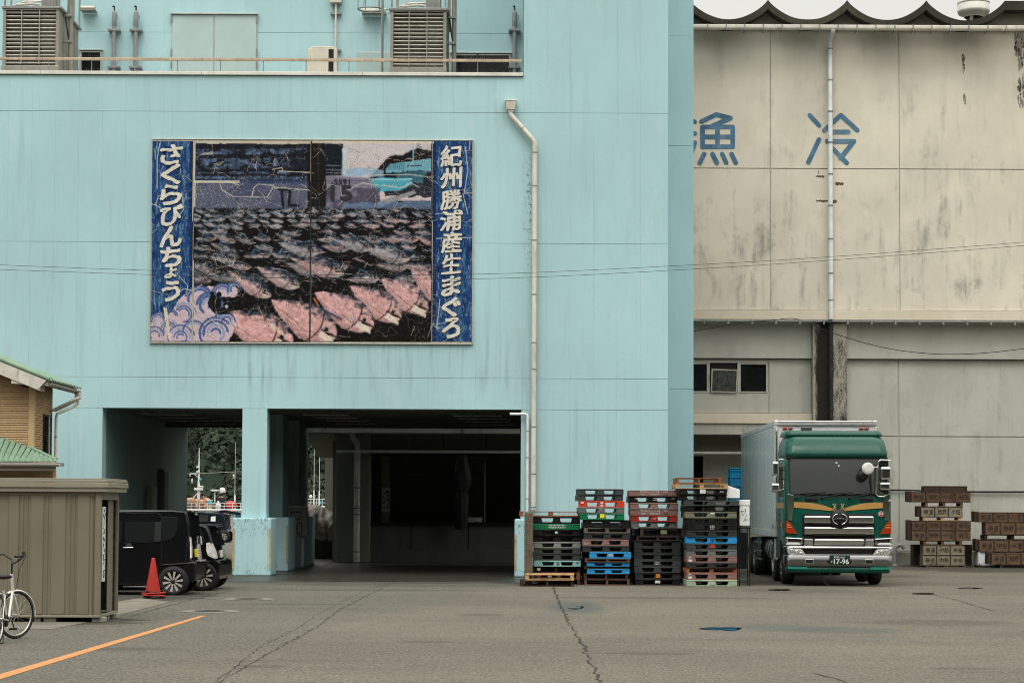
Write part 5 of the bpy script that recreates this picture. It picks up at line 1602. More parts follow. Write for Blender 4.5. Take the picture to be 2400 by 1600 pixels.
zoom_stack([('plastic', 'pl_black', 'black', 160, 755, 82, ' with a paper scrap', (('sticker', .44, .55, .35, .75, 'sticker_w'),)),
            ('plastic', 'pl_charcoal', 'charcoal', 160, 758, 80, ' with an orange sticker', (('sticker', .455, .55, .15, .85, 'sticker_o'),)),
            ('plastic', 'pl_dark grey', 'dark grey', 148, 758, 82, '', ()),
            ('plastic', 'pl_dark grey', 'dark grey', 145, 760, 82, ' with faint white marks', (('bits', .46, .54, .25, .8, 'inkw', 2),)),
            ('plastic', 'pl_charcoal', 'charcoal', 148, 758, 86, ' in the middle, lowest', ()),
            ('plastic', 'pl_charcoal', 'charcoal', 148, 756, 84, ' in the middle, centre', ()),
            ('plastic', 'pl_charcoal', 'charcoal', 148, 752, 84, ' in the middle, uppermost', ()),
            ('timber', 'wd_dark', 'splintered dark', 175, 745, 56, '', ()),
            ('blocked', 'wd_dark', 'mossy dark', 225, 815, 108, ' jutting right', (('sticker', .46, .60, .3, .75, 'pl_khaki'),)),
            ('plastic', 'pl_grey', 'grey', 105, 718, 82, '', ()),
            ('plastic', 'pl_red', 'red', 100, 722, 84, ' with white tags', (('bits', .47, .54, .4, .65, 'inkw', 1),)),
            ('closed', 'pl_mauve', 'mauve closed-sided', 92, 725, 84, ' with white print', JP),
            ('plastic', 'pl_mauve', 'mauve', 95, 725, 84, ' with two openings', ()),
            ('plastic', 'pl_black', 'black', 80, 715, 84, ' with white corner prints', (('bits', .12, .19, .5, .8, 'inkw', 1), ('bits', .50, .57, .3, .85, 'inkw', 2), ('bits', .88, .95, .5, .8, 'inkw', 1))),
            ('closed', 'pl_mauve', 'mauve closed-sided', 78, 720, 78, ' with white print and emblem', JP)],
           1460, 46.8, GR, 'third pallet stack')
zoom_stack([('plastic', 'pl_pale green', 'pale green', 835, 1500, 88, '', (('bits', .46, .56, .2, .6, 'inkw', 2),)),
            ('plastic', 'pl_mauve', 'mauve', 835, 1500, 84, ' near the ground', JS),
            ('blocked', 'wd_orange', 'orange brown', 830, 1505, 66, '', ()),
            ('plastic', 'pl_charcoal', 'charcoal', 838, 1495, 72, ' above the wooden one', ()),
            ('plastic', 'pl_mauve', 'mauve', 838, 1503, 84, ' with blue and white sticker', JS),
            ('plastic', 'pl_grey', 'grey', 835, 1500, 84, '', ()),
            ('plastic', 'pl_dark grey', 'dark grey', 835, 1498, 82, ' with red sticker', (('sticker', .47, .57, .35, .75, 'sticker_r'), ('bits', .48, .53, .45, .65, 'inkw', 1))),
            ('plastic', 'pl_blue', 'bright blue', 832, 1496, 86, '', (('bits', .48, .56, .2, .8, 'ink', 3),)),
            ('plastic', 'pl_charcoal', 'charcoal', 840, 1500, 82, ' above the blue one', ()),
            ('plastic', 'pl_black', 'black', 845, 1495, 82, ' with white lettering', (('bits', .46, .55, .2, .9, 'inkw', 3),)),
            ('plastic', 'pl_black', 'plain black', 845, 1495, 80, '', ()),
            ('plastic', 'pl_khaki', 'khaki', 820, 1498, 88, '', (('sticker', .49, .57, .6, .85, 'sticker_w'),)),
            ('plastic', 'pl_black', 'black', 810, 1510, 76, ' above the khaki one', ()),
            ('plastic', 'pl_dark grey', 'dark grey', 800, 1525, 70, ' with pale edge', ()),
            ('plastic', 'pl_black', 'black', 735, 1362, 74, ' beside the white foam lid', ()),
            ('plastic', 'pl_black', 'black', 735, 1360, 78, ' with white card', (('sticker', .44, .56, .2, .9, 'sticker_w'), ('bits', .86, .94, .4, .65, 'inkw', 1)))],
           1460, 46.2, GR, 'rightmost pallet stack')
ztop4 = sum((88, 84, 66, 72, 84, 84, 82, 86, 82, 82, 80, 88, 76, 70, 74, 78)) * 46.2 / F / 5.6
for (x0, x1, h, m, lab, dz) in ((690, 1380, 70, 'wd_pale', 'pale wooden pallet lying under the topmost one on the rightmost stack', 0), (705, 1300, 74, 'wd_orange', 'reddish wooden pallet topmost of all on the rightmost stack', 70)):
    xa_, xb2 = PX(1460 + x0 / 5.6, 46.2), PX(1460 + x1 / 5.6, 46.2)
    pallet('blocked' if dz == 0 else 'timber', m, xb2 - xa_, h * 46.2 / F / 5.6, (xa_, 46.22, ztop4 + dz * 46.2 / F / 5.6), lab, GR)
# foam boxes and blue crates near the fourth stack
M['foam'] = plain('white_foam', (.74, .76, .74), .7, 0, .04, 6, .15, dirt=(.5, .5, .46), damt=.3)
def foam_box(label, px0, px1, py0, py1, Y, D, group, lid=True, slope=0.):
    a, b = P(px0, py1, Y), P(px1, py0, Y)
    t = thing('foam_box', label, 'foam box', (a.x, Y, a.z), group)
    h = b.z - a.z
    MB().box(a.x, b.x, Y, Y + D, a.z, a.z + h * (.78 if lid else 1)).build('tub', M['foam'], t, .02)
    if lid: MB().box(a.x - .012, b.x + .012, Y - .012, Y + D + .012, a.z + h * .782, b.z).build('lid', M['foam'], t, .015)
    return t
zs0 = P(1700, 1167, 46.4).z
a, b = P(1702.5, 1167, 46.3), P(1734, 1137, 46.3)
t = thing('foam_slab', 'white foam box end tilted on the rightmost pallet stack beside black pallets', 'foam box', (a.x, 46.3, a.z))
MB().prism([(a.x, a.z + .002), (b.x, a.z + .002), (b.x, a.z + .20), (a.x + .02, b.z)], 46.3, 46.9).build('slab', M['foam'], t, .012)
fb = foam_box('white foam box with handwriting between pallet stack and truck', 1733, 1757, 1171, 1232, 46.45, .5, 'white foam boxes')
a, b = P(1739, 1222, 46.44), P(1751, 1196, 46.44)
mb = MB(); rr = random.Random(3)
for k in range(9):
    x, z = rr.uniform(a.x, b.x), rr.uniform(a.z, b.z)
    mb.tube([(x, 46.444, z), (x + rr.uniform(-.04, .04), 46.444, z + rr.uniform(.02, .07)), (x + rr.uniform(-.04, .04), 46.444, z + rr.uniform(.0, .06))], .004, 4)
mb.build('handwriting', M['ink'], fb, kind='stuff')
q = P(1733, 1234, 46.45)
t = thing('box_trolley', 'thin black steel trolley carrying the handwritten foam box', 'trolley', (q.x, 46.45, 0))
box('shelf', M['pl_black'], t, q.x - .02, q.x + .27, 46.42, 47.0, q.z - .04, q.z - .004, .006)
for x in (q.x, q.x + .23):
    for y in (46.5, 46.9): box('leg', M['pl_black'], t, x, x + .02, y, y + .02, 0, q.z - .041)
M['crateblue'] = plain('bright_blue_plastic', (.012, .22, .40), .45, 0, .10, 3, .05)
def fish_crate(px0, px1, py0, py1, Y, D, label):
    a, b = P(px0, py1, Y), P(px1, py0, Y)
    t = thing('fish_crate', label, 'crate', (a.x, Y, a.z), 'blue fish crates by the dock')
    MB().box(a.x + .02, b.x - .02, Y + .02, Y + D, a.z, b.z - .01).build('body', M['crateblue'], t)
    W = b.x - a.x; h = b.z - a.z
    for fz in (0, .42, .80, .94):
        MB().box(a.x, b.x, Y, Y + .019, a.z + h * fz, a.z + h * fz + .03).box(a.x, a.x + .019, Y + .0191, Y + D, a.z + h * fz, a.z + h * fz + .03).build('rim', M['crateblue'], t, .004)
    for fx in (.02, .30, .62, .94):
        MB().box(a.x + W * fx, a.x + W * fx + .022, Y + .003, Y + .0195, a.z, b.z - .012).build('rib', M['crateblue'], t)
    for k in range(4):
        MB().box(a.x + .003, a.x + .0195, Y + .1 + k * .15, Y + .125 + k * .15, a.z, b.z - .012).build('rib', M['crateblue'], t)
    return t
fish_crate(1711, 1752, 1096, 1136, 59.5, .5, 'blue plastic fish crate stacked above its twin beside the truck box')
fish_crate(1711, 1752, 1137, 1180, 59.5, .5, 'lower blue plastic fish crate mostly hidden by the foam lid')
q = P(1711, 1180, 59.5)
t = thing('crate_pile_base', 'dark crate pile base behind the pallets carrying blue crates', 'crate', (q.x, 59.5, 0))
box('crate_body', M['pl_charcoal'], t, q.x, q.x + .5, 59.5, 60.0, 0, q.z - .003, .01)
# back row: dark closed-sided pallets that block the view through the lower slots
for (x0, x1, ox, n) in ((290, 920, 1200, 9), (935, 1590, 1200, 10), (155, 830, 1460, 9), (838, 1495, 1460, 12)):
    xa_, xb2 = PX(ox + x0 / 5.6, 48.4), PX(ox + x1 / 5.6, 48.4)
    for k in range(n):
        pallet('closed', 'pl_black' if k % 3 else 'pl_charcoal', xb2 - xa_, .144, (xa_ + random.uniform(-.01, .01), 48.35, k * .1441), 'black closed-sided plastic pallet in the hidden back row behind the coloured stacks', 'pallets in the dark back row')
# ------------------------------------------------------------------ wooden fish crates by the grey wall
for k, c, d in (('brown', (114, 90, 70), (50, 37, 29)), ('pale', (150, 140, 118), (70, 66, 54)), ('dark', (70, 56, 44), (30, 24, 19)), ('red', (104, 80, 62), (46, 34, 26))):
    M['cr_' + k] = woody('crate_wood_' + k, lin(*c), lin(*d), .42, 11)
M['stencil'] = plain('stencil_ink', (.035, .022, .016), .8, 0, .3, 12, 0, dirt=(.16, .11, .07), damt=.5)
def crate(label, x0, x1, y0, y1, m, texts, Y=62.0, D=.55, side=0, open_top=False, group='stencilled wooden fish crates'):
    """picture rectangle given in zoom pixels of the crate corner; texts: one per section"""
    a = P(2080 + x0 / 6.534, 1110 + y1 / 6.534, Y); b = P(2080 + x1 / 6.534, 1110 + y0 / 6.534, Y)
    t = thing('fish_box', label, 'crate', (a.x, Y, a.z), group)
    W, h = b.x - a.x, b.z - a.z
    for k in range(2):                                     # two front boards and two back boards
        za_ = a.z + h * k / 2
        MB().box(a.x, b.x, Y, Y + .016, za_ + .002, za_ + h / 2 - .002).build('front_board', M[m], t, .003, 1)
        MB().box(a.x, b.x, Y + D - .016, Y + D, za_ + .002, za_ + h / 2 - .002).build('back_board', M[m], t, .003, 1)
    for x in (a.x, b.x - .018):
        MB().box(x, x + .018, Y + .017, Y + D - .017, a.z, b.z - .002).build('end_board', M[m], t, .003, 1)
    MB().box(a.x + .02, b.x - .02, Y + .017, Y + D - .017, a.z + .004, a.z + .02).build('bottom_board', M[m], t)
    if not open_top:
        MB().box(a.x + .02, b.x - .02, Y + .02, Y + D - .02, b.z - .04, b.z - .02).build('lid', M['cr_dark'], t)
    n = len(texts)
    for k in range(n + 1):
        xx = a.x + W * k / n
        if 0 < k < n:
            MB().box(xx - .04, xx - .006, Y - .014, Y - .001, a.z + .004, b.z - .004).build('batten', M['cr_dark'] if m != 'cr_pale' else M['cr_dark'], t, .003, 1)
            MB().box(xx + .006, xx + .04, Y - .014, Y - .001, a.z + .004, b.z - .004).build('batten', M[m], t, .003, 1)
    for z in (a.z + .001, b.z - .016):
        MB().box(a.x, b.x, Y - .010, Y - .0005, z, z + .014).build('edge_strip', M['cr_dark'], t)
    if side:                                               # the end handle block seen on the left
        MB().box(a.x - .11, a.x - .002, Y + .08, Y + D - .04, a.z + .01, b.z + .02).build('end_cleat', M['cr_dark'], t, .008)
    for k, s in enumerate(texts):
        if not s: continue
        xa_, xb2 = a.x + W * (k + .16) / n, a.x + W * (k + .84) / n
        mb = MB(); wd = (xb2 - xa_) / len(s)
        for j, ch in enumerate(s):
            put_text(mb, ch, xa_ + wd * (j + .06), xa_ + wd * (j + .94), a.z + h * .27, a.z + h * .75, Y - .003, .012)
        mb.build('stencil_lettering', M['stencil'], t)
    return t
def low_pallet(label, x0, x1, y0, y1, m, Y=62.0):
    a = P(2080 + x0 / 6.534, 1110 + y1 / 6.534, Y); b = P(2080 + x1 / 6.534, 1110 + y0 / 6.534, Y)
    return pallet('blocked', m, b.x - a.x, b.z - a.z, (a.x, Y, max(0, a.z)), label, 'small pallets under the fish crates', D=.6)
KM = ('勝浦', '熊野', '小型', '船団')
NK = ('勝浦', '中筋', '水産')
W1 = 'left crate stack by the grey wall'
low_pallet('grey flat pallet at the ground of the ' + W1, 590, 1200, 1405, 1452, 'wd_grey')
crate('bottom pale crate stencilled 中筋 of the left crate stack', 545, 1188, 1245, 1402, 'cr_pale', NK)
crate('pale crate stencilled 中筋, second from the ground in the left stack', 553, 1182, 1092, 1242, 'cr_pale', NK)
crate('dark weathered crate behind the two pale 中筋 crates, lower', 400, 1290, 1232, 1400, 'cr_dark', ('', '', '', ''), 62.75, .5)
crate('dark weathered crate behind the two pale 中筋 crates, upper', 400, 1297, 1085, 1230, 'cr_dark', ('', '', '', ''), 62.75, .5)
low_pallet('small pallet above the pale 中筋 crates in the left stack', 553, 1145, 1025, 1090, 'wd_brown')
crate('long brown 小型 crate resting on the small pallet, lower of its pair', 378, 1275, 865, 1022, 'cr_brown', KM, side=1)
crate('long brown 中筋 crate upper of its pair in the left stack', 378, 1278, 720, 863, 'cr_red', ('勝浦', '中筋', '水産', '船団'), side=1)
low_pallet('small pale pallet under the short pale 熊野 crate', 543, 1130, 662, 718, 'wd_pale')
crate('short pale 熊野 crate with three sections in the left stack', 522, 1152, 505, 660, 'cr_pale', KM[:3], side=1)
low_pallet('small brown pallet under the topmost stencilled 熊野 crate', 575, 1158, 436, 503, 'wd_brown')
crate('long brown 熊野 crate high in the left stack, end cleat showing', 370, 1272, 278, 434, 'cr_red', KM, side=1)
crate('empty dark crate open at the front atop the left stack', 565, 1222, 186, 277, 'cr_dark', ('',), 62.1, .5, open_top=True)
W2 = 'right crate stack'
low_pallet('dark pallet under the white foam block of the right stack', 1400, 2300, 1395, 1452, 'wd_dark', 62.2)
a = P(2080 + 1392 / 6.534, 1110 + 1415 / 6.534, 62.2); b = P(2080 + 2500 / 6.534, 1110 + 1192 / 6.534, 62.2)
t = thing('foam_block', 'large white foam tub at the bottom of the right crate stack', 'foam box', (a.x, 62.2, a.z), 'white foam boxes')
MB().box(a.x, b.x, 62.2, 62.9, a.z, b.z).build('tub', M['foam'], t, .05)
q = P(2080 + 1545 / 6.534, 1452 / 6.534 + 1110, 61.5)
pallet('blocked', 'wd_dark', 2.2, .12, (q.x + .35, 61.5, 0), 'dark pallet on the ground before the white foam tub', 'small pallets under the fish crates', D=.6)
crate('brown 熊野 crate standing in front of the white foam tub', 1600, 2510, 1215, 1388, 'cr_brown', KM, 61.5, .5, side=1)
crate('pale 中筋 crate resting on the white foam tub', 1412, 2330, 1012, 1190, 'cr_brown', ('勝浦', '中筋', '水産', '船団'), 62.15, .55, side=1)
low_pallet('small dark pallet between the crates of the right stack', 1490, 2350, 935, 1008, 'wd_dark', 62.2)
crate('brown 熊野 crate just under the top one in the right stack', 1505, 2440, 742, 930, 'cr_brown', KM, 62.15, .55)
crate('reddish 熊野 crate topmost in the right crate stack', 1395, 2320, 588, 740, 'cr_red', KM, 62.15, .55, side=1)
# ------------------------------------------------------------------ green box truck, built facing -y with its front centre at the origin
M['tgreen'] = plain('dark_green_truck_paint', (.003, .062, .042), .25, 0, .06, 1.2, 0, coat=.12)
M['tgold'] = plain('gold_band_paint', (.42, .235, .07), .35, 0, .06, 3, 0, coat=.3)
M['chrome'] = plain('polished_chrome', (.66, .66, .65), .10, 1., .04, 1.5, 0, rv=0)
M['chromew'] = plain('satin_bumper_steel', (.27, .27, .265), .26, 1., .06, 1.5, 0, rv=0)
M['boxalu'] = plain('polished_aluminium_box_side', (.74, .78, .77), .26, .6, .03, .6, 0, rv=0)
M['boxwhite'] = plain('white_box_front', (.62, .63, .62), .4, 0, .05, 2, .03, dirt=(.36, .35, .33), damt=.3)
M['boxrail'] = plain('silver_box_rail', (.58, .58, .56), .35, .5, .06, 3, .04)
M['tblack'] = plain('black_trim', (.010, .010, .010), .42, 0, .2, 4, .03)
M['tglass'] = Nodes('windscreen_glass').done((.022, .025, .022), .05, 0, spec=.5)
M['lensO'] = Nodes('orange_lens').done((.30, .028, .005), .15, 0, coat=.3)
M['lensO2'] = Nodes('pale_orange_lens').done((.55, .18, .05), .15, 0, coat=.3)
M['lensR'] = Nodes('red_lens').done((.30, .035, .02), .2, 0, coat=.6)
M['lensC'] = plain('clear_lamp_lens', (.62, .63, .60), .12, .55, .25, 22, .4)
M['plateg'] = plain('green_number_plate', (.008, .030, .024), .4, 0, .1, 3, 0)
M['tyre'] = plain('tyre_rubber', (.022, .022, .021), .75, 0, .2, 6, .2, dirt=(.07, .065, .055), damt=.5)
M['mirror'] = plain('mirror_glass', (.85, .85, .84), .04, 1., .01, 2, 0, rv=0)
M['reflector'] = plain('teal_reflector', (.02, .22, .16), .3, 0, .1, 5, 0)
tk = thing('box_truck', 'green cabbed box truck with chrome grille and silver cargo box', 'truck', (0, 0, 0))
s_ = 367.0
X_ = lambda x: (x - 972) / s_
Z_ = lambda y: (1512 - y) / s_ + .0
def tb(name, m, *q, par=None, bv=.006, seg=2): return MB().box(*q).build(name, M[m], par or tk, bv, seg)
def tpoly(name, m, pts, y0, y1, par=None, bv=.004):
    """outline in zoom pixels of the truck crop, extruded from y0 back to y1"""
    pp = [(X_(a), Z_(b)) for a, b in pts]
    ar = sum(p[0] * q[1] - q[0] * p[1] for p, q in zip(pp, pp[1:] + pp[:1]))
    if ar < 0: pp = pp[::-1]
    return MB().prism(pp, y0, y1).build(name, M[m], par or tk, bv)
def mir(pts): return [(1944 - a, b) for a, b in pts]
CW = 1.235
# cab shell: lofted sections (y, half width, bottom, top) - front raked from bumper to roof
def loft(secs, name, m, par=None, bv=0., smooth=False):
    """secs: list of closed rings of equal length"""
    n = len(secs[0]); vs = [p for s in secs for p in s]; fs = []
    for i in range(len(secs) - 1):
        for j in range(n):
            fs.append((i * n + j, i * n + (j + 1) % n, (i + 1) * n + (j + 1) % n, (i + 1) * n + j))
    fs.append(tuple(range(n))[::-1]); fs.append(tuple(range((len(secs) - 1) * n, len(secs) * n)))
    return MB().add(vs, fs, smooth).build(name, M[m], par or tk, bv)
def rring(hw, y0, y1, z, r=.12, k=5):
    """rounded rectangle in plan at height z, from the front y0 to the back y1"""
    out = []
    for cx, cy, a0 in ((hw - r, y0 + r, -PI / 2), (hw - .04, y1 - .04, 0), (-hw + .04, y1 - .04, PI / 2), (-hw + r, y0 + r, PI)):
        rr = r if cy < (y0 + y1) / 2 else .04
        for i in range(k + 1):
            a = a0 + PI / 2 * i / k
            out.append((cx + rr * math.cos(a), cy + rr * math.sin(a), z))
    return out
cab = loft([rring(1.19, .06, 2.0, .62), rring(1.225, .045, 2.0, 1.10), rring(1.235, .05, 2.0, 1.95), rring(1.235, .07, 2.0, 2.10), rring(1.20, .20, 2.0, 2.86), rring(1.185, .24, 2.0, 2.97)], 'cab', 'tgreen', None, 0, True)
# roof fairing
loft([rring(1.19, .20, 1.9, 2.985, .2), rring(1.20, .22, 1.9, 3.10, .22), rring(1.16, .36, 1.9, 3.36, .24), rring(1.10, .55, 1.9, 3.47, .26), rring(1.06, .8, 1.9, 3.52, .26)], 'roof_fairing', 'tgreen', None, 0, True)
loft([rring(1.15, .62, 1.95, 3.50, .2), rring(1.13, .78, 1.95, 3.60, .2), rring(1.11, .9, 1.95, 3.635, .2)], 'fairing_cap', 'tgreen', None, 0, True)
tb('gap_seal', 'tblack', -1.18, 1.18, .205, 1.9, 2.965, 2.99)
# windscreen with black surround
def screen(x0, x1, z0, z1, d, m, name, par=None, r=.07):
    pts = []
    for cx, cz, a0 in ((x1 - r, z1 - r, 0), (x0 + r, z1 - r, PI / 2), (x0 + r, z0 + r, PI), (x1 - r, z0 + r, 1.5 * PI)):
        for i in range(6):
            a = a0 + PI / 2 * i / 5
            pts.append((cx + r * math.cos(a), cz + r * math.sin(a)))
    f = lambda z: .062 + (z - 2.10) * .168
    bow = lambda x: 0.
    n = len(pts)
    vs = [(x, f(z) - d + bow(x), z) for x, z in pts] + [(x, f(z) + .06 + bow(x), z) for x, z in pts]
    fs = [tuple(range(n)), tuple(range(2 * n - 1, n - 1, -1))] + [(i, i + n, (i + 1) % n + n, (i + 1) % n) for i in range(n)]
    return MB().add(vs, fs).build(name, M[m], par or tk)
f_ws = lambda z: .062 + (z - 2.10) * .168
ws = screen(-1.14, 1.14, 2.10, 2.960, .010, 'tblack', 'windscreen_frame')
vs, fs = [], []
for j in range(9):                       # gently curved glass
    for i in range(25):
        x, z = -1.10 + 2.2 * i / 24, 2.13 + .805 * j / 8
        vs.append((x, f_ws(z) - .062 + .045 * (x / 1.1) ** 2 + .010 * (2 * j / 8 - 1) ** 2, z))
        if i and j: fs.append(((j - 1) * 25 + i - 1, (j - 1) * 25 + i, j * 25 + i, j * 25 + i - 1))
MB().add(vs, fs, True).build('windscreen', M['tglass'], ws)
f_ws = lambda z: .062 + (z - 2.10) * .168
for zc_, xc_ in ((2.86, -.03), (2.79, .02)):
    MB().box(xc_ - .02, xc_ + .02, f_ws(zc_) - .074, f_ws(zc_) - .066, zc_ - .02, zc_ + .02).build('window_sticker', M['sticker_w'], tk)
# interior silhouettes just behind the glass would be hidden by the dark tint; wipers in front
for xa_, xb2 in ((-.98, -.42), (-.38, .22), (.26, .84)):
    MB().tube([(xa_, .03, 2.04), (xa_ + .12, .01, 2.07), (xb2, .0, 2.16)], .012, 6).tube([(xb2 - .45, .0, 2.14), (xb2 + .12, .005, 2.18)], .009, 6).build('wiper', M['tblack'], tk)
    tb('wiper_pivot', 'tblack', xa_ - .03, xa_ + .03, .0, .05, 2.02, 2.06)
for xa_, xb2 in ((-.76, -.47), (.50, .80)):
    tb('cowl_vent', 'tblack', xa_, xb2, .038, .06, 1.955, 2.04, bv=.02)
# gold band with its swept V and emblem letters
N_ = 14
def band(sgn):
    up = [(-1.03 + 1.03 * i / N_, 1.945 - .21 * (i / N_) ** 2.6) for i in range(N_ + 1)]
    lo = [(-1.03 + 1.03 * i / N_, 1.815 - .085 * (i / N_) ** 1.1) for i in range(N_ + 1)]
    pp = up + lo[::-1]
    pp = [(sgn * -x * -1 if sgn > 0 else -x, z) for x, z in pp]
    ar = sum(p[0] * q[1] - q[0] * p[1] for p, q in zip(pp, pp[1:] + pp[:1]))
    if ar < 0: pp = pp[::-1]
    MB().prism(pp, .036, .042).build('gold_band', M['tgold'], tk)
band(1); band(-1)
mb = MB(); z0_, z1_ = 1.775, 1.91
def kpoly(pts, dx, flip):
    pp = [((-x if flip else x) + dx, z0_ + (z1_ - z0_) * z) for x, z in pts]
    ar = sum(p[0] * q[1] - q[0] * p[1] for p, q in zip(pp, pp[1:] + pp[:1]))
    mb.prism(pp[::-1] if ar < 0 else pp, .020, .034)
for flip, dx in ((True, -.002), (False, .006)):
    kpoly([(.02, .0), (.055, .12), (.055, .88), (.02, 1), (.075, 1), (.068, .0)], dx, flip)
    kpoly([(.068, .45), (.105, 1), (.142, 1), (.10, .5), (.142, 0), (.105, 0)], dx, flip)
mb.build('emblem_letters', M['tgold'], tk, .003)
# grille
tb('grille_recess', 'tblack', -.835, .835, .034, .07, 1.13, 1.68, bv=.03)
for (z0, z1, zc0, zc1) in ((1.455, 1.63, 1.42, 1.475), (1.195, 1.375, 1.165, 1.225)):
    tb('grille_bar', 'chrome', -.805, .815, -.05, .03, z0, z1, bv=.07, seg=6)
    tb('grille_slot', 'tblack', -.60, .62, -.045, .01, zc0, zc1, bv=.01)
tb('grille_bar', 'chrome', -.575, .595, -.05, .03, .955, 1.10, bv=.06, seg=6)
tb('grille_bar_end', 'chrome', -.80, -.59, -.04, .03, .925, 1.10, bv=.025, seg=3); tb('grille_bar_end', 'chrome', .61, .81, -.04, .03, .925, 1.10, bv=.025, seg=3)
tb('lower_grille', 'tblack', -.84, .84, .0, .06, .86, 1.129, bv=.01)
em = MB().lathe([(0, -.03), (.20, -.03), (.225, -.05), (.215, -.065), (.0, -.068)], (.018, .0, 1.555), 40, 'y').build('emblem_disc', M['tblack'], tk)
ring = [(.018 + .165 * math.cos(a), -.078, 1.555 + .125 * math.sin(a)) for a in [2 * PI * i / 40 for i in range(40)]]
def arc(a0, a1): return [(.018 + .165 * math.cos(a), -.078, 1.555 + .125 * math.sin(a)) for a in np.linspace(rad(a0), rad(a1), 16)]
for a0, a1 in ((-74, 74), (106, 254)):
    MB().tube(arc(a0, a1), [.006] + [.013] * 14 + [.006], 8).build('emblem_ring', M['chrome'], em)
MB().prism([(-.13, 1.550), (-.04, 1.558), (.075, 1.558), (.165, 1.550), (.165, 1.561), (.018, 1.574), (-.13, 1.561)], -.086, -.07).build('emblem_bar', M['chrome'], em, .002)
for sx in (-1, 1):
    MB().prism([(.018 + sx * .10 - .01, 1.556), (.018 + sx * .10 + .01, 1.556), (.018 + sx * .13 + .01, 1.64), (.018 + sx * .13 - .012, 1.64)][::1], -.084, -.072).build('emblem_wing', M['tblack'], em)
# chrome corner panels, turn lamps, steps
for fl in (0, 1):
    q = (lambda p: mir(p)) if fl else (lambda p: p)
    tpoly('corner_panel', 'chrome', q([(540, 728), (588, 740), (590, 850), (575, 958), (548, 952), (536, 800)]), .012, .20)
    lamp = tpoly('turn_lamp', 'lensO', q([(528, 958), (560, 968), (592, 1016), (620, 1068), (528, 1062)]), -.005, .12)
    tpoly('turn_lamp_rib', 'lensO2', q([(534, 985), (560, 988), (568, 998), (534, 996)]), -.012, -.004, lamp)
    tpoly('turn_lamp_rib', 'lensO2', q([(534, 1006), (572, 1008), (580, 1018), (534, 1018)]), -.012, -.004, lamp)
    tpoly('corner_step', 'chrome', q([(522, 1096), (668, 1104), (672, 1162), (522, 1168)]), -.04, .25, None, .02)
    tpoly('step_recess', 'tblack', q([(540, 1104), (655, 1112), (655, 1136), (540, 1136)]), -.046, -.038)
    tpoly('step_lip', 'boxwhite', q([(536, 1140), (630, 1142), (650, 1160), (524, 1160)]), -.06, -.041)
    # headlamp
    hl_ = tpoly('headlight', 'chrome', q([(528, 1182), (630, 1190), (664, 1206), (690, 1250), (694, 1260), (566, 1256), (540, 1240), (528, 1212)]), -.075, .02, None, .012)
    tpoly('headlight_lens', 'lensC', q([(537, 1188), (626, 1196), (656, 1211), (682, 1250), (570, 1248), (547, 1234), (537, 1210)]), -.082, -.07, hl_)
    for cx_, cy_, r in ((572, 1212, .042), (612, 1222, .05), (650, 1232, .034)):
        if fl: cx_ = 1944 - cx_
        MB().lathe([(0, -.078), (r * .4, -.0795), (r, -.086), (r * 1.05, -.082)], (X_(cx_), 0, Z_(cy_)), 18, 'y').build('reflector_bowl', M['chrome'], hl_)
    fs_ = tpoly('fog_slot', 'chrome', q([(684, 1280), (756, 1280), (756, 1322), (684, 1322)]), -.094, -.08, None, .006)
    tpoly('fog_recess', 'tblack', q([(690, 1286), (750, 1286), (750, 1316), (690, 1316)]), -.098, -.09, fs_)
    tpoly('lower_reflector', 'reflector', q([(540, 1342), (706, 1344), (704, 1368), (538, 1366)]), -.045, -.03)
# bumper
loft([rring(1.225, -.055, .5, .46, .14), rring(1.245, -.08, .5, .52, .16), rring(1.245, -.08, .5, .715, .16), rring(1.235, -.07, .5, .725, .16)], 'bumper', 'chromew', None, .0, True)
loft([rring(1.225, -.04, .5, .726, .14), rring(1.225, -.04, .5, .87, .14)], 'bumper_recess', 'tblack')
loft([rring(1.245, -.085, .5, .872, .16), rring(1.25, -.095, .5, .895, .16), rring(1.245, -.085, .5, .925, .16)], 'bumper_trim', 'chrome', None, 0, True)
tb('bumper_edge', 'chrome', -.80, .80, -.086, -.07, .722, .738, bv=.004)
loft([rring(1.19, -.02, .5, .31, .14), rring(1.20, -.035, .5, .458, .14)], 'front_skirt', 'tgreen', None, 0, True)
# number plate
pl = tb('number_plate', 'plateg', -.225, .245, -.105, -.085, .502, .722, bv=.006)
for x in (-.255, .235):
    MB().lathe([(0, -.085), (.05, -.085), (.05, -.092), (0, -.094)], (x + .01 if x > 0 else x + .03, 0, .585), 20, 'y').build('plate_bracket', M['tblack'], pl)
M['platew'] = plain('plate_white', (.70, .72, .70), .5, 0, .03, 4, 0)
put_text(MB(), '17-96', -.125, .215, .522, .635, -.1065, .018).build('plate_number', M['platew'], pl)
put_text(MB(), '和歌山800', -.128, .132, .655, .702, -.1065, .006).build('plate_region', M['platew'], pl)
put_text(MB(), 'か', -.195, -.155, .555, .595, -.1065, .004).build('plate_kana', M['platew'], pl)
# round safety sticker
st_ = MB().lathe([(0, .030), (.068, .031), (.068, .044)], (X_(1334), 0, Z_(898)), 24, 'y').build('round_sticker', M['sticker_w'], tk)
MB().tube([(X_(1334) + .056 * math.cos(a), .028, Z_(898) + .056 * math.sin(a)) for a in [2 * PI * i / 24 for i in range(24)]], .008, 6, closed=True).build('sticker_ring', M['sticker_r'], st_)
MB().box(X_(1334) - .03, X_(1334) + .03, .024, .029, Z_(898) - .035, Z_(898) - .005).lathe([(0, .024), (.016, .024), (.016, .03)], (X_(1334), 0, Z_(898) + .018), 12, 'y').build('sticker_figure', M['sticker_r'], st_)
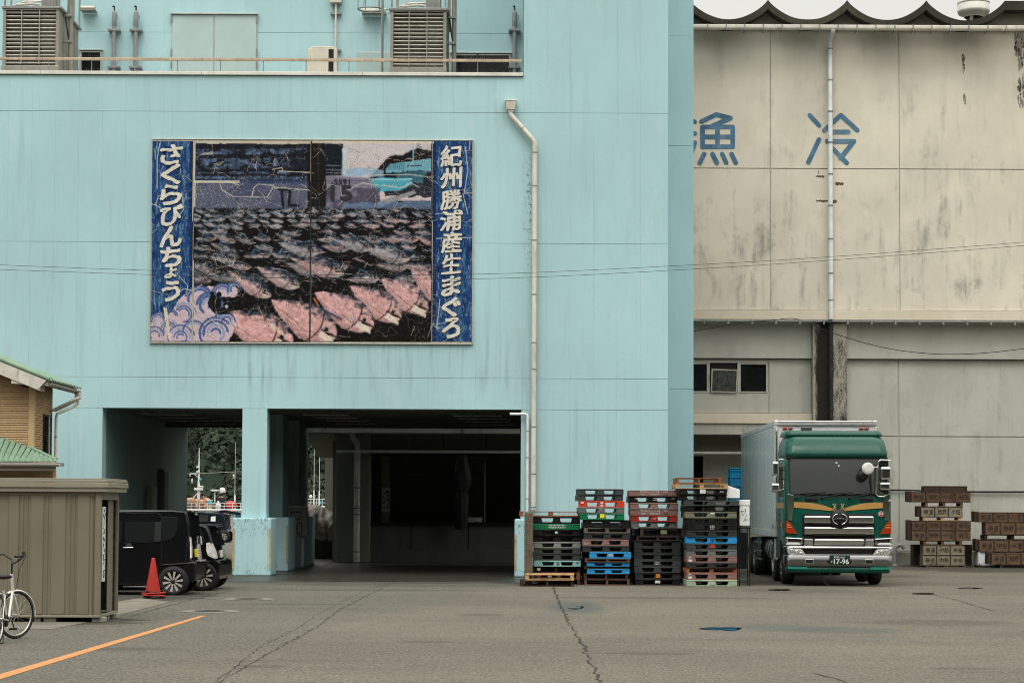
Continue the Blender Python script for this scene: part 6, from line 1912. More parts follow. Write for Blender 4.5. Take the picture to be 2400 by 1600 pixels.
# left side of the cab: door, window, gold band, step well
tb('side_window', 'tglass', -1.238, -1.19, .42, 1.35, 2.05, 2.80, bv=.03)
tb('side_band', 'tgold', -1.2395, -1.236, .26, 1.9, 1.80, 1.93, bv=0)
for y in (.28, 1.55): tb('door_seam', 'tblack', -1.239, -1.2345, y, y + .015, 1.0, 2.85, bv=0)
tb('door_handle', 'chrome', -1.265, -1.236, 1.25, 1.48, 1.62, 1.68)
tb('side_marker', 'lensO2', -1.27, -1.235, .62, .72, 1.37, 1.45)
tb('side_marker', 'lensO2', 1.235, 1.29, .40, .46, 1.37, 1.43)
tb('side_window', 'tglass', 1.19, 1.238, .42, 1.35, 2.05, 2.80, bv=.03)
tb('wheel_arch', 'tblack', -1.24, -1.195, 1.0, 2.0, .62, 1.05); tb('wheel_arch', 'tblack', 1.195, 1.24, 1.0, 2.0, .62, 1.05)
# mirrors
def mirror_head(x, y, z, w, h, name='mirror'):
    m_ = MB().box(x - w / 2, x + w / 2, y - .09, y + .06, z - h / 2, z + h / 2).build(name, M['chrome'], tk, .055, 4)
    MB().box(x - w / 2 + .02, x + w / 2 - .02, y + .061, y + .066, z - h / 2 + .02, z + h / 2 - .02).build('mirror_glass', M['mirror'], m_)
    return m_
mirror_head(X_(441), .12, Z_(517), .165, .35); mirror_head(X_(440), .12, Z_(676), .20, .215)
MB().tube([(X_(470), .12, Z_(440)), (X_(512), .16, Z_(432)), (X_(516), .2, Z_(470)), (X_(516), .2, Z_(690)), (X_(470), .12, Z_(700))], .015, 8).build('mirror_arm', M['chrome'], tk)
for y_ in (520, 600): MB().tube([(X_(474), .12, Z_(y_)), (X_(520), .2, Z_(y_ + 4))], .014, 6).build('mirror_stay', M['tblack'], tk)
mirror_head(X_(1372), .05, Z_(552), .25, .31); mirror_head(X_(1366), .05, Z_(662), .25, .20)
MB().tube([(X_(1418), .04, Z_(440)), (X_(1330), .0, Z_(438)), (X_(1312), .0, Z_(452)), (X_(1300), .0, Z_(545)), (X_(1288), .0, Z_(728)), (X_(1310), .0, Z_(748)), (X_(1395), .04, Z_(750))], .017, 8).build('mirror_arm', M['chrome'], tk)
tb('mirror_bracket', 'tblack', X_(1322), X_(1400), .06, .16, Z_(490), Z_(444)); tb('mirror_bracket', 'tblack', X_(1318), X_(1400), .06, .12, Z_(745), Z_(690))
rm = MB().lathe([(0, -.03), (.10, -.028), (.138, -.012), (.140, .0), (.12, .03), (0, .05)], (X_(1214), -.13, Z_(512)), 32, 'y').build('round_mirror', M['sticker_w'], tk)
MB().tube([(X_(1225), -.13, Z_(512)), (X_(1310), -.02, Z_(496))], .014, 8).build('mirror_stay', M['chrome'], tk)
MB().lathe([(0, -.05), (.118, -.05), (.122, 0), (0, .02)], (X_(1176), -.03, Z_(572)), 28, 'y').build('under_mirror', M['tblack'], tk)
MB().tube([(X_(1176), -.0, Z_(572)), (X_(1214), -.08, Z_(535))], .012, 6).tube([(X_(1246), .0, Z_(560)), (X_(1250), .02, Z_(725))], .014, 6).build('mirror_stay', M['tblack'], tk)
mirror_head(X_(1398), .1, Z_(785), .12, .09)
# cargo box
BX, BY0, BY1 = 1.235, 2.25, 11.6
ZB0, ZB1 = 1.20, 3.93
MB().box(-BX + .03, BX - .03, BY0, BY1, ZB0, ZB1 - .03).build('cargo_box', M['boxwhite'], tk)
cb = tb('side_skin', 'boxalu', -BX, -BX + .028, BY0 + .08, BY1 - .05, ZB0 + .07, ZB1 - .13, bv=0)
for k in range(1, 9):
    tb('skin_seam', 'boxrail', -BX - .002, -BX - .0003, BY0 + k * 1.03, BY0 + k * 1.03 + .012, ZB0 + .07, ZB1 - .13, bv=0)
tb('side_skin', 'boxalu', BX - .028, BX, BY0 + .08, BY1 - .05, ZB0 + .07, ZB1 - .13, bv=0)
for sx in (-1, 1):
    a, b = (-BX - .012, -BX + .03) if sx < 0 else (BX - .03, BX + .012)
    tb('top_rail', 'boxrail', a, b, BY0 + .09, BY1, ZB1 - .129, ZB1 - .002, bv=.015)
    tb('bottom_rail', 'boxrail', a, b, BY0 + .09, BY1, ZB0 - .10, ZB0 + .069, bv=.01)
    tb('corner_post', 'boxrail', a - .01, b + .04 if sx < 0 else b + .01, BY0 - .03, BY0 + .088, ZB0 - .1, ZB1 - .131, bv=.02)
    tb('corner_cap', 'boxrail', -BX - .02 if sx < 0 else BX - .10, -BX + .10 if sx < 0 else BX + .02, BY0 - .045, BY0 + .1, ZB1 - .13, ZB1 + .012, bv=.03)
    MB().tube([(sx * (BX - .055), BY0 - .05, ZB1 - .16), (sx * (BX - .03), BY0 - .07, ZB1 - .26), (sx * (BX - .03), BY0 - .07, ZB0 + .3)], .016, 8).build('drain_tube', M['chrome'], tk)
tb('front_rail', 'boxrail', -BX + .10, BX - .10, BY0 - .04, BY0 + .05, ZB1 - .13, ZB1, bv=.02)
for k in range(3):
    tb('rail_groove', 'tblack', -BX + .11, BX - .11, BY0 - .042, BY0 - .039, ZB1 - .105 + k * .035, ZB1 - .100 + k * .035, bv=0)
for x in (-.99, -.86, .99, .86):
    tb('marker_lamp', 'lensR', x - .055, x + .055, BY0 - .045, BY0 - .001, ZB1 - .215, ZB1 - .170, bv=.012)
pn = tb('vent_panel', 'chromew', -.60, -.34, BY0 - .02, BY0 - .001, ZB1 - .40, ZB1 - .165, bv=.004)
for q in ((-.585, -.19), (-.355, -.19), (-.585, -.37), (-.355, -.37)):
    MB().lathe([(0, -.026), (.008, -.025), (.01, -.02)], (q[0], BY0, ZB1 + q[1]), 10, 'y').build('screw', M['tblack'], pn)
# latches seen on the side skin
for y in (3.0, 3.1):
    pass
tb('side_lamp', 'chrome', -BX - .03, -BX - .001, BY0 + .15, BY0 + .32, ZB0 + .12, ZB0 + .2)
# chassis, tanks and wheels
for x in (-.45, .36): tb('chassis_rail', 'tblack', x, x + .09, .5, 11.4, .82, 1.07, bv=0)
tb('under_body', 'tblack', -1.1, 1.1, .45, 2.2, .42, .615, bv=0)
def wheel(x, y, r=.50, w=.28, dual=False):
    a = x - w / 2
    t_ = MB().lathe([(.27, a), (r * .88, a), (r * .97, a + .03), (r, a + .07), (r, a + w - .07), (r * .97, a + w - .03), (r * .88, a + w), (.27, a + w)], (0, y, r), 36, 'x').build('tyre', M['tyre'], tk)
    o_ = a - .005 if x < 0 else a + w + .005
    s__ = -1 if x < 0 else 1
    MB().lathe([(.0, o_ - s__ * .02), (.10, o_ - s__ * .02), (.11, o_ - s__ * .09), (.22, o_ - s__ * .10), (.26, o_ - s__ * .01), (.28, o_)], (0, y, r), 30, 'x').build('rim', M['chromew'], t_)
    for k in range(8):
        a_ = k * PI / 4
        MB().ball((o_ - s__ * .03, y + .16 * math.cos(a_), r + .16 * math.sin(a_)), .02, 6, 4).build('wheel_nut', M['chrome'], t_)
for y in (1.45, 3.35):
    for x in (-1.03, 1.03): wheel(x, y)
for y in (8.2, 9.5):
    for x in (-1.04, -.74, 1.04, .74): wheel(x, y)
MB().lathe([(0, -.52), (.33, -.52), (.35, -.5), (.35, .5), (.33, .52), (0, .52)], (-.82, 5.0, .78), 24, 'y').build('fuel_tank', M['chromew'], tk)
for y in (4.7, 5.3):
    MB().lathe([(.352, -.03), (.36, -.03), (.36, .03), (.352, .03)], (-.82, y, .78), 24, 'y').build('tank_strap', M['tblack'], tk)
tb('battery_box', 'boxrail', -1.2, -.75, 2.35, 2.75, .55, 1.05); tb('tool_box', 'tblack', -1.2, -.7, 6.1, 7.2, .55, 1.05)
tb('air_tank', 'chromew', -1.15, -.7, 4.05, 4.4, .5, .98, bv=.08)
for z in (.45, .66, .88):
    MB().box(-1.225, -1.195, 5.8, 7.6, z, z + .06).build('side_guard', M['chromew'], tk, .006)
tb('mud_flap', 'tblack', -1.18, -.9, 2.06, 2.075, .2, .95)
tb('rear_bumper', 'tblack', -1.1, 1.1, 11.3, 11.4, .5, .65)
# hose dangling beneath
M['hosepink'] = plain('dusty_pink_hose', (.22, .12, .10), .6, 0, .2, 5, 0)
MB().tube([(X_(828), .5, .5), (X_(832), .4, .34), (X_(845), .3, .18), (X_(868), .25, .07), (X_(900), .2, .012)], .008, 6).build('dangling_hose', M['hosepink'], tk)
c = G(1966, 1373.5)
tk.location = (c.x, c.y, 0)
tk.rotation_euler = (0, 0, rad(-1.5))
# ------------------------------------------------------------------ storage shed, front left
M['shed'] = plain('olive_shed_steel', (.185, .165, .118), .5, .05, .06, 1.2, .04, dirt=(.15, .125, .085), damt=.35, world=True)
M['shedtrim'] = plain('shed_roof_trim', (.25, .23, .17), .5, .05, .05, 1.5, .04, dirt=(.18, .155, .11), damt=.3, world=True)
M['block'] = plain('concrete_block', (.26, .25, .21), .9, 0, .2, 4, .3)
c0 = G(233, 1458)
SX, SY = c0.x, c0.y
sh = thing('storage_shed', 'olive grey ribbed steel storage shed with open side beside parked bicycle', 'shed', (SX, SY, 0))
ztop = PZ(1122, SY, 233); zfl = PZ(1441, SY, 233)
SL, SD = 3.3, 1.45
zw = ztop - .20
def shb(n, m, *q, bv=.004): return box(n, M[m], sh, *q, bv)
shb('wall_sheet', 'shed', SX - SL, SX - .09, SY + .035, SY + .05, zfl, zw, bv=0)
shb('back_wall', 'fill', SX - SL, SX, SY + SD - .03, SY + SD, zfl, zw, bv=0)
shb('end_wall', 'shed', SX - SL, SX - SL + .03, SY + .05, SY + SD - .03, zfl, zw, bv=0)
shb('corner_post', 'shed', SX - .088, SX, SY, SY + .09, zfl - .03, zw, bv=.008)
shb('far_post', 'shed', SX - .05, SX, SY + SD - .08, SY + SD + .005, zfl - .1, zw, bv=.008)
shb('top_frame', 'shed', SX - SL, SX - .089, SY + .012, SY + .033, zw - .055, zw, bv=.004); shb('bottom_frame', 'shedtrim', SX - SL, SX + .005, SY - .004, SY + .05, zfl - .035, zfl, bv=.004)
# pressed ribs: wide raised fields separated by pairs of grooves
px_edges = [(-60, -24), (-20, -8), (14, 40), (44, 50.5), (55, 61), (66, 98), (103, 109), (115, 150), (156.5, 162), (167, 172), (176, 206), (212, 216)]
for a, b in px_edges:
    xa_, xb2 = PX(a + 3, SY, 1300), PX(b + 3, SY, 1300)
    poly_ = [(xa_, SY + .034), (xa_ + .012, SY + .016), (xb2 - .012, SY + .016), (xb2, SY + .034)]
    MB().prism(poly_, zfl + .01, zw - .057, 'z').build('rib_panel', M['shed'], sh, .003, 1)
# roof with double trim
for (o1, z0, z1) in ((.06, ztop - .20, ztop - .135), (.085, ztop - .132, ztop - .055), (.07, ztop - .052, ztop - .012)):
    shb('roof_trim', 'shedtrim', SX - SL - .1, SX + o1 + .04, SY - o1, SY - o1 + .05, z0, z1, bv=.008)
    shb('roof_trim', 'shedtrim', SX + o1 - .01, SX + o1 + .04, SY - o1 + .051, SY + SD + .1, z0, z1, bv=.008)
shb('roof', 'shedtrim', SX - SL - .1, SX + .09, SY - .05, SY + SD + .1, ztop - .011, ztop + .01)
shb('door_head', 'shed', SX - .03, SX, SY + .091, SY + SD - .081, zw - .12, zw, bv=.004)
for k in range(1):
    shb('door_sheet', 'shed', SX - .09 - k * .03, SX - .075 - k * .03, SY + .95 - k * .02, SY + SD - .09, zfl, zw - .12, bv=.004)
shb('threshold', 'shedtrim', SX - .04, SX + .01, SY + .051, SY + SD - .081, zfl - .04, zfl + .005)
shb('floor_sheet', 'fill', SX - SL + .03, SX - .041, SY + .051, SY + SD - .031, zfl - .03, zfl - .01)
for px in (78, 100, 213, 226):
    x = PX(px, SY, 1450)
    for y in (SY + .05, SY + SD - .35):
        shb('foundation_block', 'block', x, x + (.19 if px == 100 else .10), y, y + .28, 0, zfl - .037, bv=.01)
for y in (.3, .75): shb('foundation_block', 'block', SX - .12, SX - .02, SY + y, SY + y + .16, 0, zfl - .042, bv=.01)
ns = thing('notice_strip', 'vertical white paper notice strip with black marks on the shed corner', 'notice', (SX + .004, SY + .08, 1.0))
z_t, z_b = PZ(1187, SY, 240), PZ(1363, SY, 240)
MB().box(SX + .004, SX + .010, SY + .09, SY + .33, z_b, z_t).build('paper', M['sticker_w'], ns)
rr = random.Random(5); mb = MB()
for k in range(5):
    zc_ = z_t - (z_t - z_b) * (k + .5) / 5
    for j in range(7):
        y, z = SY + .15 + rr.uniform(0, .10), zc_ + rr.uniform(-.08, .08)
        mb.tube([(SX + .0115, y, z), (SX + .0115, y + rr.uniform(-.05, .06), z + rr.uniform(-.06, .06))], .007, 4)
mb.build('brush_marks', M['ink'], ns, kind='stuff')
# ------------------------------------------------------------------ bicycle
M['bikewhite'] = plain('white_bicycle_paint', (.66, .65, .60), .3, 0, .06, 4, 0, coat=.4)
M['bikeblack'] = plain('black_bicycle_part', (.014, .014, .014), .45, 0, .2, 8, .05)
M['steel'] = plain('bright_steel', (.55, .54, .50), .3, 1., .1, 8, 0)
bf = G(36, 1496)                                   # front wheel contact
bk = thing('bicycle', 'white city bicycle with black saddle parked against the olive shed', 'bicycle', (bf.x, bf.y, 0))
R0 = .318
def bwheel(c, ang, name):
    """c: hub, ang: heading in plan of the wheel plane"""
    d = Vector((math.cos(ang), math.sin(ang), 0)); u = Vector((0, 0, 1)); nrm = d.cross(u)
    ringp = lambda r, off=0: [c + d * r * math.cos(a) + u * r * math.sin(a) + nrm * off for a in [2 * PI * i / 44 for i in range(44)]]
    w = MB().tube(ringp(R0 - .018), .018, 8, closed=True).build(name, M['bikeblack'], bk)
    MB().tube(ringp(R0 - .044), .011, 8, closed=True).build('rim', M['steel'], w)
    mb_ = MB()
    for i in range(28):
        a = 2 * PI * i / 28
        o_ = .03 * (1 if i % 2 else -1)
        b_ = a + .5 * (1 if i % 4 < 2 else -1)
        mb_.tube([c + nrm * o_ + d * .03 * math.cos(b_) + u * .03 * math.sin(b_), c + d * (R0 - .05) * math.cos(a) + u * (R0 - .05) * math.sin(a)], .0012, 4, False)
    mb_.build('spoke', M['steel'], w, kind='stuff')
    MB().tube([c - nrm * .05, c + nrm * .05], .02, 10).build('hub', M['steel'], w)
    return d, u, nrm, w
fa = rad(56)
fc = Vector((bf.x, bf.y, R0))
heading = (Vector((bf.x, bf.y, 0)) - Vector((PX(1, 26.3, 1490), 26.35, 0))).normalized()
ba = math.atan2(heading.y, heading.x)
rc = fc - heading * .98
d, u, nrm, fw = bwheel(fc, fa, 'front_wheel')
def fender(c, dv, a0, a1, name):
    pts = [c + dv * (R0 + .018) * math.cos(a) + Vector((0, 0, 1)) * (R0 + .018) * math.sin(a) for a in np.linspace(a0, a1, 22)]
    nn = dv.cross(Vector((0, 0, 1)))
    vs, fs = [], []
    for i, p in enumerate(pts):
        o_ = (p - c).normalized()
        for k, (s1, s2) in enumerate(((-.026, -.012), (-.016, .002), (0, .006), (.016, .002), (.026, -.012))):
            vs.append(p + nn * s1 + o_ * s2)
        if i:
            for k in range(4): fs.append((5 * i - 5 + k, 5 * i - 4 + k, 5 * i + 1 + k, 5 * i + k))
    o = MB().add(vs, fs, True).build(name, M['bikewhite'], bk)
    sm = o.modifiers.new('gauge', 'SOLIDIFY'); sm.thickness = .003
fender(fc, d, rad(-8), rad(118), 'front_fender')
d2, _, n2_, rw = bwheel(rc, ba, 'rear_wheel')
fender(rc, -heading, rad(-20), rad(125), 'rear_fender')
up = Vector((0, 0, 1))
head_lo = fc - heading * .20 + up * .34; head_hi = fc - heading * .27 + up * .56
bb = rc + heading * .44 - up * .04; seat_t = rc + heading * .27 + up * .36
mb = MB()
mb.tube([head_lo, bb + heading * .16 + up * .05, bb], .018, 10).tube([bb, seat_t], .015, 10).tube([rc + n2_ * .06, bb + n2_ * .03], .009, 8).tube([rc - n2_ * .06, bb - n2_ * .03], .009, 8)
mb.tube([rc + n2_ * .06, seat_t + n2_ * .02 - up * .06], .008, 8).tube([rc - n2_ * .06, seat_t - n2_ * .02 - up * .06], .008, 8).tube([head_lo, head_hi], .02, 10)
mb.build('frame', M['bikewhite'], bk)
fork = MB().tube([head_lo, head_lo * .4 + fc * .6 + nrm * .05, fc + nrm * .05], .011, 8).tube([head_lo, head_lo * .4 + fc * .6 - nrm * .05, fc - nrm * .05], .011, 8).build('fork', M['bikewhite'], bk)
stem = head_hi + up * .13
hd = d; hs_ = nrm
mb = MB().tube([head_hi, stem], .012, 8)
for sg_ in (-1, 1):
    mb.tube([stem, stem + hs_ * sg_ * .08 + hd * .07 + up * .06, stem + hs_ * sg_ * .2 + hd * .03 + up * .13, stem + hs_ * sg_ * .27 - hd * .10 + up * .115, stem + hs_ * sg_ * .28 - hd * .14 + up * .11], .011, 8)
hb = mb.build('handlebar', M['bikeblack'], bk)
for sg_ in (-1, 1):
    a_ = stem + hs_ * sg_ * .265 - hd * .07 + up * .117
    MB().tube([a_, a_ - hd * .13 + hs_ * sg_ * .015 - up * .008], .016, 10).build('grip', M['bikeblack'], hb)
    MB().tube([a_ + hd * .04 - up * .02, a_ - hd * .09 - up * .05 + hs_ * sg_ * .02], .006, 6).build('brake_lever', M['bikeblack'], hb)
MB().ball(stem + hs_ * .19 + hd * .03 + up * .155, .024, 10, 6).build('bell', M['bikeblack'], hb)
MB().tube([stem + hs_ * .2 + hd * .05 + up * .12, stem + hs_ * .1 + hd * .16 + up * .12, stem + hd * .14 - up * .05, head_lo + hd * .05], .004, 5).build('brake_cable', M['bikeblack'], bk)
sp = seat_t + up * .13
MB().tube([seat_t, sp], .012, 8).build('seat_post', M['steel'], bk)
MB().ball(sp + up * .05 - heading * .02, .10, 16, 8, (1.15, .85, .36)).ball(sp + up * .045 + heading * .13, .055, 12, 6, (1.5, .6, .45)).build('saddle', M['bikeblack'], bk)
MB().lathe([(0, -.02), (.07, -.02), (.085, -.01), (.085, .01), (.07, .02), (0, .02)], tuple(bb), 20, 'x').build('chain_guard', M['bikeblack'], bk)
MB().tube([bb + n2_ * .07, bb + n2_ * .08 + heading * .12 - up * .11], .009, 6).box(bb.x + n2_.x * .09 + heading.x * .12 - .04, bb.x + n2_.x * .09 + heading.x * .12 + .05, bb.y - .05, bb.y + .05, bb.z - .125, bb.z - .10).build('pedal', M['bikeblack'], bk)
MB().tube([rc + n2_ * .07, rc + n2_ * .09 - heading * .10 - up * (R0 - .012), rc - n2_ * .09 - heading * .10 - up * (R0 - .012), rc - n2_ * .07], .007, 6).build('kickstand', M['bikeblack'], bk)
# ------------------------------------------------------------------ green-roofed house, far left
YH = 43.0
M['siding'] = plain('tan_lap_siding', (.47, .315, .165), .65, 0, .05, 2, .08, dirt=(.33, .22, .12), damt=.25, world=True)
M['sidingtrim'] = plain('tan_corner_trim', (.52, .36, .19), .6, 0, .04, 2, .05)
M['rooftile'] = plain('green_roof_sheet', (.20, .30, .205), .5, 0, .12, 3, .08, dirt=(.10, .16, .10), damt=.4, world=True)
M['barge'] = plain('flaking_white_bargeboard', (.60, .57, .50), .75, 0, .10, 4, .3, dirt=(.20, .18, .15), damt=.6, world=True)
M['eave'] = plain('grey_eave_soffit', (.33, .30, .25), .8, 0, .12, 3, .1)
M['gutterg'] = plain('grey_gutter', (.30, .30, .27), .5, 0, .1, 3, .05)
xh = PX(78, YH, 1000)
D1 = 1.75
hs = thing('house', 'tan sided two storey house with green tiled roofs at the left edge', 'house', (xh, YH, 0))
zE = PZ(898, YH, 78)
zEl = PZ(1062, YH, 78)
def hb_(n, m, *q, bv=0.): return box(n, M[m], hs, *q, bv)
hb_('corner_trim', 'sidingtrim', xh - .10, xh + .02, YH - .026, YH + .10, zEl - .6, zE + .02, bv=.004)
# lap siding as overlapping boards in real relief
def siding(xa_, xb2, za_, zb2, face):
    mb_ = MB(); z = za_
    while z < zb2:
        h = min(.0505, zb2 - z)
        if face == 'front':
            mb_.prism([(YH + .019, z), (YH - .016, z), (YH + .008, z + h), (YH + .019, z + h)], xa_, min(xb2, xh + .42 - (z + .26 - PZ(897, YH + .5, 130)) / .40), 'x')
        else:
            mb_.prism([(xh - .019, z), (xh - .019, z + h), (xh - .008, z + h), (xh + .016, z)], xa_, xb2, 'y')
        z += .0505
    return mb_
siding(xh - 5, xh - .101, zEl - .4, zE + 1.2, 'front').build('siding', M['siding'], hs, kind='stuff')
siding(YH + .101, YH + D1 - .1, 0, zE, 'side').build('siding', M['siding'], hs, kind='stuff')
hb_('corner_trim', 'sidingtrim', xh - .08, xh + .006, YH + D1 - .1, YH + D1, 0, zE, bv=.004)
# narrow dark window in the side wall
ya_, yb2 = YH + .85, YH + 1.6
zw0, zw1 = PZ(1068, YH + 1.2, 105), PZ(971, YH + 1.2, 105)
wn_ = hb_('window', 'tblack', xh - .01, xh + .03, ya_, yb2, zw0, zw1, bv=.004)
MB().box(xh + .031, xh + .034, ya_ + .05, yb2 - .05, zw0 + .05, zw1 - .05).build('pane', M['glassd'], wn_)
MB().box(xh + .0345, xh + .05, (ya_ + yb2) / 2 + .06, (ya_ + yb2) / 2 + .12, zw0 + .03, zw1 - .03).build('frame', M['alu'], wn_)
# upper gable roof: ridge to the left, eave on the right
pe_ = P(122, 878, YH - .55); slope = .40
xe, ze = xh + .42, PZ(897, YH + .5, 130)
zr_ = ze
def zroof(x): return ze + (xe - x) * slope
MB().prism([(xh - 5, 0), (xh - .02, 0), (xh - .02, zroof(xh) - .16), (xh - 5, zroof(xh - 5) - .16)], YH + .02, YH + D1 - .01).build('wall', M['siding'], hs)
y0r, y1r = YH - .5, YH + D1 + .62
MB().prism([(xe, zroof(xe) - .02), (xe - 6, zroof(xe - 6) - .02), (xe - 6, zroof(xe - 6) - .14), (xe - .02, zroof(xe) - .14)], y0r + .04, y1r - .02).build('roof_deck', M['eave'], hs)
MB().prism([(xe - .04, zroof(xe - .04) - .025), (xe - 6, zroof(xe - 6) - .025), (xe - 6, zroof(xe - 6) - .30), (xe - .22, zroof(xe - .22) - .30), (xe - .14, zroof(xe) - .12)], y0r, y0r + .038).build('bargeboard', M['barge'], hs, .006)
MB().prism([(xh - .36, zroof(xh - .36) - .301), (xh + .24, zroof(xh + .24) - .301), (xh + .24, zE - .03), (xh - .36, zE - .03)][::-1], y0r + .02, YH - .02).build('eave_return', M['barge'], hs, .006)
hb_('eave_soffit', 'eave', xh - .01, xe - .10, y0r + .05, y1r - .03, zE + .015, zE + .035)
for k in range(3):                                     # standing verge rolls along the gable
    MB().tube([(xe + .02, y0r + .03 + k * .13, zroof(xe) + .02), (xe - 6, y0r + .03 + k * .13, zroof(xe - 6) + .02)], .05, 8).build('verge_roll', M['rooftile'], hs)
k = 0; y = y0r + .05
while y < y1r:
    MB().prism([(y, 0), (y + .02, .035), (y + .075, .045), (y + .13, .035), (y + .15, 0)], 0, 6.3, 'x').build('roof_tile_course', M['rooftile'], hs)
    o = hs.children[-1]
    o = [q for q in hs.children if q.name.startswith('roof_tile_course')][-1]
    o.data.transform(Matrix.Translation(-Vector((0, 0, 0))))
    o.data.transform(Matrix.Translation(hs.location))
    o.data.transform(Matrix.Translation((xe + .05, 0, zroof(xe) - .02)) @ Matrix.Rotation(math.atan(slope), 4, 'Y') @ Matrix.Rotation(PI, 4, 'Z') @ Matrix.Translation((0, 0, 0)) if False else
                     Matrix.Translation((xe + .05, 0, zroof(xe + .05))) @ Matrix.Rotation(math.atan(slope), 4, 'Y') @ Matrix.Translation((-6.3, 0, 0)))
    o.data.transform(Matrix.Translation(-hs.location))
    y += .155; k += 1
# eave gutter on the right, running back
gp = [(xe + .02 + .055 * math.cos(t), ze - .07 + .055 * math.sin(t)) for t in [PI + PI * i / 8 for i in range(9)]]
gp += [(a * .82 + (xe + .02) * .18, b + .008) for a, b in gp[::-1]]
MB().prism(gp, y0r, y1r + .05).build('gutter', M['gutterg'], hs)
MB().box(xe - .04, xe + .085, y1r - .12, y1r + .06, ze - .26, ze - .11).build('gutter_outlet', M['pipe'], hs, .02)
yd = y1r - .03
MB().tube([(xe + .02, yd, ze - .26), (xe + .02, yd, ze - .36), (xe - .06, yd, ze - .42), (xh + .12, YH + D1 - .05, ze - .62), (xh + .10, YH + D1 - .05, ze - .72), (xh + .10, YH + D1 - .05, 1.2)], .032, 10).build('downpipe', M['pipe'], hs)
for z in (ze - 1.15, ze - 2.4): MB().tube([(xh + .10, YH + D1 - .05, z), (xh + .10, YH + D1 - .05, z + .03)], .037, 10).build('pipe_clamp', M['galv'], hs)
# lower pent roof wrapping the corner, hipped
zl = PZ(1082, YH - .6, 100)
xL = PX(138, YH - .6, 1080)
yl = YH - .75
tl = .42
vs = [(xh - 5, yl, zl), (xL, yl, zl), (xL, YH + .3, zl), (xL - .78, YH, zl + .78 * .42), (xh - 5, YH, zl + .78 * .42),
      (xh - 5, yl, zl - .05), (xL, yl, zl - .05), (xL, YH + .3, zl - .05), (xL - .78, YH, zl + .73 * .38), (xh - 5, YH, zl + .73 * .38)]
pz = [P(0, 1028, YH - .02), P(72, 1052, YH - .02), P(128, 1077, YH - .4)]
zr2 = lambda x: pz[0].z + (x - pz[0].x) * (pz[1].z - pz[0].z) / (pz[1].x - pz[0].x)
rows_ = 5
mb = MB()
x = xh - 3.2
while x < xL - .02:                                    # rolled tile ribs running down the slope
    zt2 = min(zr2(x), pz[0].z + .3)
    if x > pz[1].x:
        f_ = (x - pz[1].x) / (xL - pz[1].x); zt2 = pz[1].z + (zl + .03 - pz[1].z) * f_; yt = YH - .02 - .7 * f_
    else: yt = YH - .02
    a_, b_ = Vector((x, yl, zl)), Vector((x, yt, zt2))
    w = .118
    mb.add([a_, a_ + Vector((.03, 0, .028)), a_ + Vector((.075, 0, .03)), a_ + Vector((w, 0, 0)), b_, b_ + Vector((.03, 0, .028)), b_ + Vector((.075, 0, .03)), b_ + Vector((w, 0, 0))],
           [(0, 1, 5, 4), (1, 2, 6, 5), (2, 3, 7, 6), (0, 3, 2, 1)])
    x += w
mb.build('roof_tile_course', M['rooftile'], hs, kind='stuff')
MB().tube([(pz[1].x, YH - .04, pz[1].z + .03), (xL - .03, yl + .08, zl + .045)], .04, 8).build('hip_roll', M['rooftile'], hs)
MB().prism([(yl, zl - .01), (yl, zl - .10), (YH + .01, zl - .08), (YH + .01, zl - .01)], xh - 5, xL - .02, 'x').build('eave_soffit', M['eave'], hs)
gp = [(yl - .05 + .055 * math.cos(t), zl - .05 + .055 * math.sin(t)) for t in [PI + PI * i / 8 for i in range(9)]]
gp += [(a * .82 + (yl - .05) * .18, b + .008) for a, b in gp[::-1]]
MB().prism(gp, xh - 5, xL + .06, 'x').build('gutter', M['gutterg'], hs)
hb_('fascia', 'eave', xh - 5, xL - .04, yl + .02, yl + .045, zl - .19, zl - .101)
hb_('lower_wall', 'siding', xh - 5, xL - .20, YH - .25, YH + .015, 0, zl - .08)
mb_ = MB(); z = 1.6
while z < zl - .1:
    mb_.prism([(YH - .251, z), (YH - .275, z), (YH - .262, z + .05), (YH - .251, z + .05)], xh - 5, xL - .2, 'x'); z += .0505
mb_.build('siding', M['siding'], hs, kind='stuff')
# wall floodlight on a slanting arm
la = P(127, 966, YH + D1); lb = P(185, 934, YH + D1 - .2)
ll = thing('wall_lamp', 'slim slanting lamp fixed to the house corner downpipe', 'lamp', (la.x, YH + D1 - .1, la.z))
dv = (lb - la).normalized(); sdv = Vector((-dv.z, 0, dv.x))
mb = MB(); mb.M = Matrix((( dv.x, 0, sdv.x, la.x), (0, 1, 0, YH + D1 - .2), (dv.z, 0, sdv.z, la.z), (0, 0, 0, 1)))
L_ = (lb - la).length
mb.box(0, L_, -.06, .06, 0, .05).build('housing', M['pipe'], ll, .012)
m2 = MB(); m2.M = mb.M
m2.box(.06, L_ - .02, -.045, .045, -.035, -.001).build('lamp_glass', M['alu'], ll, .01)
MB().tube([la + Vector((-.03, -.1, -.02)), la + Vector((-.06, -.1, -.12)), la + Vector((-.05, -.1, -.22))], .012, 6).build('lamp_wire', M['cable'], ll)
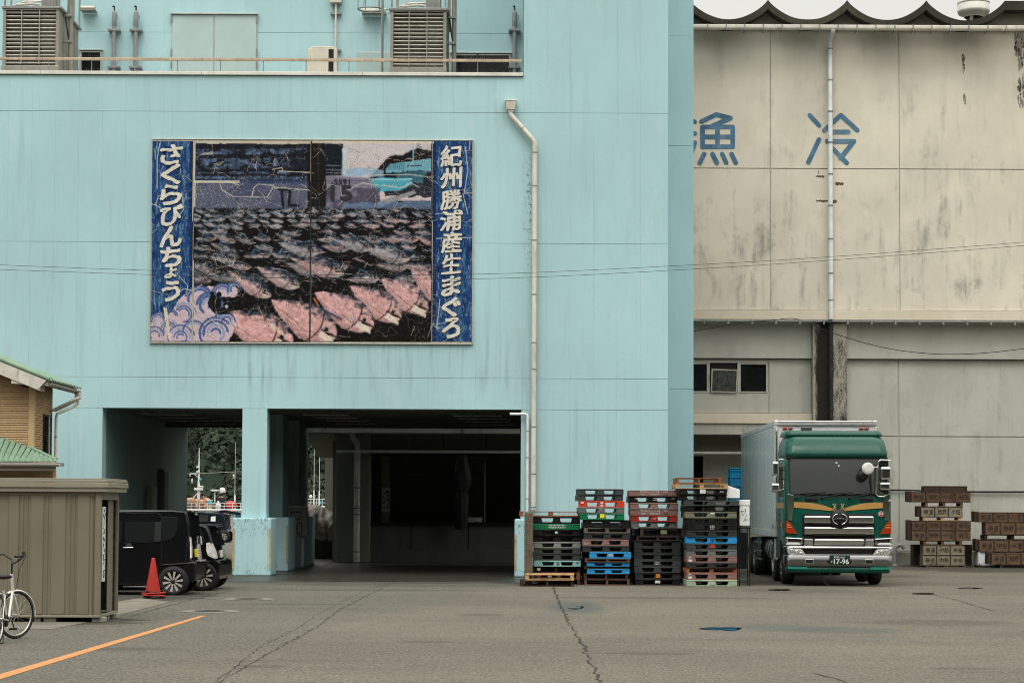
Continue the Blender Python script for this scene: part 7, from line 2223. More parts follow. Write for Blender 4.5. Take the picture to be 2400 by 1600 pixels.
# ------------------------------------------------------------------ traffic cone
M['conered'] = plain('faded_red_cone', (.36, .022, .014), .5, 0, .08, 3, .08, dirt=(.25, .03, .02), damt=.4)
cc = G(360, 1401)
t = thing('traffic_cone', 'battered red traffic cone with black base weight beside the van wheel', 'traffic cone', (cc.x, cc.y, 0))
MB().lathe([(.145, .13), (.14, .16), (.038, .755), (.030, .78), (.0, .785)], (cc.x - .015, cc.y, 0), 24).build('cone_body', M['conered'], t)
mb = MB()
for k, (r, z, h) in enumerate(((.205, .045, .03), (.19, .085, .03))):
    mb.M = Matrix.Translation((cc.x + .0, cc.y, z)) @ Matrix.Rotation(rad(3 - k * 5), 4, 'Y') @ Matrix.Rotation(rad(20 + 12 * k), 4, 'Z')
    mb.box(-r, r, -r, r, 0, h)
mb.build('base_plate', M['conered'], t, .015)
MB().lathe([(.17, 0), (.205, .0), (.215, .02), (.2, .045), (.17, .05)], (cc.x + .01, cc.y, 0), 22).build('base_weight', M['black'], t)
MB().tube([(cc.x + .02 + (.17 + .02 * math.sin(3 * a)) * math.cos(a), cc.y + .17 * math.sin(a), .105 + .03 * math.sin(a * 2)) for a in [2 * PI * i / 20 for i in range(20)]], .022, 8, closed=True).build('rope_ring', M['black'], t)
# ------------------------------------------------------------------ parked cars, built in place with their tails to the right
M['carblack'] = plain('black_car_paint', (.006, .006, .007), .10, 0, .1, 1, 0, coat=.15)
M['carblue'] = plain('dark_blue_black_paint', (.008, .014, .020), .12, 0, .1, 1, 0, coat=.2)
M['carglass'] = Nodes('tinted_car_glass').done((.012, .014, .014), .04, 0, spec=.35)
M['lampw'] = plain('clear_tail_lamp', (.74, .72, .68), .15, .1, .2, 18, .2)
M['lampy'] = plain('amber_lamp_edge', (.45, .25, .06), .2, .2, .1, 5, 0)
M['carplastic'] = plain('black_car_plastic', (.018, .018, .018), .5, 0, .15, 6, .05)
def car(name, label, Y0, width, prof_px, tumble, belt_z, paint, group):
    """prof_px: side outline in picture pixels at depth Y0, rear end on the right"""
    pr = [P(x, y, Y0) for x, y in prof_px]
    pr = [(p.x, max(p.z, .16)) for p in pr]
    t = thing(name, label, 'car', (sum(p[0] for p in pr) / len(pr), Y0 + width / 2, 0), group)
    cx = sum(p[0] for p in pr) / len(pr); cz = sum(p[1] for p in pr) / len(pr)
    tw = lambda z: tumble * max(0, z - belt_z)
    vs, fs = [], []
    n = len(pr)
    secs = ((.0, .045, 0), (.015, .012, 0), (.07, 0, 0), (.07, 0, 1), (.015, .012, 1), (.0, .045, 1))
    for dy, sh_, far in secs:
        for x, z in pr:
            d = Vector((cx - x, cz - z)).normalized() * sh_
            y = Y0 + dy + tw(z) if not far else Y0 + width - dy - tw(z)
            vs.append((x + d.x, y, z + d.y))
    for i in range(len(secs) - 1):
        for j in range(n):
            fs.append((i * n + j, (i + 1) * n + j, (i + 1) * n + (j + 1) % n, i * n + (j + 1) % n))
    fs.append(tuple(range(n))); fs.append(tuple(range((len(secs) - 1) * n, len(secs) * n))[::-1])
    MB().add(vs, fs, [True] * (len(fs) - 2) + [False] * 2).build('body', M[paint], t)
    def side(nm, m, pts, off=.006, par=None):
        q = [P(x, y, Y0) for x, y in pts]
        MB().add([(p.x, Y0 + tw(p.z) - off, p.z) for p in q] + [(p.x, Y0 + tw(p.z) + .004, p.z) for p in q],
                 [tuple(range(len(q))), tuple(range(2 * len(q) - 1, len(q) - 1, -1))] + [(i, i + len(q), (i + 1) % len(q) + len(q), (i + 1) % len(q)) for i in range(len(q))]).build(nm, M[m], par or t)
    def seam(pts, w=.006, nm='door_seam', m='black'):
        q = [P(x, y, Y0) for x, y in pts]
        MB().tube([(p.x, Y0 + tw(p.z) - .001, p.z) for p in q], w, 5).build(nm, M[m], t)
    def rear(nm, m, pts, off=.01):
        """patch on the tail: (fraction across the width, px, py) on the near-side outline"""
        vs_ = []
        for f_, x, y in pts:
            p = P(x, y, Y0)
            vs_.append((p.x + off, Y0 + tw(p.z) + f_ * (width - 2 * tw(p.z)), p.z))
        MB().add(vs_ + [(a - .02, b, c) for a, b, c in vs_], [tuple(range(len(vs_))), tuple(range(2 * len(vs_) - 1, len(vs_) - 1, -1))] + [(i, i + len(vs_), (i + 1) % len(vs_) + len(vs_), (i + 1) % len(vs_)) for i in range(len(vs_))]).build(nm, M[m], t)
    def wheel(px, py, R, rimr, spokes=10):
        for far in (0, 1):
            c = P(px, py, Y0); yw_ = Y0 - .055 if not far else Y0 + width - .17
            cc_ = (c.x, 0, R)
            w = MB().lathe([(rimr, yw_ + .02), (R * .93, yw_), (R, yw_ + .03), (R, yw_ + .15), (R * .93, yw_ + .18), (rimr, yw_ + .17)], cc_, 40, 'y').build('tyre', M['black'], t)
            MB().lathe([(0, Y0 - .007), (R * 1.14, Y0 - .006), (R * 1.15, Y0 + .01)], cc_, 40, 'y').build('wheel_arch', M['black'], t) if not far else None
            MB().lathe([(0, yw_ + .045), (rimr * .96, yw_ + .043), (rimr * .985, yw_ + .02), (rimr * 1.02, yw_ + .015), (rimr * 1.02, yw_ + .03)], cc_, 40, 'y').build('rim', M['carplastic'], w)
            if far: continue
            for k in range(spokes):
                a = 2 * PI * k / spokes + .16
                ux, uz = math.cos(a), math.sin(a)
                vx, vz = -uz, ux
                mb = MB()
                q0, q1 = .22 * rimr, .96 * rimr
                w0, w1 = .05 * rimr, .12 * rimr
                mb.prism([(c.x + ux * q0 + vx * w0, R + uz * q0 + vz * w0), (c.x + ux * q0 - vx * w0, R + uz * q0 - vz * w0), (c.x + ux * q1 - vx * w1, R + uz * q1 - vz * w1), (c.x + ux * q1 + vx * w1, R + uz * q1 + vz * w1)][::-1], yw_ + .02, yw_ + .04)
                mb.build('spoke', M['alu'], w)
            MB().lathe([(0, yw_ + .02), (.03, yw_ + .02), (.05, yw_ + .045), (.05, yw_ + .06)], cc_, 16, 'y').build('hub', M['carplastic'], w)
    return t, side, seam, rear, wheel, tw
z6 = lambda x, y: (270 + x / 6.534, 1180 + y / 6.534)
# near van
van_prof = [z6(1205, 1180), z6(1212, 900), z6(1165, 850), z6(1140, 640), z6(1128, 480), z6(1118, 300), z6(1100, 160), z6(1080, 118), z6(900, 100), z6(400, 92), z6(0, 96), (180, 1198), (128, 1206), (92, 1232), (72, 1262), (55, 1278), (48, 1310), (46, 1372), (80, 1378), z6(100, 1290), z6(520, 1272), z6(700, 1270), z6(1080, 1215)]
t, side, seam, rear, wheel_, tw = car('van', 'black tall van with chrome door handle parked between shed and red cone', 40.5, 1.46, van_prof, .09, 1.0, 'carblack', 'parked cars')
side('window_glass', 'carglass', [z6(150, 272), z6(600, 272), z6(585, 575), z6(145, 590)]); side('window_glass', 'carglass', [z6(708, 200), z6(935, 205), z6(940, 410), z6(900, 480), z6(850, 535), z6(780, 562), z6(708, 570)])
side('window_glass', 'carglass', [(200, 1222), (286, 1222), (284, 1270), (196, 1272)]); side('pillar_trim', 'carplastic', [z6(604, 272), z6(700, 272), z6(700, 572), z6(590, 575)], .004)
side('rear_pillar_glass', 'carglass', [z6(1106, 190), z6(1118, 330), z6(1124, 470), z6(1112, 470)], .004)
seam([z6(145, 150), z6(640, 150), z6(690, 165), z6(704, 210), z6(704, 900), z6(700, 940)]); seam([z6(708, 200), z6(935, 205), z6(942, 240), z6(940, 410), z6(900, 485), z6(850, 537), z6(780, 565), z6(708, 572)], .004, 'window_seal', 'carplastic')
seam([z6(120, 1270), z6(520, 1262)], .006, 'sill_trim', 'chromew')
seam([z6(130, 605), z6(700, 577)], .004, 'window_seal', 'carplastic')
seam([z6(700, 938), z6(1110, 912)], .018, 'side_moulding', 'carplastic')
h0, h1 = P(*z6(125, 672), 40.45), P(*z6(275, 668), 40.45)
MB().tube([h0, h0.lerp(h1, .5) - Vector((0, .02, 0)), h1], .013, 8).build('door_handle', M['chrome'], t)
c = P(*z6(205, 660), 40.5)
MB().lathe([(0, 40.497), (.07, 40.497), (.075, 40.505)], (c.x, 0, c.z), 20, 'y').build('handle_recess', M['black'], t)
rear('rear_window', 'carglass', [(.07, *z6(1116, 175)), (.93, *z6(1116, 175)), (.94, *z6(1136, 500)), (.06, *z6(1136, 500))])
rear('tail_lamp', 'lampw', [(.0, *z6(1134, 505)), (.07, *z6(1138, 520)), (.09, *z6(1150, 650)), (.05, *z6(1158, 820)), (-.01, *z6(1150, 830)), (.02, *z6(1144, 640))], .02)
rear('tail_lamp', 'lampw', [(.98, *z6(1134, 505)), (1.0, *z6(1138, 520)), (1.0, *z6(1150, 640)), (.93, *z6(1150, 640))], .02)
rear('number_plate', 'sticker_y', [(.36, *z6(1150, 700)), (.58, *z6(1150, 700)), (.6, *z6(1160, 820)), (.36, *z6(1160, 820))], .02)
rear('rear_emblem', 'chrome', [(.47, *z6(1141, 575)), (.53, *z6(1141, 575)), (.53, *z6(1144, 615)), (.47, *z6(1144, 615))], .02)
a_, b_ = P(*z6(1085, 105), 40.7), P(*z6(1290, 150), 40.7)
MB().prism([(a_.x - .1, a_.z + .01), (b_.x - .08, b_.z + .035), (b_.x - .06, b_.z + .01), (a_.x, a_.z - .05)][::-1], 40.68, 41.78).build('roof_spoiler', M['carblack'], t, .01)
a_, b_ = P(*z6(1130, 1190), 40.5), P(*z6(1210, 880), 40.5)
MB().prism([(a_.x, a_.z), (b_.x + .03, a_.z + .02), (b_.x + .05, b_.z - .05), (b_.x + .01, b_.z + .02), (a_.x - .1, b_.z)][::1], 40.49, 41.98).build('rear_bumper', M['carblack'], t, .05)
wheel_(405.9, 1367, .272, .212); wheel_(115, 1367, .272, .212)
# estate car beyond it
es_prof = [z6(1555, 1165), z6(1562, 900), z6(1535, 850), z6(1500, 640), z6(1440, 430), z6(1400, 352), z6(1330, 322), z6(1000, 318), z6(600, 322), (330, 1232), (296, 1250), (262, 1276), (225, 1290), (200, 1310), (196, 1366), (220, 1374), z6(800, 1235), z6(1400, 1190)]
t, side, seam, rear, wheel_, tw = car('estate_car', 'black estate car with clear tail lamps parked behind the tall black van', 42.7, 1.68, es_prof, .16, .95, 'carblack', 'parked cars')
side('window_glass', 'carglass', [z6(900, 380), z6(1300, 370), z6(1395, 600), z6(900, 620)])
side('window_glass', 'carglass', [(340, 1238), (400, 1237), (400, 1275), (310, 1278)])
side('tail_lamp', 'lampw', [z6(1392, 600), z6(1440, 590), z6(1500, 640), z6(1530, 740), z6(1536, 838), z6(1480, 820), z6(1420, 790), z6(1396, 720)], .012)
rear('tail_lamp', 'lampw', [(.0, *z6(1480, 600)), (.09, *z6(1490, 640)), (.13, *z6(1520, 740)), (.12, *z6(1540, 835)), (.0, *z6(1540, 835))], .015)
rear('rear_window', 'carglass', [(.08, *z6(1412, 375)), (.92, *z6(1412, 375)), (.95, *z6(1498, 640)), (.05, *z6(1498, 640))], .012)
rear('window_edge', 'chromew', [(.93, *z6(1412, 375)), (.95, *z6(1412, 375)), (.98, *z6(1500, 650)), (.96, *z6(1500, 650))], .02)
rear('number_plate', 'sticker_w', [(.40, *z6(1524, 720)), (.62, *z6(1524, 720)), (.62, *z6(1536, 830)), (.40, *z6(1536, 830))], .02)
a_ = P(*z6(1400, 345), 42.9)
MB().prism([(a_.x - .12, a_.z + .03), (a_.x + .17, a_.z + .035), (a_.x + .19, a_.z + .005), (a_.x, a_.z - .05)][::-1], 42.95, 44.12).build('roof_spoiler', M['carblack'], t, .01)
a_, b_ = P(*z6(1450, 1170), 42.7), P(*z6(1560, 870), 42.7)
MB().prism([(a_.x, a_.z), (b_.x + .05, a_.z + .04), (b_.x + .08, b_.z - .05), (b_.x + .02, b_.z + .02), (a_.x - .1, b_.z)], 42.69, 44.39).build('rear_bumper', M['carblack'], t, .04)
wheel_(*z6(1345, 1180), .30, .22); wheel_(262, 1362, .30, .22)
# small dark hatchback far off on the quay, tailgate raised
Y3 = 98.5
hb_prof = [(529, 1258), (531, 1240), (528, 1222), (525, 1205), (512, 1201), (460, 1199), (430, 1203), (412, 1222), (385, 1228), (378, 1240), (378, 1260), (420, 1262), (500, 1262)]
t, side, seam, rear, wheel_, tw = car('hatchback', 'dark blue hatchback with raised tailgate on the far quay', Y3, 1.65, hb_prof, .12, .9, 'carblue', 'parked cars')
side('window_glass', 'foam', [(494, 1210), (505, 1209), (505, 1221), (494, 1221)], .02)  # opaque white panel imitates the bright view through the glass
side('window_glass', 'carglass', [(445, 1207), (488, 1206), (488, 1222), (436, 1223)], .02)
rear('dark_cargo_patch', 'dark', [(.06, 526, 1206), (.94, 526, 1206), (.94, 530, 1240), (.06, 530, 1240)], .03)  # dark patch on the closed tail imitates the unlit load space
a_, b_ = P(498, 1199, Y3), P(562, 1203, Y3)
MB().prism([(a_.x, a_.z), (a_.x + .5, a_.z + .10), (b_.x, b_.z + .06), (b_.x, b_.z - .06), (a_.x + .4, a_.z - .04)][::-1], Y3 + .12, Y3 + 1.5).build('tailgate', M['carblue'], t, .02)
for y in (Y3 + .16, Y3 + 1.42): MB().tube([P(527, 1215, y), P(545, 1204, y)], .012, 6).build('gas_strut', M['black'], t)
wheel_(524, 1260, .29, .19); wheel_(412, 1260, .29, .19)
# ------------------------------------------------------------------ fishing boats at the quay
M['boatw'] = plain('white_boat_paint', (.66, .67, .64), .4, 0, .05, 1.5, .03, dirt=(.45, .42, .35), damt=.25)
M['boatblue'] = plain('teal_boat_panel', (.10, .30, .36), .4, 0, .1, 2, .03)
M['buoy'] = plain('faded_orange_buoy', (.40, .23, .14), .6, 0, .3, 4, .1, dirt=(.50, .40, .30), damt=.5)
M['buoyr'] = plain('red_plastic', (.50, .05, .04), .45, 0, .1, 4, .03)
M['cyan'] = plain('cyan_plastic', (.03, .40, .48), .4, 0, .05, 4, 0)
YBt = 106.0
def bx(px): return PX(px, YBt, 1190)
def bz(py): return PZ(py, YBt, 480)
b1 = thing('fishing_boat', 'white fishing boat with mast and heap of orange buoys seen through left passage', 'boat', (bx(470), YBt + 1.5, 0), 'boats at the quay')
def hull(t, x0, x1, y0, y1, ztop, m='boatw'):
    secs = []
    for f_, w, zz in ((0, .96, .0), (.1, 1, 0), (.5, 1, -.05), (.8, .85, .1), (.93, .45, .25), (1, .04, .35)):
        x = x1 + (x0 - x1) * f_; ym = (y0 + y1) / 2; hw = (y1 - y0) / 2 * w
        secs.append([(x, ym - hw, ztop + zz), (x, ym - hw * .86, ztop - .9), (x, ym - hw * .5, -1.7), (x, ym + hw * .5, -1.7), (x, ym + hw * .86, ztop - .9), (x, ym + hw, ztop + zz)])
    n = 6; vs = [p for s in secs for p in s]; fs = []
    for i in range(len(secs) - 1):
        for j in range(n): fs.append((i * n + j, i * n + (j + 1) % n, (i + 1) * n + (j + 1) % n, (i + 1) * n + j))
    fs += [tuple(range(n))[::-1], tuple(range((len(secs) - 1) * n, len(secs) * n))]
    MB().add(vs, fs, False).build('hull', M[m], t, .03)
hull(b1, bx(470) - 9, bx(470) + 7.5, YBt, YBt + 3.6, bz(1224))
zd = bz(1194)
box('deckhouse', M['boatw'], b1, bx(300), bx(640), YBt + .6, YBt + 3.0, bz(1224) + .01, zd - .08, .03)
box('upper_deck', M['boatw'], b1, bx(280), bx(660), YBt + .2, YBt + 3.4, zd - .075, zd + .04, .03)
for k in range(9):
    px = 395 + k * 30
    box('cabin_window', M['boatblue'], b1, bx(px), bx(px + 22), YBt + .58, YBt + .599, bz(1220), bz(1203))
def rails(t, x0, x1, y, z0, z1, n, m='boatw', r=.018):
    for z in (z1, (z0 + z1) / 2): MB().tube([(x0, y, z), (x1, y, z)], r, 6).build('rail', M[m], t)
    for k in range(n + 1):
        x = x0 + (x1 - x0) * k / n
        MB().tube([(x, y, z0), (x, y, z1)], r, 6).build('stanchion', M[m], t)
rails(b1, bx(330), bx(640), YBt + .25, zd + .04, bz(1178), 16)
rails(b1, bx(520), bx(640), YBt + .1, bz(1224), bz(1202), 8)
xm = bx(457)
MB().tube([(xm, YBt + 1.2, zd), (xm, YBt + 1.2, bz(1140)), (xm, YBt + 1.2, bz(1112)), (xm, YBt + 1.2, bz(1048))], [.10, .07, .045, .02], 10).build('mast', M['boatw'], b1)
for sx in (-.34, .34): MB().tube([(xm + sx, YBt + 1.3, zd), (xm + sx * .8, YBt + 1.3, bz(1165)), (xm, YBt + 1.2, bz(1152))], .035, 8).build('mast_stay', M['boatw'], b1)
MB().tube([(bx(436), YBt + 1.2, bz(1115)), (bx(436), YBt + 1.2, bz(1109)), (xm, YBt + 1.2, bz(1109))], .03, 8).tube([(bx(446), YBt + 1.2, bz(1110)), (xm, YBt + 1.2, bz(1119))], .02, 6).build('yard_arm', M['boatw'], b1)
MB().lathe([(0, -.18), (.05, -.1), (.055, .02), (.02, .1), (0, .12)], (bx(441), YBt + 1.2, bz(1125)), 12).build('hanging_lamp', M['alu'], b1)
MB().lathe([(0, 0), (.06, 0), (.06, .14), (0, .16)], (bx(461), YBt + 1.15, bz(1126)), 12).build('signal_lamp', M['cyan'], b1)
for py in (1095, 1106): MB().box(xm - .12, xm + .03, YBt + 1.1, YBt + 1.25, bz(py), bz(py) + .10).build('mast_lamp', M['boatw'], b1)
MB().box(xm - .22, xm + .22, YBt + 1.05, YBt + 1.3, bz(1148), bz(1142)).box(xm - .04, xm + .24, YBt + 1.05, YBt + 1.3, bz(1141), bz(1137)).build('crosstree', M['boatw'], b1, .01)
MB().tube([(bx(494), YBt + 1.4, zd), (bx(494), YBt + 1.4, bz(1149))], .04, 8).build('radar_post', M['boatw'], b1)
MB().prism([(bx(484), bz(1146)), (bx(487), bz(1150)), (bx(503), bz(1150)), (bx(505), bz(1146))], YBt + 1.2, YBt + 1.6).build('radar_scanner', M['boatw'], b1, .02)
MB().tube([(bx(512), YBt + 1.4, zd), (bx(512), YBt + 1.4, bz(1155))], .04, 8).build('dome_post', M['boatw'], b1)
MB().lathe([(0, -.01), (.15, 0), (.165, .08), (.16, .2), (.11, .29), (0, .32)], (bx(512), YBt + 1.4, bz(1155)), 20).build('satellite_dome', M['boatw'], b1)
for px, py in ((544, 1035), (562, 1045)): MB().tube([(bx(px), YBt + 1.0, zd), (bx(px), YBt + 1.0, bz(1160)), (bx(px), YBt + 1.0, bz(1158)), (bx(px), YBt + 1.0, bz(py))], [.045, .04, .012, .008], 8).build('whip_aerial', M['boatw'], b1)
MB().tube([(xm, YBt + 1.2, bz(1108)), (bx(580), YBt + 1.2, bz(1102))], .008, 5).build('aerial_wire', M['alu'], b1)
MB().lathe([(0, -.10), (.05, -.08), (.05, .12), (0, .14)], (bx(541), YBt + .95, bz(1116)), 12).build('net_lamp', M['alu'], b1)
rr = random.Random(4)
for k in range(24):
    px = rr.uniform(416, 492); h = rr.choice((0, 0, 1))
    r = rr.uniform(.13, .20)
    if k > 15: px = rr.uniform(430, 480); h = 1
    o = MB().ball((bx(px), YBt + rr.uniform(.5, 1.4), zd + .04 + r + h * .22), r, 14, 9).build('float_buoy', M['buoy'])
    tag(o, 'round faded orange float heaped on the boat top deck', 'buoy', 'orange floats on the boat')
cb_ = thing('cool_box', 'cyan cool box on the boat top deck beside the crew', 'cool box', (bx(484), YBt + .9, zd + .04))
MB().box(bx(480), bx(491), YBt + .8, YBt + 1.1, zd + .30, zd + .48).build('tub', M['cyan'], cb_, .02); MB().box(bx(479.5), bx(491.5), YBt + .79, YBt + 1.11, zd + .481, zd + .53).build('lid', M['boatw'], cb_, .01)
MB().box(bx(481), bx(490), YBt + .82, YBt + 1.08, zd + .04, zd + .299).build('stand', M['alu'], cb_)
o = MB().ball((bx(535), YBt + 1.0, zd + .26), .26, 16, 8, (1.2, .9, .85)).build('red_bag', M['buoyr']); tag(o, 'bulging red bag on the boat top deck', 'bag')
o = MB().lathe([(0, 0), (.13, 0), (.14, .25), (.05, .36), (.05, .42), (0, .43)], (bx(508), YBt + .55, zd + .04), 16).build('plastic_jug', M['boatw']); tag(o, 'white plastic jug on the boat top deck near the crew', 'jug')
M['skin'] = plain('skin', (.36, .21, .14), .6, 0, .06, 6, .02)
M['hair'] = plain('dark_hair', (.012, .011, .010), .7, 0, .3, 20, .3)
M['trousers'] = plain('dark_work_trousers', (.03, .034, .042), .8, 0, .2, 8, .1)
def skin_mesh(name, m, pts, edges, radii, parent, root=0):
    me = bpy.data.meshes.new(name)
    me.from_pydata([tuple(Vector(p)) for p in pts], edges, [])
    o = bpy.data.objects.new(name, me); COL.objects.link(o); o.parent = parent
    me.materials.append(M[m])
    sk = o.modifiers.new('skin', 'SKIN'); sk.use_smooth_shade = True
    for v, r in zip(me.skin_vertices[0].data, radii): v.radius = (r, r)
    me.skin_vertices[0].data[root].use_root = True
    ss = o.modifiers.new('sub', 'SUBSURF'); ss.levels = 2; ss.render_levels = 2
    return o
def person(loc, rz, shirt, label, lean=.25):
    """sitting on the deck, knees drawn up, bent a little forward over the work"""
    t = thing('person', label, 'person', (0, 0, 0), 'crew on the boat')
    L = lean
    pel, spine, chest, neck, head, crown = (0, 0, .12), (0, -.06 - L * .15, .30), (0, -.10 - L * .4, .50), (0, -.14 - L * .55, .62), (0, -.17 - L * .62, .72), (0, -.17 - L * .62, .80)
    pts = [pel, spine, chest, neck, head, crown]
    ed_ = [(0, 1), (1, 2), (2, 3), (3, 4), (4, 5)]; ra = [.13, .12, .13, .05, .085, .06]
    for s in (-1, 1):
        k = len(pts)
        pts += [(s * .17, chest[1], .52), (s * .22, chest[1] - .14, .34), (s * .12, chest[1] - .32, .32), (s * .10, chest[1] - .40, .33),
                (s * .10, -.05, .11), (s * .14, -.42, .34), (s * .13, -.48, .06), (s * .13, -.60, .03)]
        ed_ += [(2, k), (k, k + 1), (k + 1, k + 2), (k + 2, k + 3), (0, k + 4), (k + 4, k + 5), (k + 5, k + 6), (k + 6, k + 7)]
        ra += [.065, .046, .036, .030, .09, .062, .042, .038]
    skin_mesh('body', 'skin', pts, ed_, ra, t)
    M_s = shirt
    q = [pel, spine, chest, (0, neck[1] + .03, .585)]; e2 = [(0, 1), (1, 2), (2, 3)]; r2 = [.145, .140, .150, .075]
    for s in (-1, 1):
        k = len(q); q += [(s * .175, chest[1], .525), (s * .215, chest[1] - .11, .38)]; e2 += [(2, k), (k, k + 1)]; r2 += [.085, .062]
    skin_mesh('shirt', M_s, q, e2, r2, t)
    q, e2, r2 = [(0, 0, .11)], [], [.15]
    for s in (-1, 1):
        k = len(q); q += [(s * .10, -.05, .11), (s * .14, -.42, .345), (s * .13, -.475, .10)]; e2 += [(0, k), (k, k + 1), (k + 1, k + 2)]; r2 += [.10, .075, .06]
    skin_mesh('trousers', 'trousers', q, e2, r2, t)
    hd_ = Vector(head)
    MB().ball((hd_.x, hd_.y + .018, hd_.z + .035), .098, 14, 9, (.92, 1.02, 1.0)).build('hair', M['hair'], t)
    MB().ball((hd_.x, hd_.y - .105, hd_.z - .01), .018, 8, 5, (.7, 1, 1.1)).build('nose', M['skin'], t)
    t.location = loc; t.rotation_euler = (0, 0, rz)
    return t
M['shirtblack'] = plain('black_tee_shirt', (.010, .010, .011), .8, 0, .2, 9, .1)
M['shirtbrown'] = plain('brown_work_shirt', (.16, .10, .07), .8, 0, .2, 9, .1)
M['shirtpink'] = plain('pale_work_shirt', (.40, .27, .22), .8, 0, .2, 9, .1)
person((bx(517), YBt + 1.05, zd + .04), rad(-150), 'shirtblack', 'person in a black t-shirt sitting with back turned on the boat deck', .2)
person((bx(501), YBt + 1.5, zd + .10), rad(60), 'shirtbrown', 'person in a brown shirt bent over on the boat deck', .35)
person((bx(478), YBt + 1.6, zd + .04), rad(-40), 'shirtpink', 'person in a pale shirt crouching behind the orange floats', .5)
# second boat, through the gap by the column
b2 = thing('fishing_boat', 'white boat with large radar dome and rods behind the tarpaulin heap', 'boat', (bx(760), YBt + 1.5, 0), 'boats at the quay')
hull(b2, bx(745) - 2.0, bx(745) + 9, YBt, YBt + 3.4, bz(1215))
box('deckhouse', M['boatw'], b2, bx(700), bx(830), YBt + .6, YBt + 2.8, bz(1215) + .01, bz(1188), .03)
box('upper_deck', M['boatw'], b2, bx(696), bx(840), YBt + .3, YBt + 3.0, bz(1187.5), bz(1184), .02)
MB().box(bx(740), bx(770), YBt + .9, YBt + 1.6, bz(1183.5), bz(1170)).build('instrument_box', M['black'], b2, .02)
rails(b2, bx(700), bx(820), YBt + .4, bz(1184), bz(1168.5), 9)
for px in (732, 744.5): MB().tube([(bx(px), YBt + .8, bz(1184)), (bx(px), YBt + .8, bz(1150)), (bx(px), YBt + .8, bz(1147)), (bx(px), YBt + .8, bz(1050))], [.04, .035, .014, .010], 8).build('rod_aerial', M['boatw'], b2)
MB().lathe([(.18, -.3), (.2, -.08), (.32, 0), (.36, .12), (.36, .42), (.28, .48), (0, .5)], (bx(777), YBt + 1.4, bz(1168)), 24).build('radar_dome', M['boatw'], b2)
MB().ball((bx(725), YBt + .7, bz(1162)), .09, 12, 8).build('small_dome', M['boatw'], b2)
MB().box(bx(745.5), bx(749), YBt + .85, YBt + .899, bz(1180), bz(1172)).build('cyan_light', M['cyan'], b2)
M['lime'] = plain('lime_paint', (.32, .42, .05), .5, 0, .1, 3, 0)
MB().box(bx(762), bx(815), YBt + .56, YBt + .598, bz(1196), bz(1190)).build('lime_band', M['lime'], b2)
# ------------------------------------------------------------------ things inside the passage
M['tarp'] = plain('grey_tarpaulin', (.36, .34, .30), .5, 0, .25, 3, .3, dirt=(.34, .20, .13), damt=.5)
M['tarpdark'] = plain('dark_vinyl_tarp', (.03, .036, .034), .35, 0, .3, 4, .2)
Yh = 69.0
hx0, hx1 = PX(724, Yh), PX(796, Yh)
zt2 = PZ(1178, Yh, 750)
hp = thing('covered_heap', 'crumpled grey and rust tarpaulin thrown over a heap at the passage end', 'tarpaulin', ((hx0 + hx1) / 2, Yh, 0))
vs, fs = [], []
nu, nv = 26, 30
for j in range(nv + 1):
    for i in range(nu + 1):
        u, v = i / nu, j / nv
        x = hx0 + (hx1 - hx0) * u
        z = zt2 * (1 - .62 * v) - .28 * abs(u - .25) * (1 - v) - .15 * u
        y = Yh - .25 - .35 * math.sin(PI * min(1, v * 1.2)) + .10 * mnoise.noise((u * 5 + v * 3, v * 4, 1)) + .07 * math.sin(u * 22 + 4 * mnoise.noise((u * 3, v * 3, 5))) * (.4 + v)
        vs.append((x + .06 * mnoise.noise((u * 4, v * 5, 9)), y, z + .07 * mnoise.noise((u * 6, v * 6, 3))))
for j in range(nv):
    for i in range(nu):
        a = j * (nu + 1) + i; fs.append((a, a + nu + 1, a + nu + 2, a + 1))
o = MB().add(vs, fs, True).build('tarpaulin', M['tarp'], hp)
sm = o.modifiers.new('gauge', 'SOLIDIFY'); sm.thickness = .01
box('heap_core', M['dark'], hp, hx0 + .08, hx1 - .02, Yh + .12, Yh + .7, 0, zt2 - .45, .05)
# notice board with red-tape warning
Yn = 66.5
a, b = P(894, 1199, Yn), P(914.5, 1142, Yn)
nb = thing('warning_board', 'white vertical no-entry notice board in the dark dock opening', 'notice', ((a.x + b.x) / 2, Yn, 1.2))
box('board', M['foam'], nb, a.x, b.x, Yn, Yn + .02, a.z, b.z, .004)
for q in ((a.x + .01, a.x + .016, a.z + .015, b.z - .015), (b.x - .016, b.x - .01, a.z + .015, b.z - .015), (a.x + .0161, b.x - .0161, b.z - .021, b.z - .015), (a.x + .0161, b.x - .0161, a.z + .015, a.z + .021)):
    box('border_line', M['ink'], nb, q[0], q[1], Yn - .003, Yn - .0005, q[2], q[3])
mb = MB()
w = b.x - a.x; h = b.z - a.z
for col, s in ((.55, '関係者以外'), (.10, '立入禁止')):
    for k, ch in enumerate(s):
        st_ = .80 / 5
        zc_ = b.z - h * (.10 + st_ * (k + .5) * (1 if len(s) == 5 else 1.25))
        put_text(mb, ch, a.x + w * col, a.x + w * (col + .36), zc_ - h * .065, zc_ + h * .065, Yn - .0035, .02)
mb.build('lettering', M['ink'], nb)
box('post', M['dockwall'], nb, a.x - .02, a.x + .26, Yn + .03, Yn + .16, 0, 3.9)
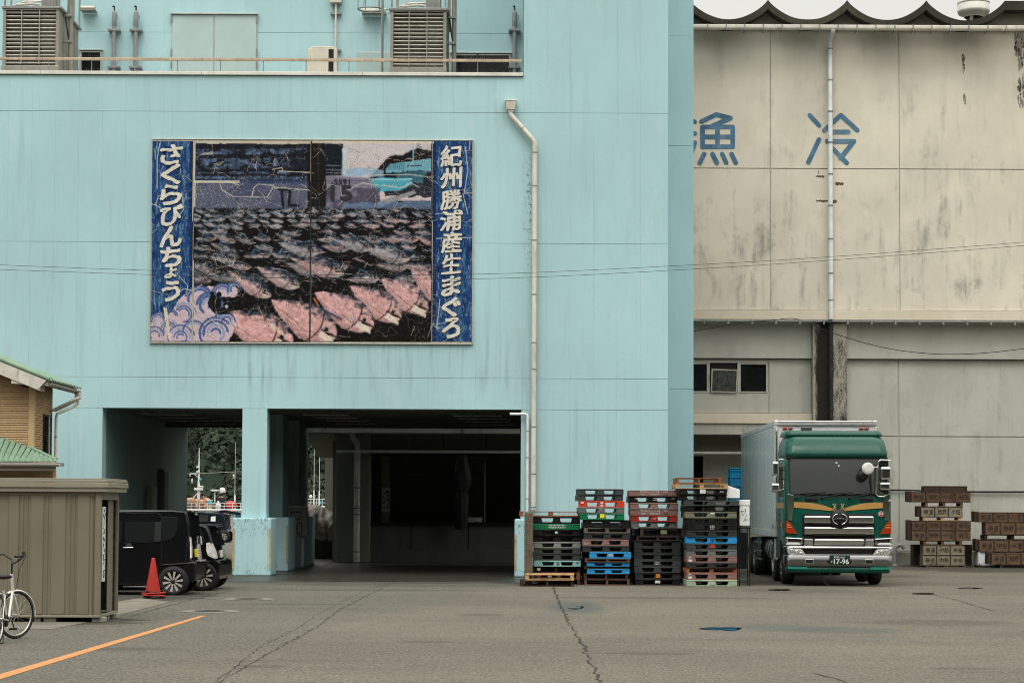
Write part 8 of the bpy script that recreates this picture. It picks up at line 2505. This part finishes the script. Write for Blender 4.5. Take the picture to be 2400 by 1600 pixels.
# hanging vinyl curtain bundled by the opening
Yc = 64.6
a, b = P(1066, 1240, Yc), P(1098, 1052, Yc)
tb_ = thing('bundled_tarp', 'dark vinyl curtain bundled and tied in front of the dock opening', 'tarpaulin', ((a.x + b.x) / 2, Yc, a.z))
cxm = (a.x + b.x) / 2; hh = b.z - a.z
vs, fs = [], []
prof = ((0, .17), (.2, .20), (.42, .21), (.46, .15), (.47, .15), (.52, .24), (.62, .30), (.70, .26), (.9, .16), (1, .14))
nt = 26
for f_, r in prof:
    for k in range(nt):
        ang = 2 * PI * k / nt
        rr2 = r * (1 + .16 * math.sin(ang * 7 + f_ * 3) + .08 * math.sin(ang * 3))
        vs.append((cxm + rr2 * math.cos(ang), Yc + .6 * rr2 * math.sin(ang), a.z + hh * f_))
for j in range(len(prof) - 1):
    for k in range(nt): fs.append((j * nt + k, j * nt + (k + 1) % nt, (j + 1) * nt + (k + 1) % nt, (j + 1) * nt + k))
MB().add(vs, fs, True).build('curtain', M['tarpdark'], tb_)
MB().tube([(cxm + .155 * math.cos(t_), Yc + .1 * math.sin(t_), a.z + hh * .465) for t_ in [2 * PI * k / 16 for k in range(16)]], .014, 6, closed=True).build('tie_rope', M['black'], tb_)
# low pale sill box and orange hose inside
a, b = P(1096, 1223, 65.3), P(1130, 1212, 65.3)
o = box('sill_box', M['acw'], None, a.x, b.x, 65.3, 65.6, a.z, b.z, .01); tag(o, 'small pale box on the sill of the dark dock opening', 'box')
# electrical cabinets on the pier
Ye = 59.6
a, b = P(676, 1254, Ye), P(722, 1188, Ye)
ec = thing('electrical_cabinet', 'grey electrical cabinet with framed meter window on the passage pier', 'cabinet', ((a.x + b.x) / 2, Ye, a.z))
M['cab'] = plain('grey_cabinet_paint', (.22, .23, .20), .5, 0, .08, 3, .03)
box('casing', M['cab'], ec, a.x, b.x, Ye - .22, Ye - .0, a.z, b.z, .008)
box('rain_hood', M['alu'], ec, a.x - .02, b.x + .02, Ye - .26, Ye, b.z + .002, b.z + .03)
q = (a.x + .09, b.x - .17, b.z - .36, b.z - .13)
for k, (x0, x1, z0, z1) in enumerate(((q[0], q[1], q[2], q[3]), (a.x + .28, b.x - .14, a.z + .05, a.z + .38))):
    box('meter_frame', M['black'], ec, x0, x1, Ye - .235, Ye - .222, z0, z1, .004)
    box('meter_glass', M['cab'], ec, x0 + .025, x1 - .025, Ye - .24, Ye - .236, z0 + .025, z1 - .025)
box('conduit', M['cab'], ec, a.x + .22, a.x + .38, Ye - .12, Ye, 0, a.z - .003)
# red alarm lamp and meter boxes on the left passage wall
a = P(403, 1079, 65.6)
rl = thing('alarm_lamp', 'small red alarm lamp on the far edge of the left passage wall', 'lamp', (a.x, 65.6, a.z))
MB().lathe([(0, -.10), (.09, -.10), (.10, 0), (.085, .12), (.05, .17), (0, .18)], (a.x + .03, 65.6, a.z), 16).build('lens', M['buoyr'], rl)
MB().box(a.x - .08, a.x + .12, 65.5, 65.7, a.z - .16, a.z - .105).tube([(a.x, 65.6, a.z - .16), (a.x - .02, 65.6, a.z - .34)], .02, 6).build('bracket', M['black'], rl)
xi = xo0
for (ya_, yb2, z0, z1, lab) in ((58.6, 59.5, 1.0, 2.35, 'grey wall cabinet on the left passage wall, nearer the yard'), (60.6, 61.4, .4, 2.9, 'tall dark door panel on the left passage wall near its far end')):
    t = thing('wall_cabinet', lab, 'cabinet', (xi + .001, ya_, z0), 'cabinets on the left passage wall')
    box('casing', M['cab'], t, xi + .002, xi + .16, ya_, yb2, z0, z1, .01)
    box('door', M['carplastic'] if z1 > 2.5 else M['cab'], t, xi + .161, xi + .175, ya_ + .06, yb2 - .06, z0 + .06, z1 - .06, .004)
# ceiling battens
nlt = 0
for (x0, x1, ys, wh_) in ((PX(392, 58), PX(545, 58) - .4, (53.6, 55.6, 57.6, 59.6), 'left'), (PX(720, 55), PX(830, 55), (53.6, 55.4, 57.4, 59.4), 'middle'), (PX(1060, 55), PX(1180, 55), (53.6, 55.4, 57.4, 59.4), 'right')):
    for k, y in enumerate(ys):
        t = thing('ceiling_light', f'unlit fluorescent batten under the {"left passage" if wh_ == "left" else "right passage"} soffit, {["first", "second", "third", "fourth"][k]} from the street' + (', left row' if wh_ == 'middle' else ', right row' if wh_ == 'right' else ''), 'ceiling light', ((x0 + x1) / 2, y, ZO - .2), 'ceiling battens in the passages')
        sx_ = k * .12
        box('housing', M['fill'], t, x0 + sx_, x1 + sx_, y - .06, y + .06, ZO - .075, ZO - .03, .006)
        MB().tube([(x0 + sx_ + .05, y, ZO - .10), (x1 + sx_ - .05, y, ZO - .10)], .016, 8).build('tube', M['galv'], t)
        for x in (x0 + sx_ + .2, x1 + sx_ - .2): box('stem', M['fill'], t, x - .015, x + .015, y - .015, y + .015, ZO - .029, ZO + .019)
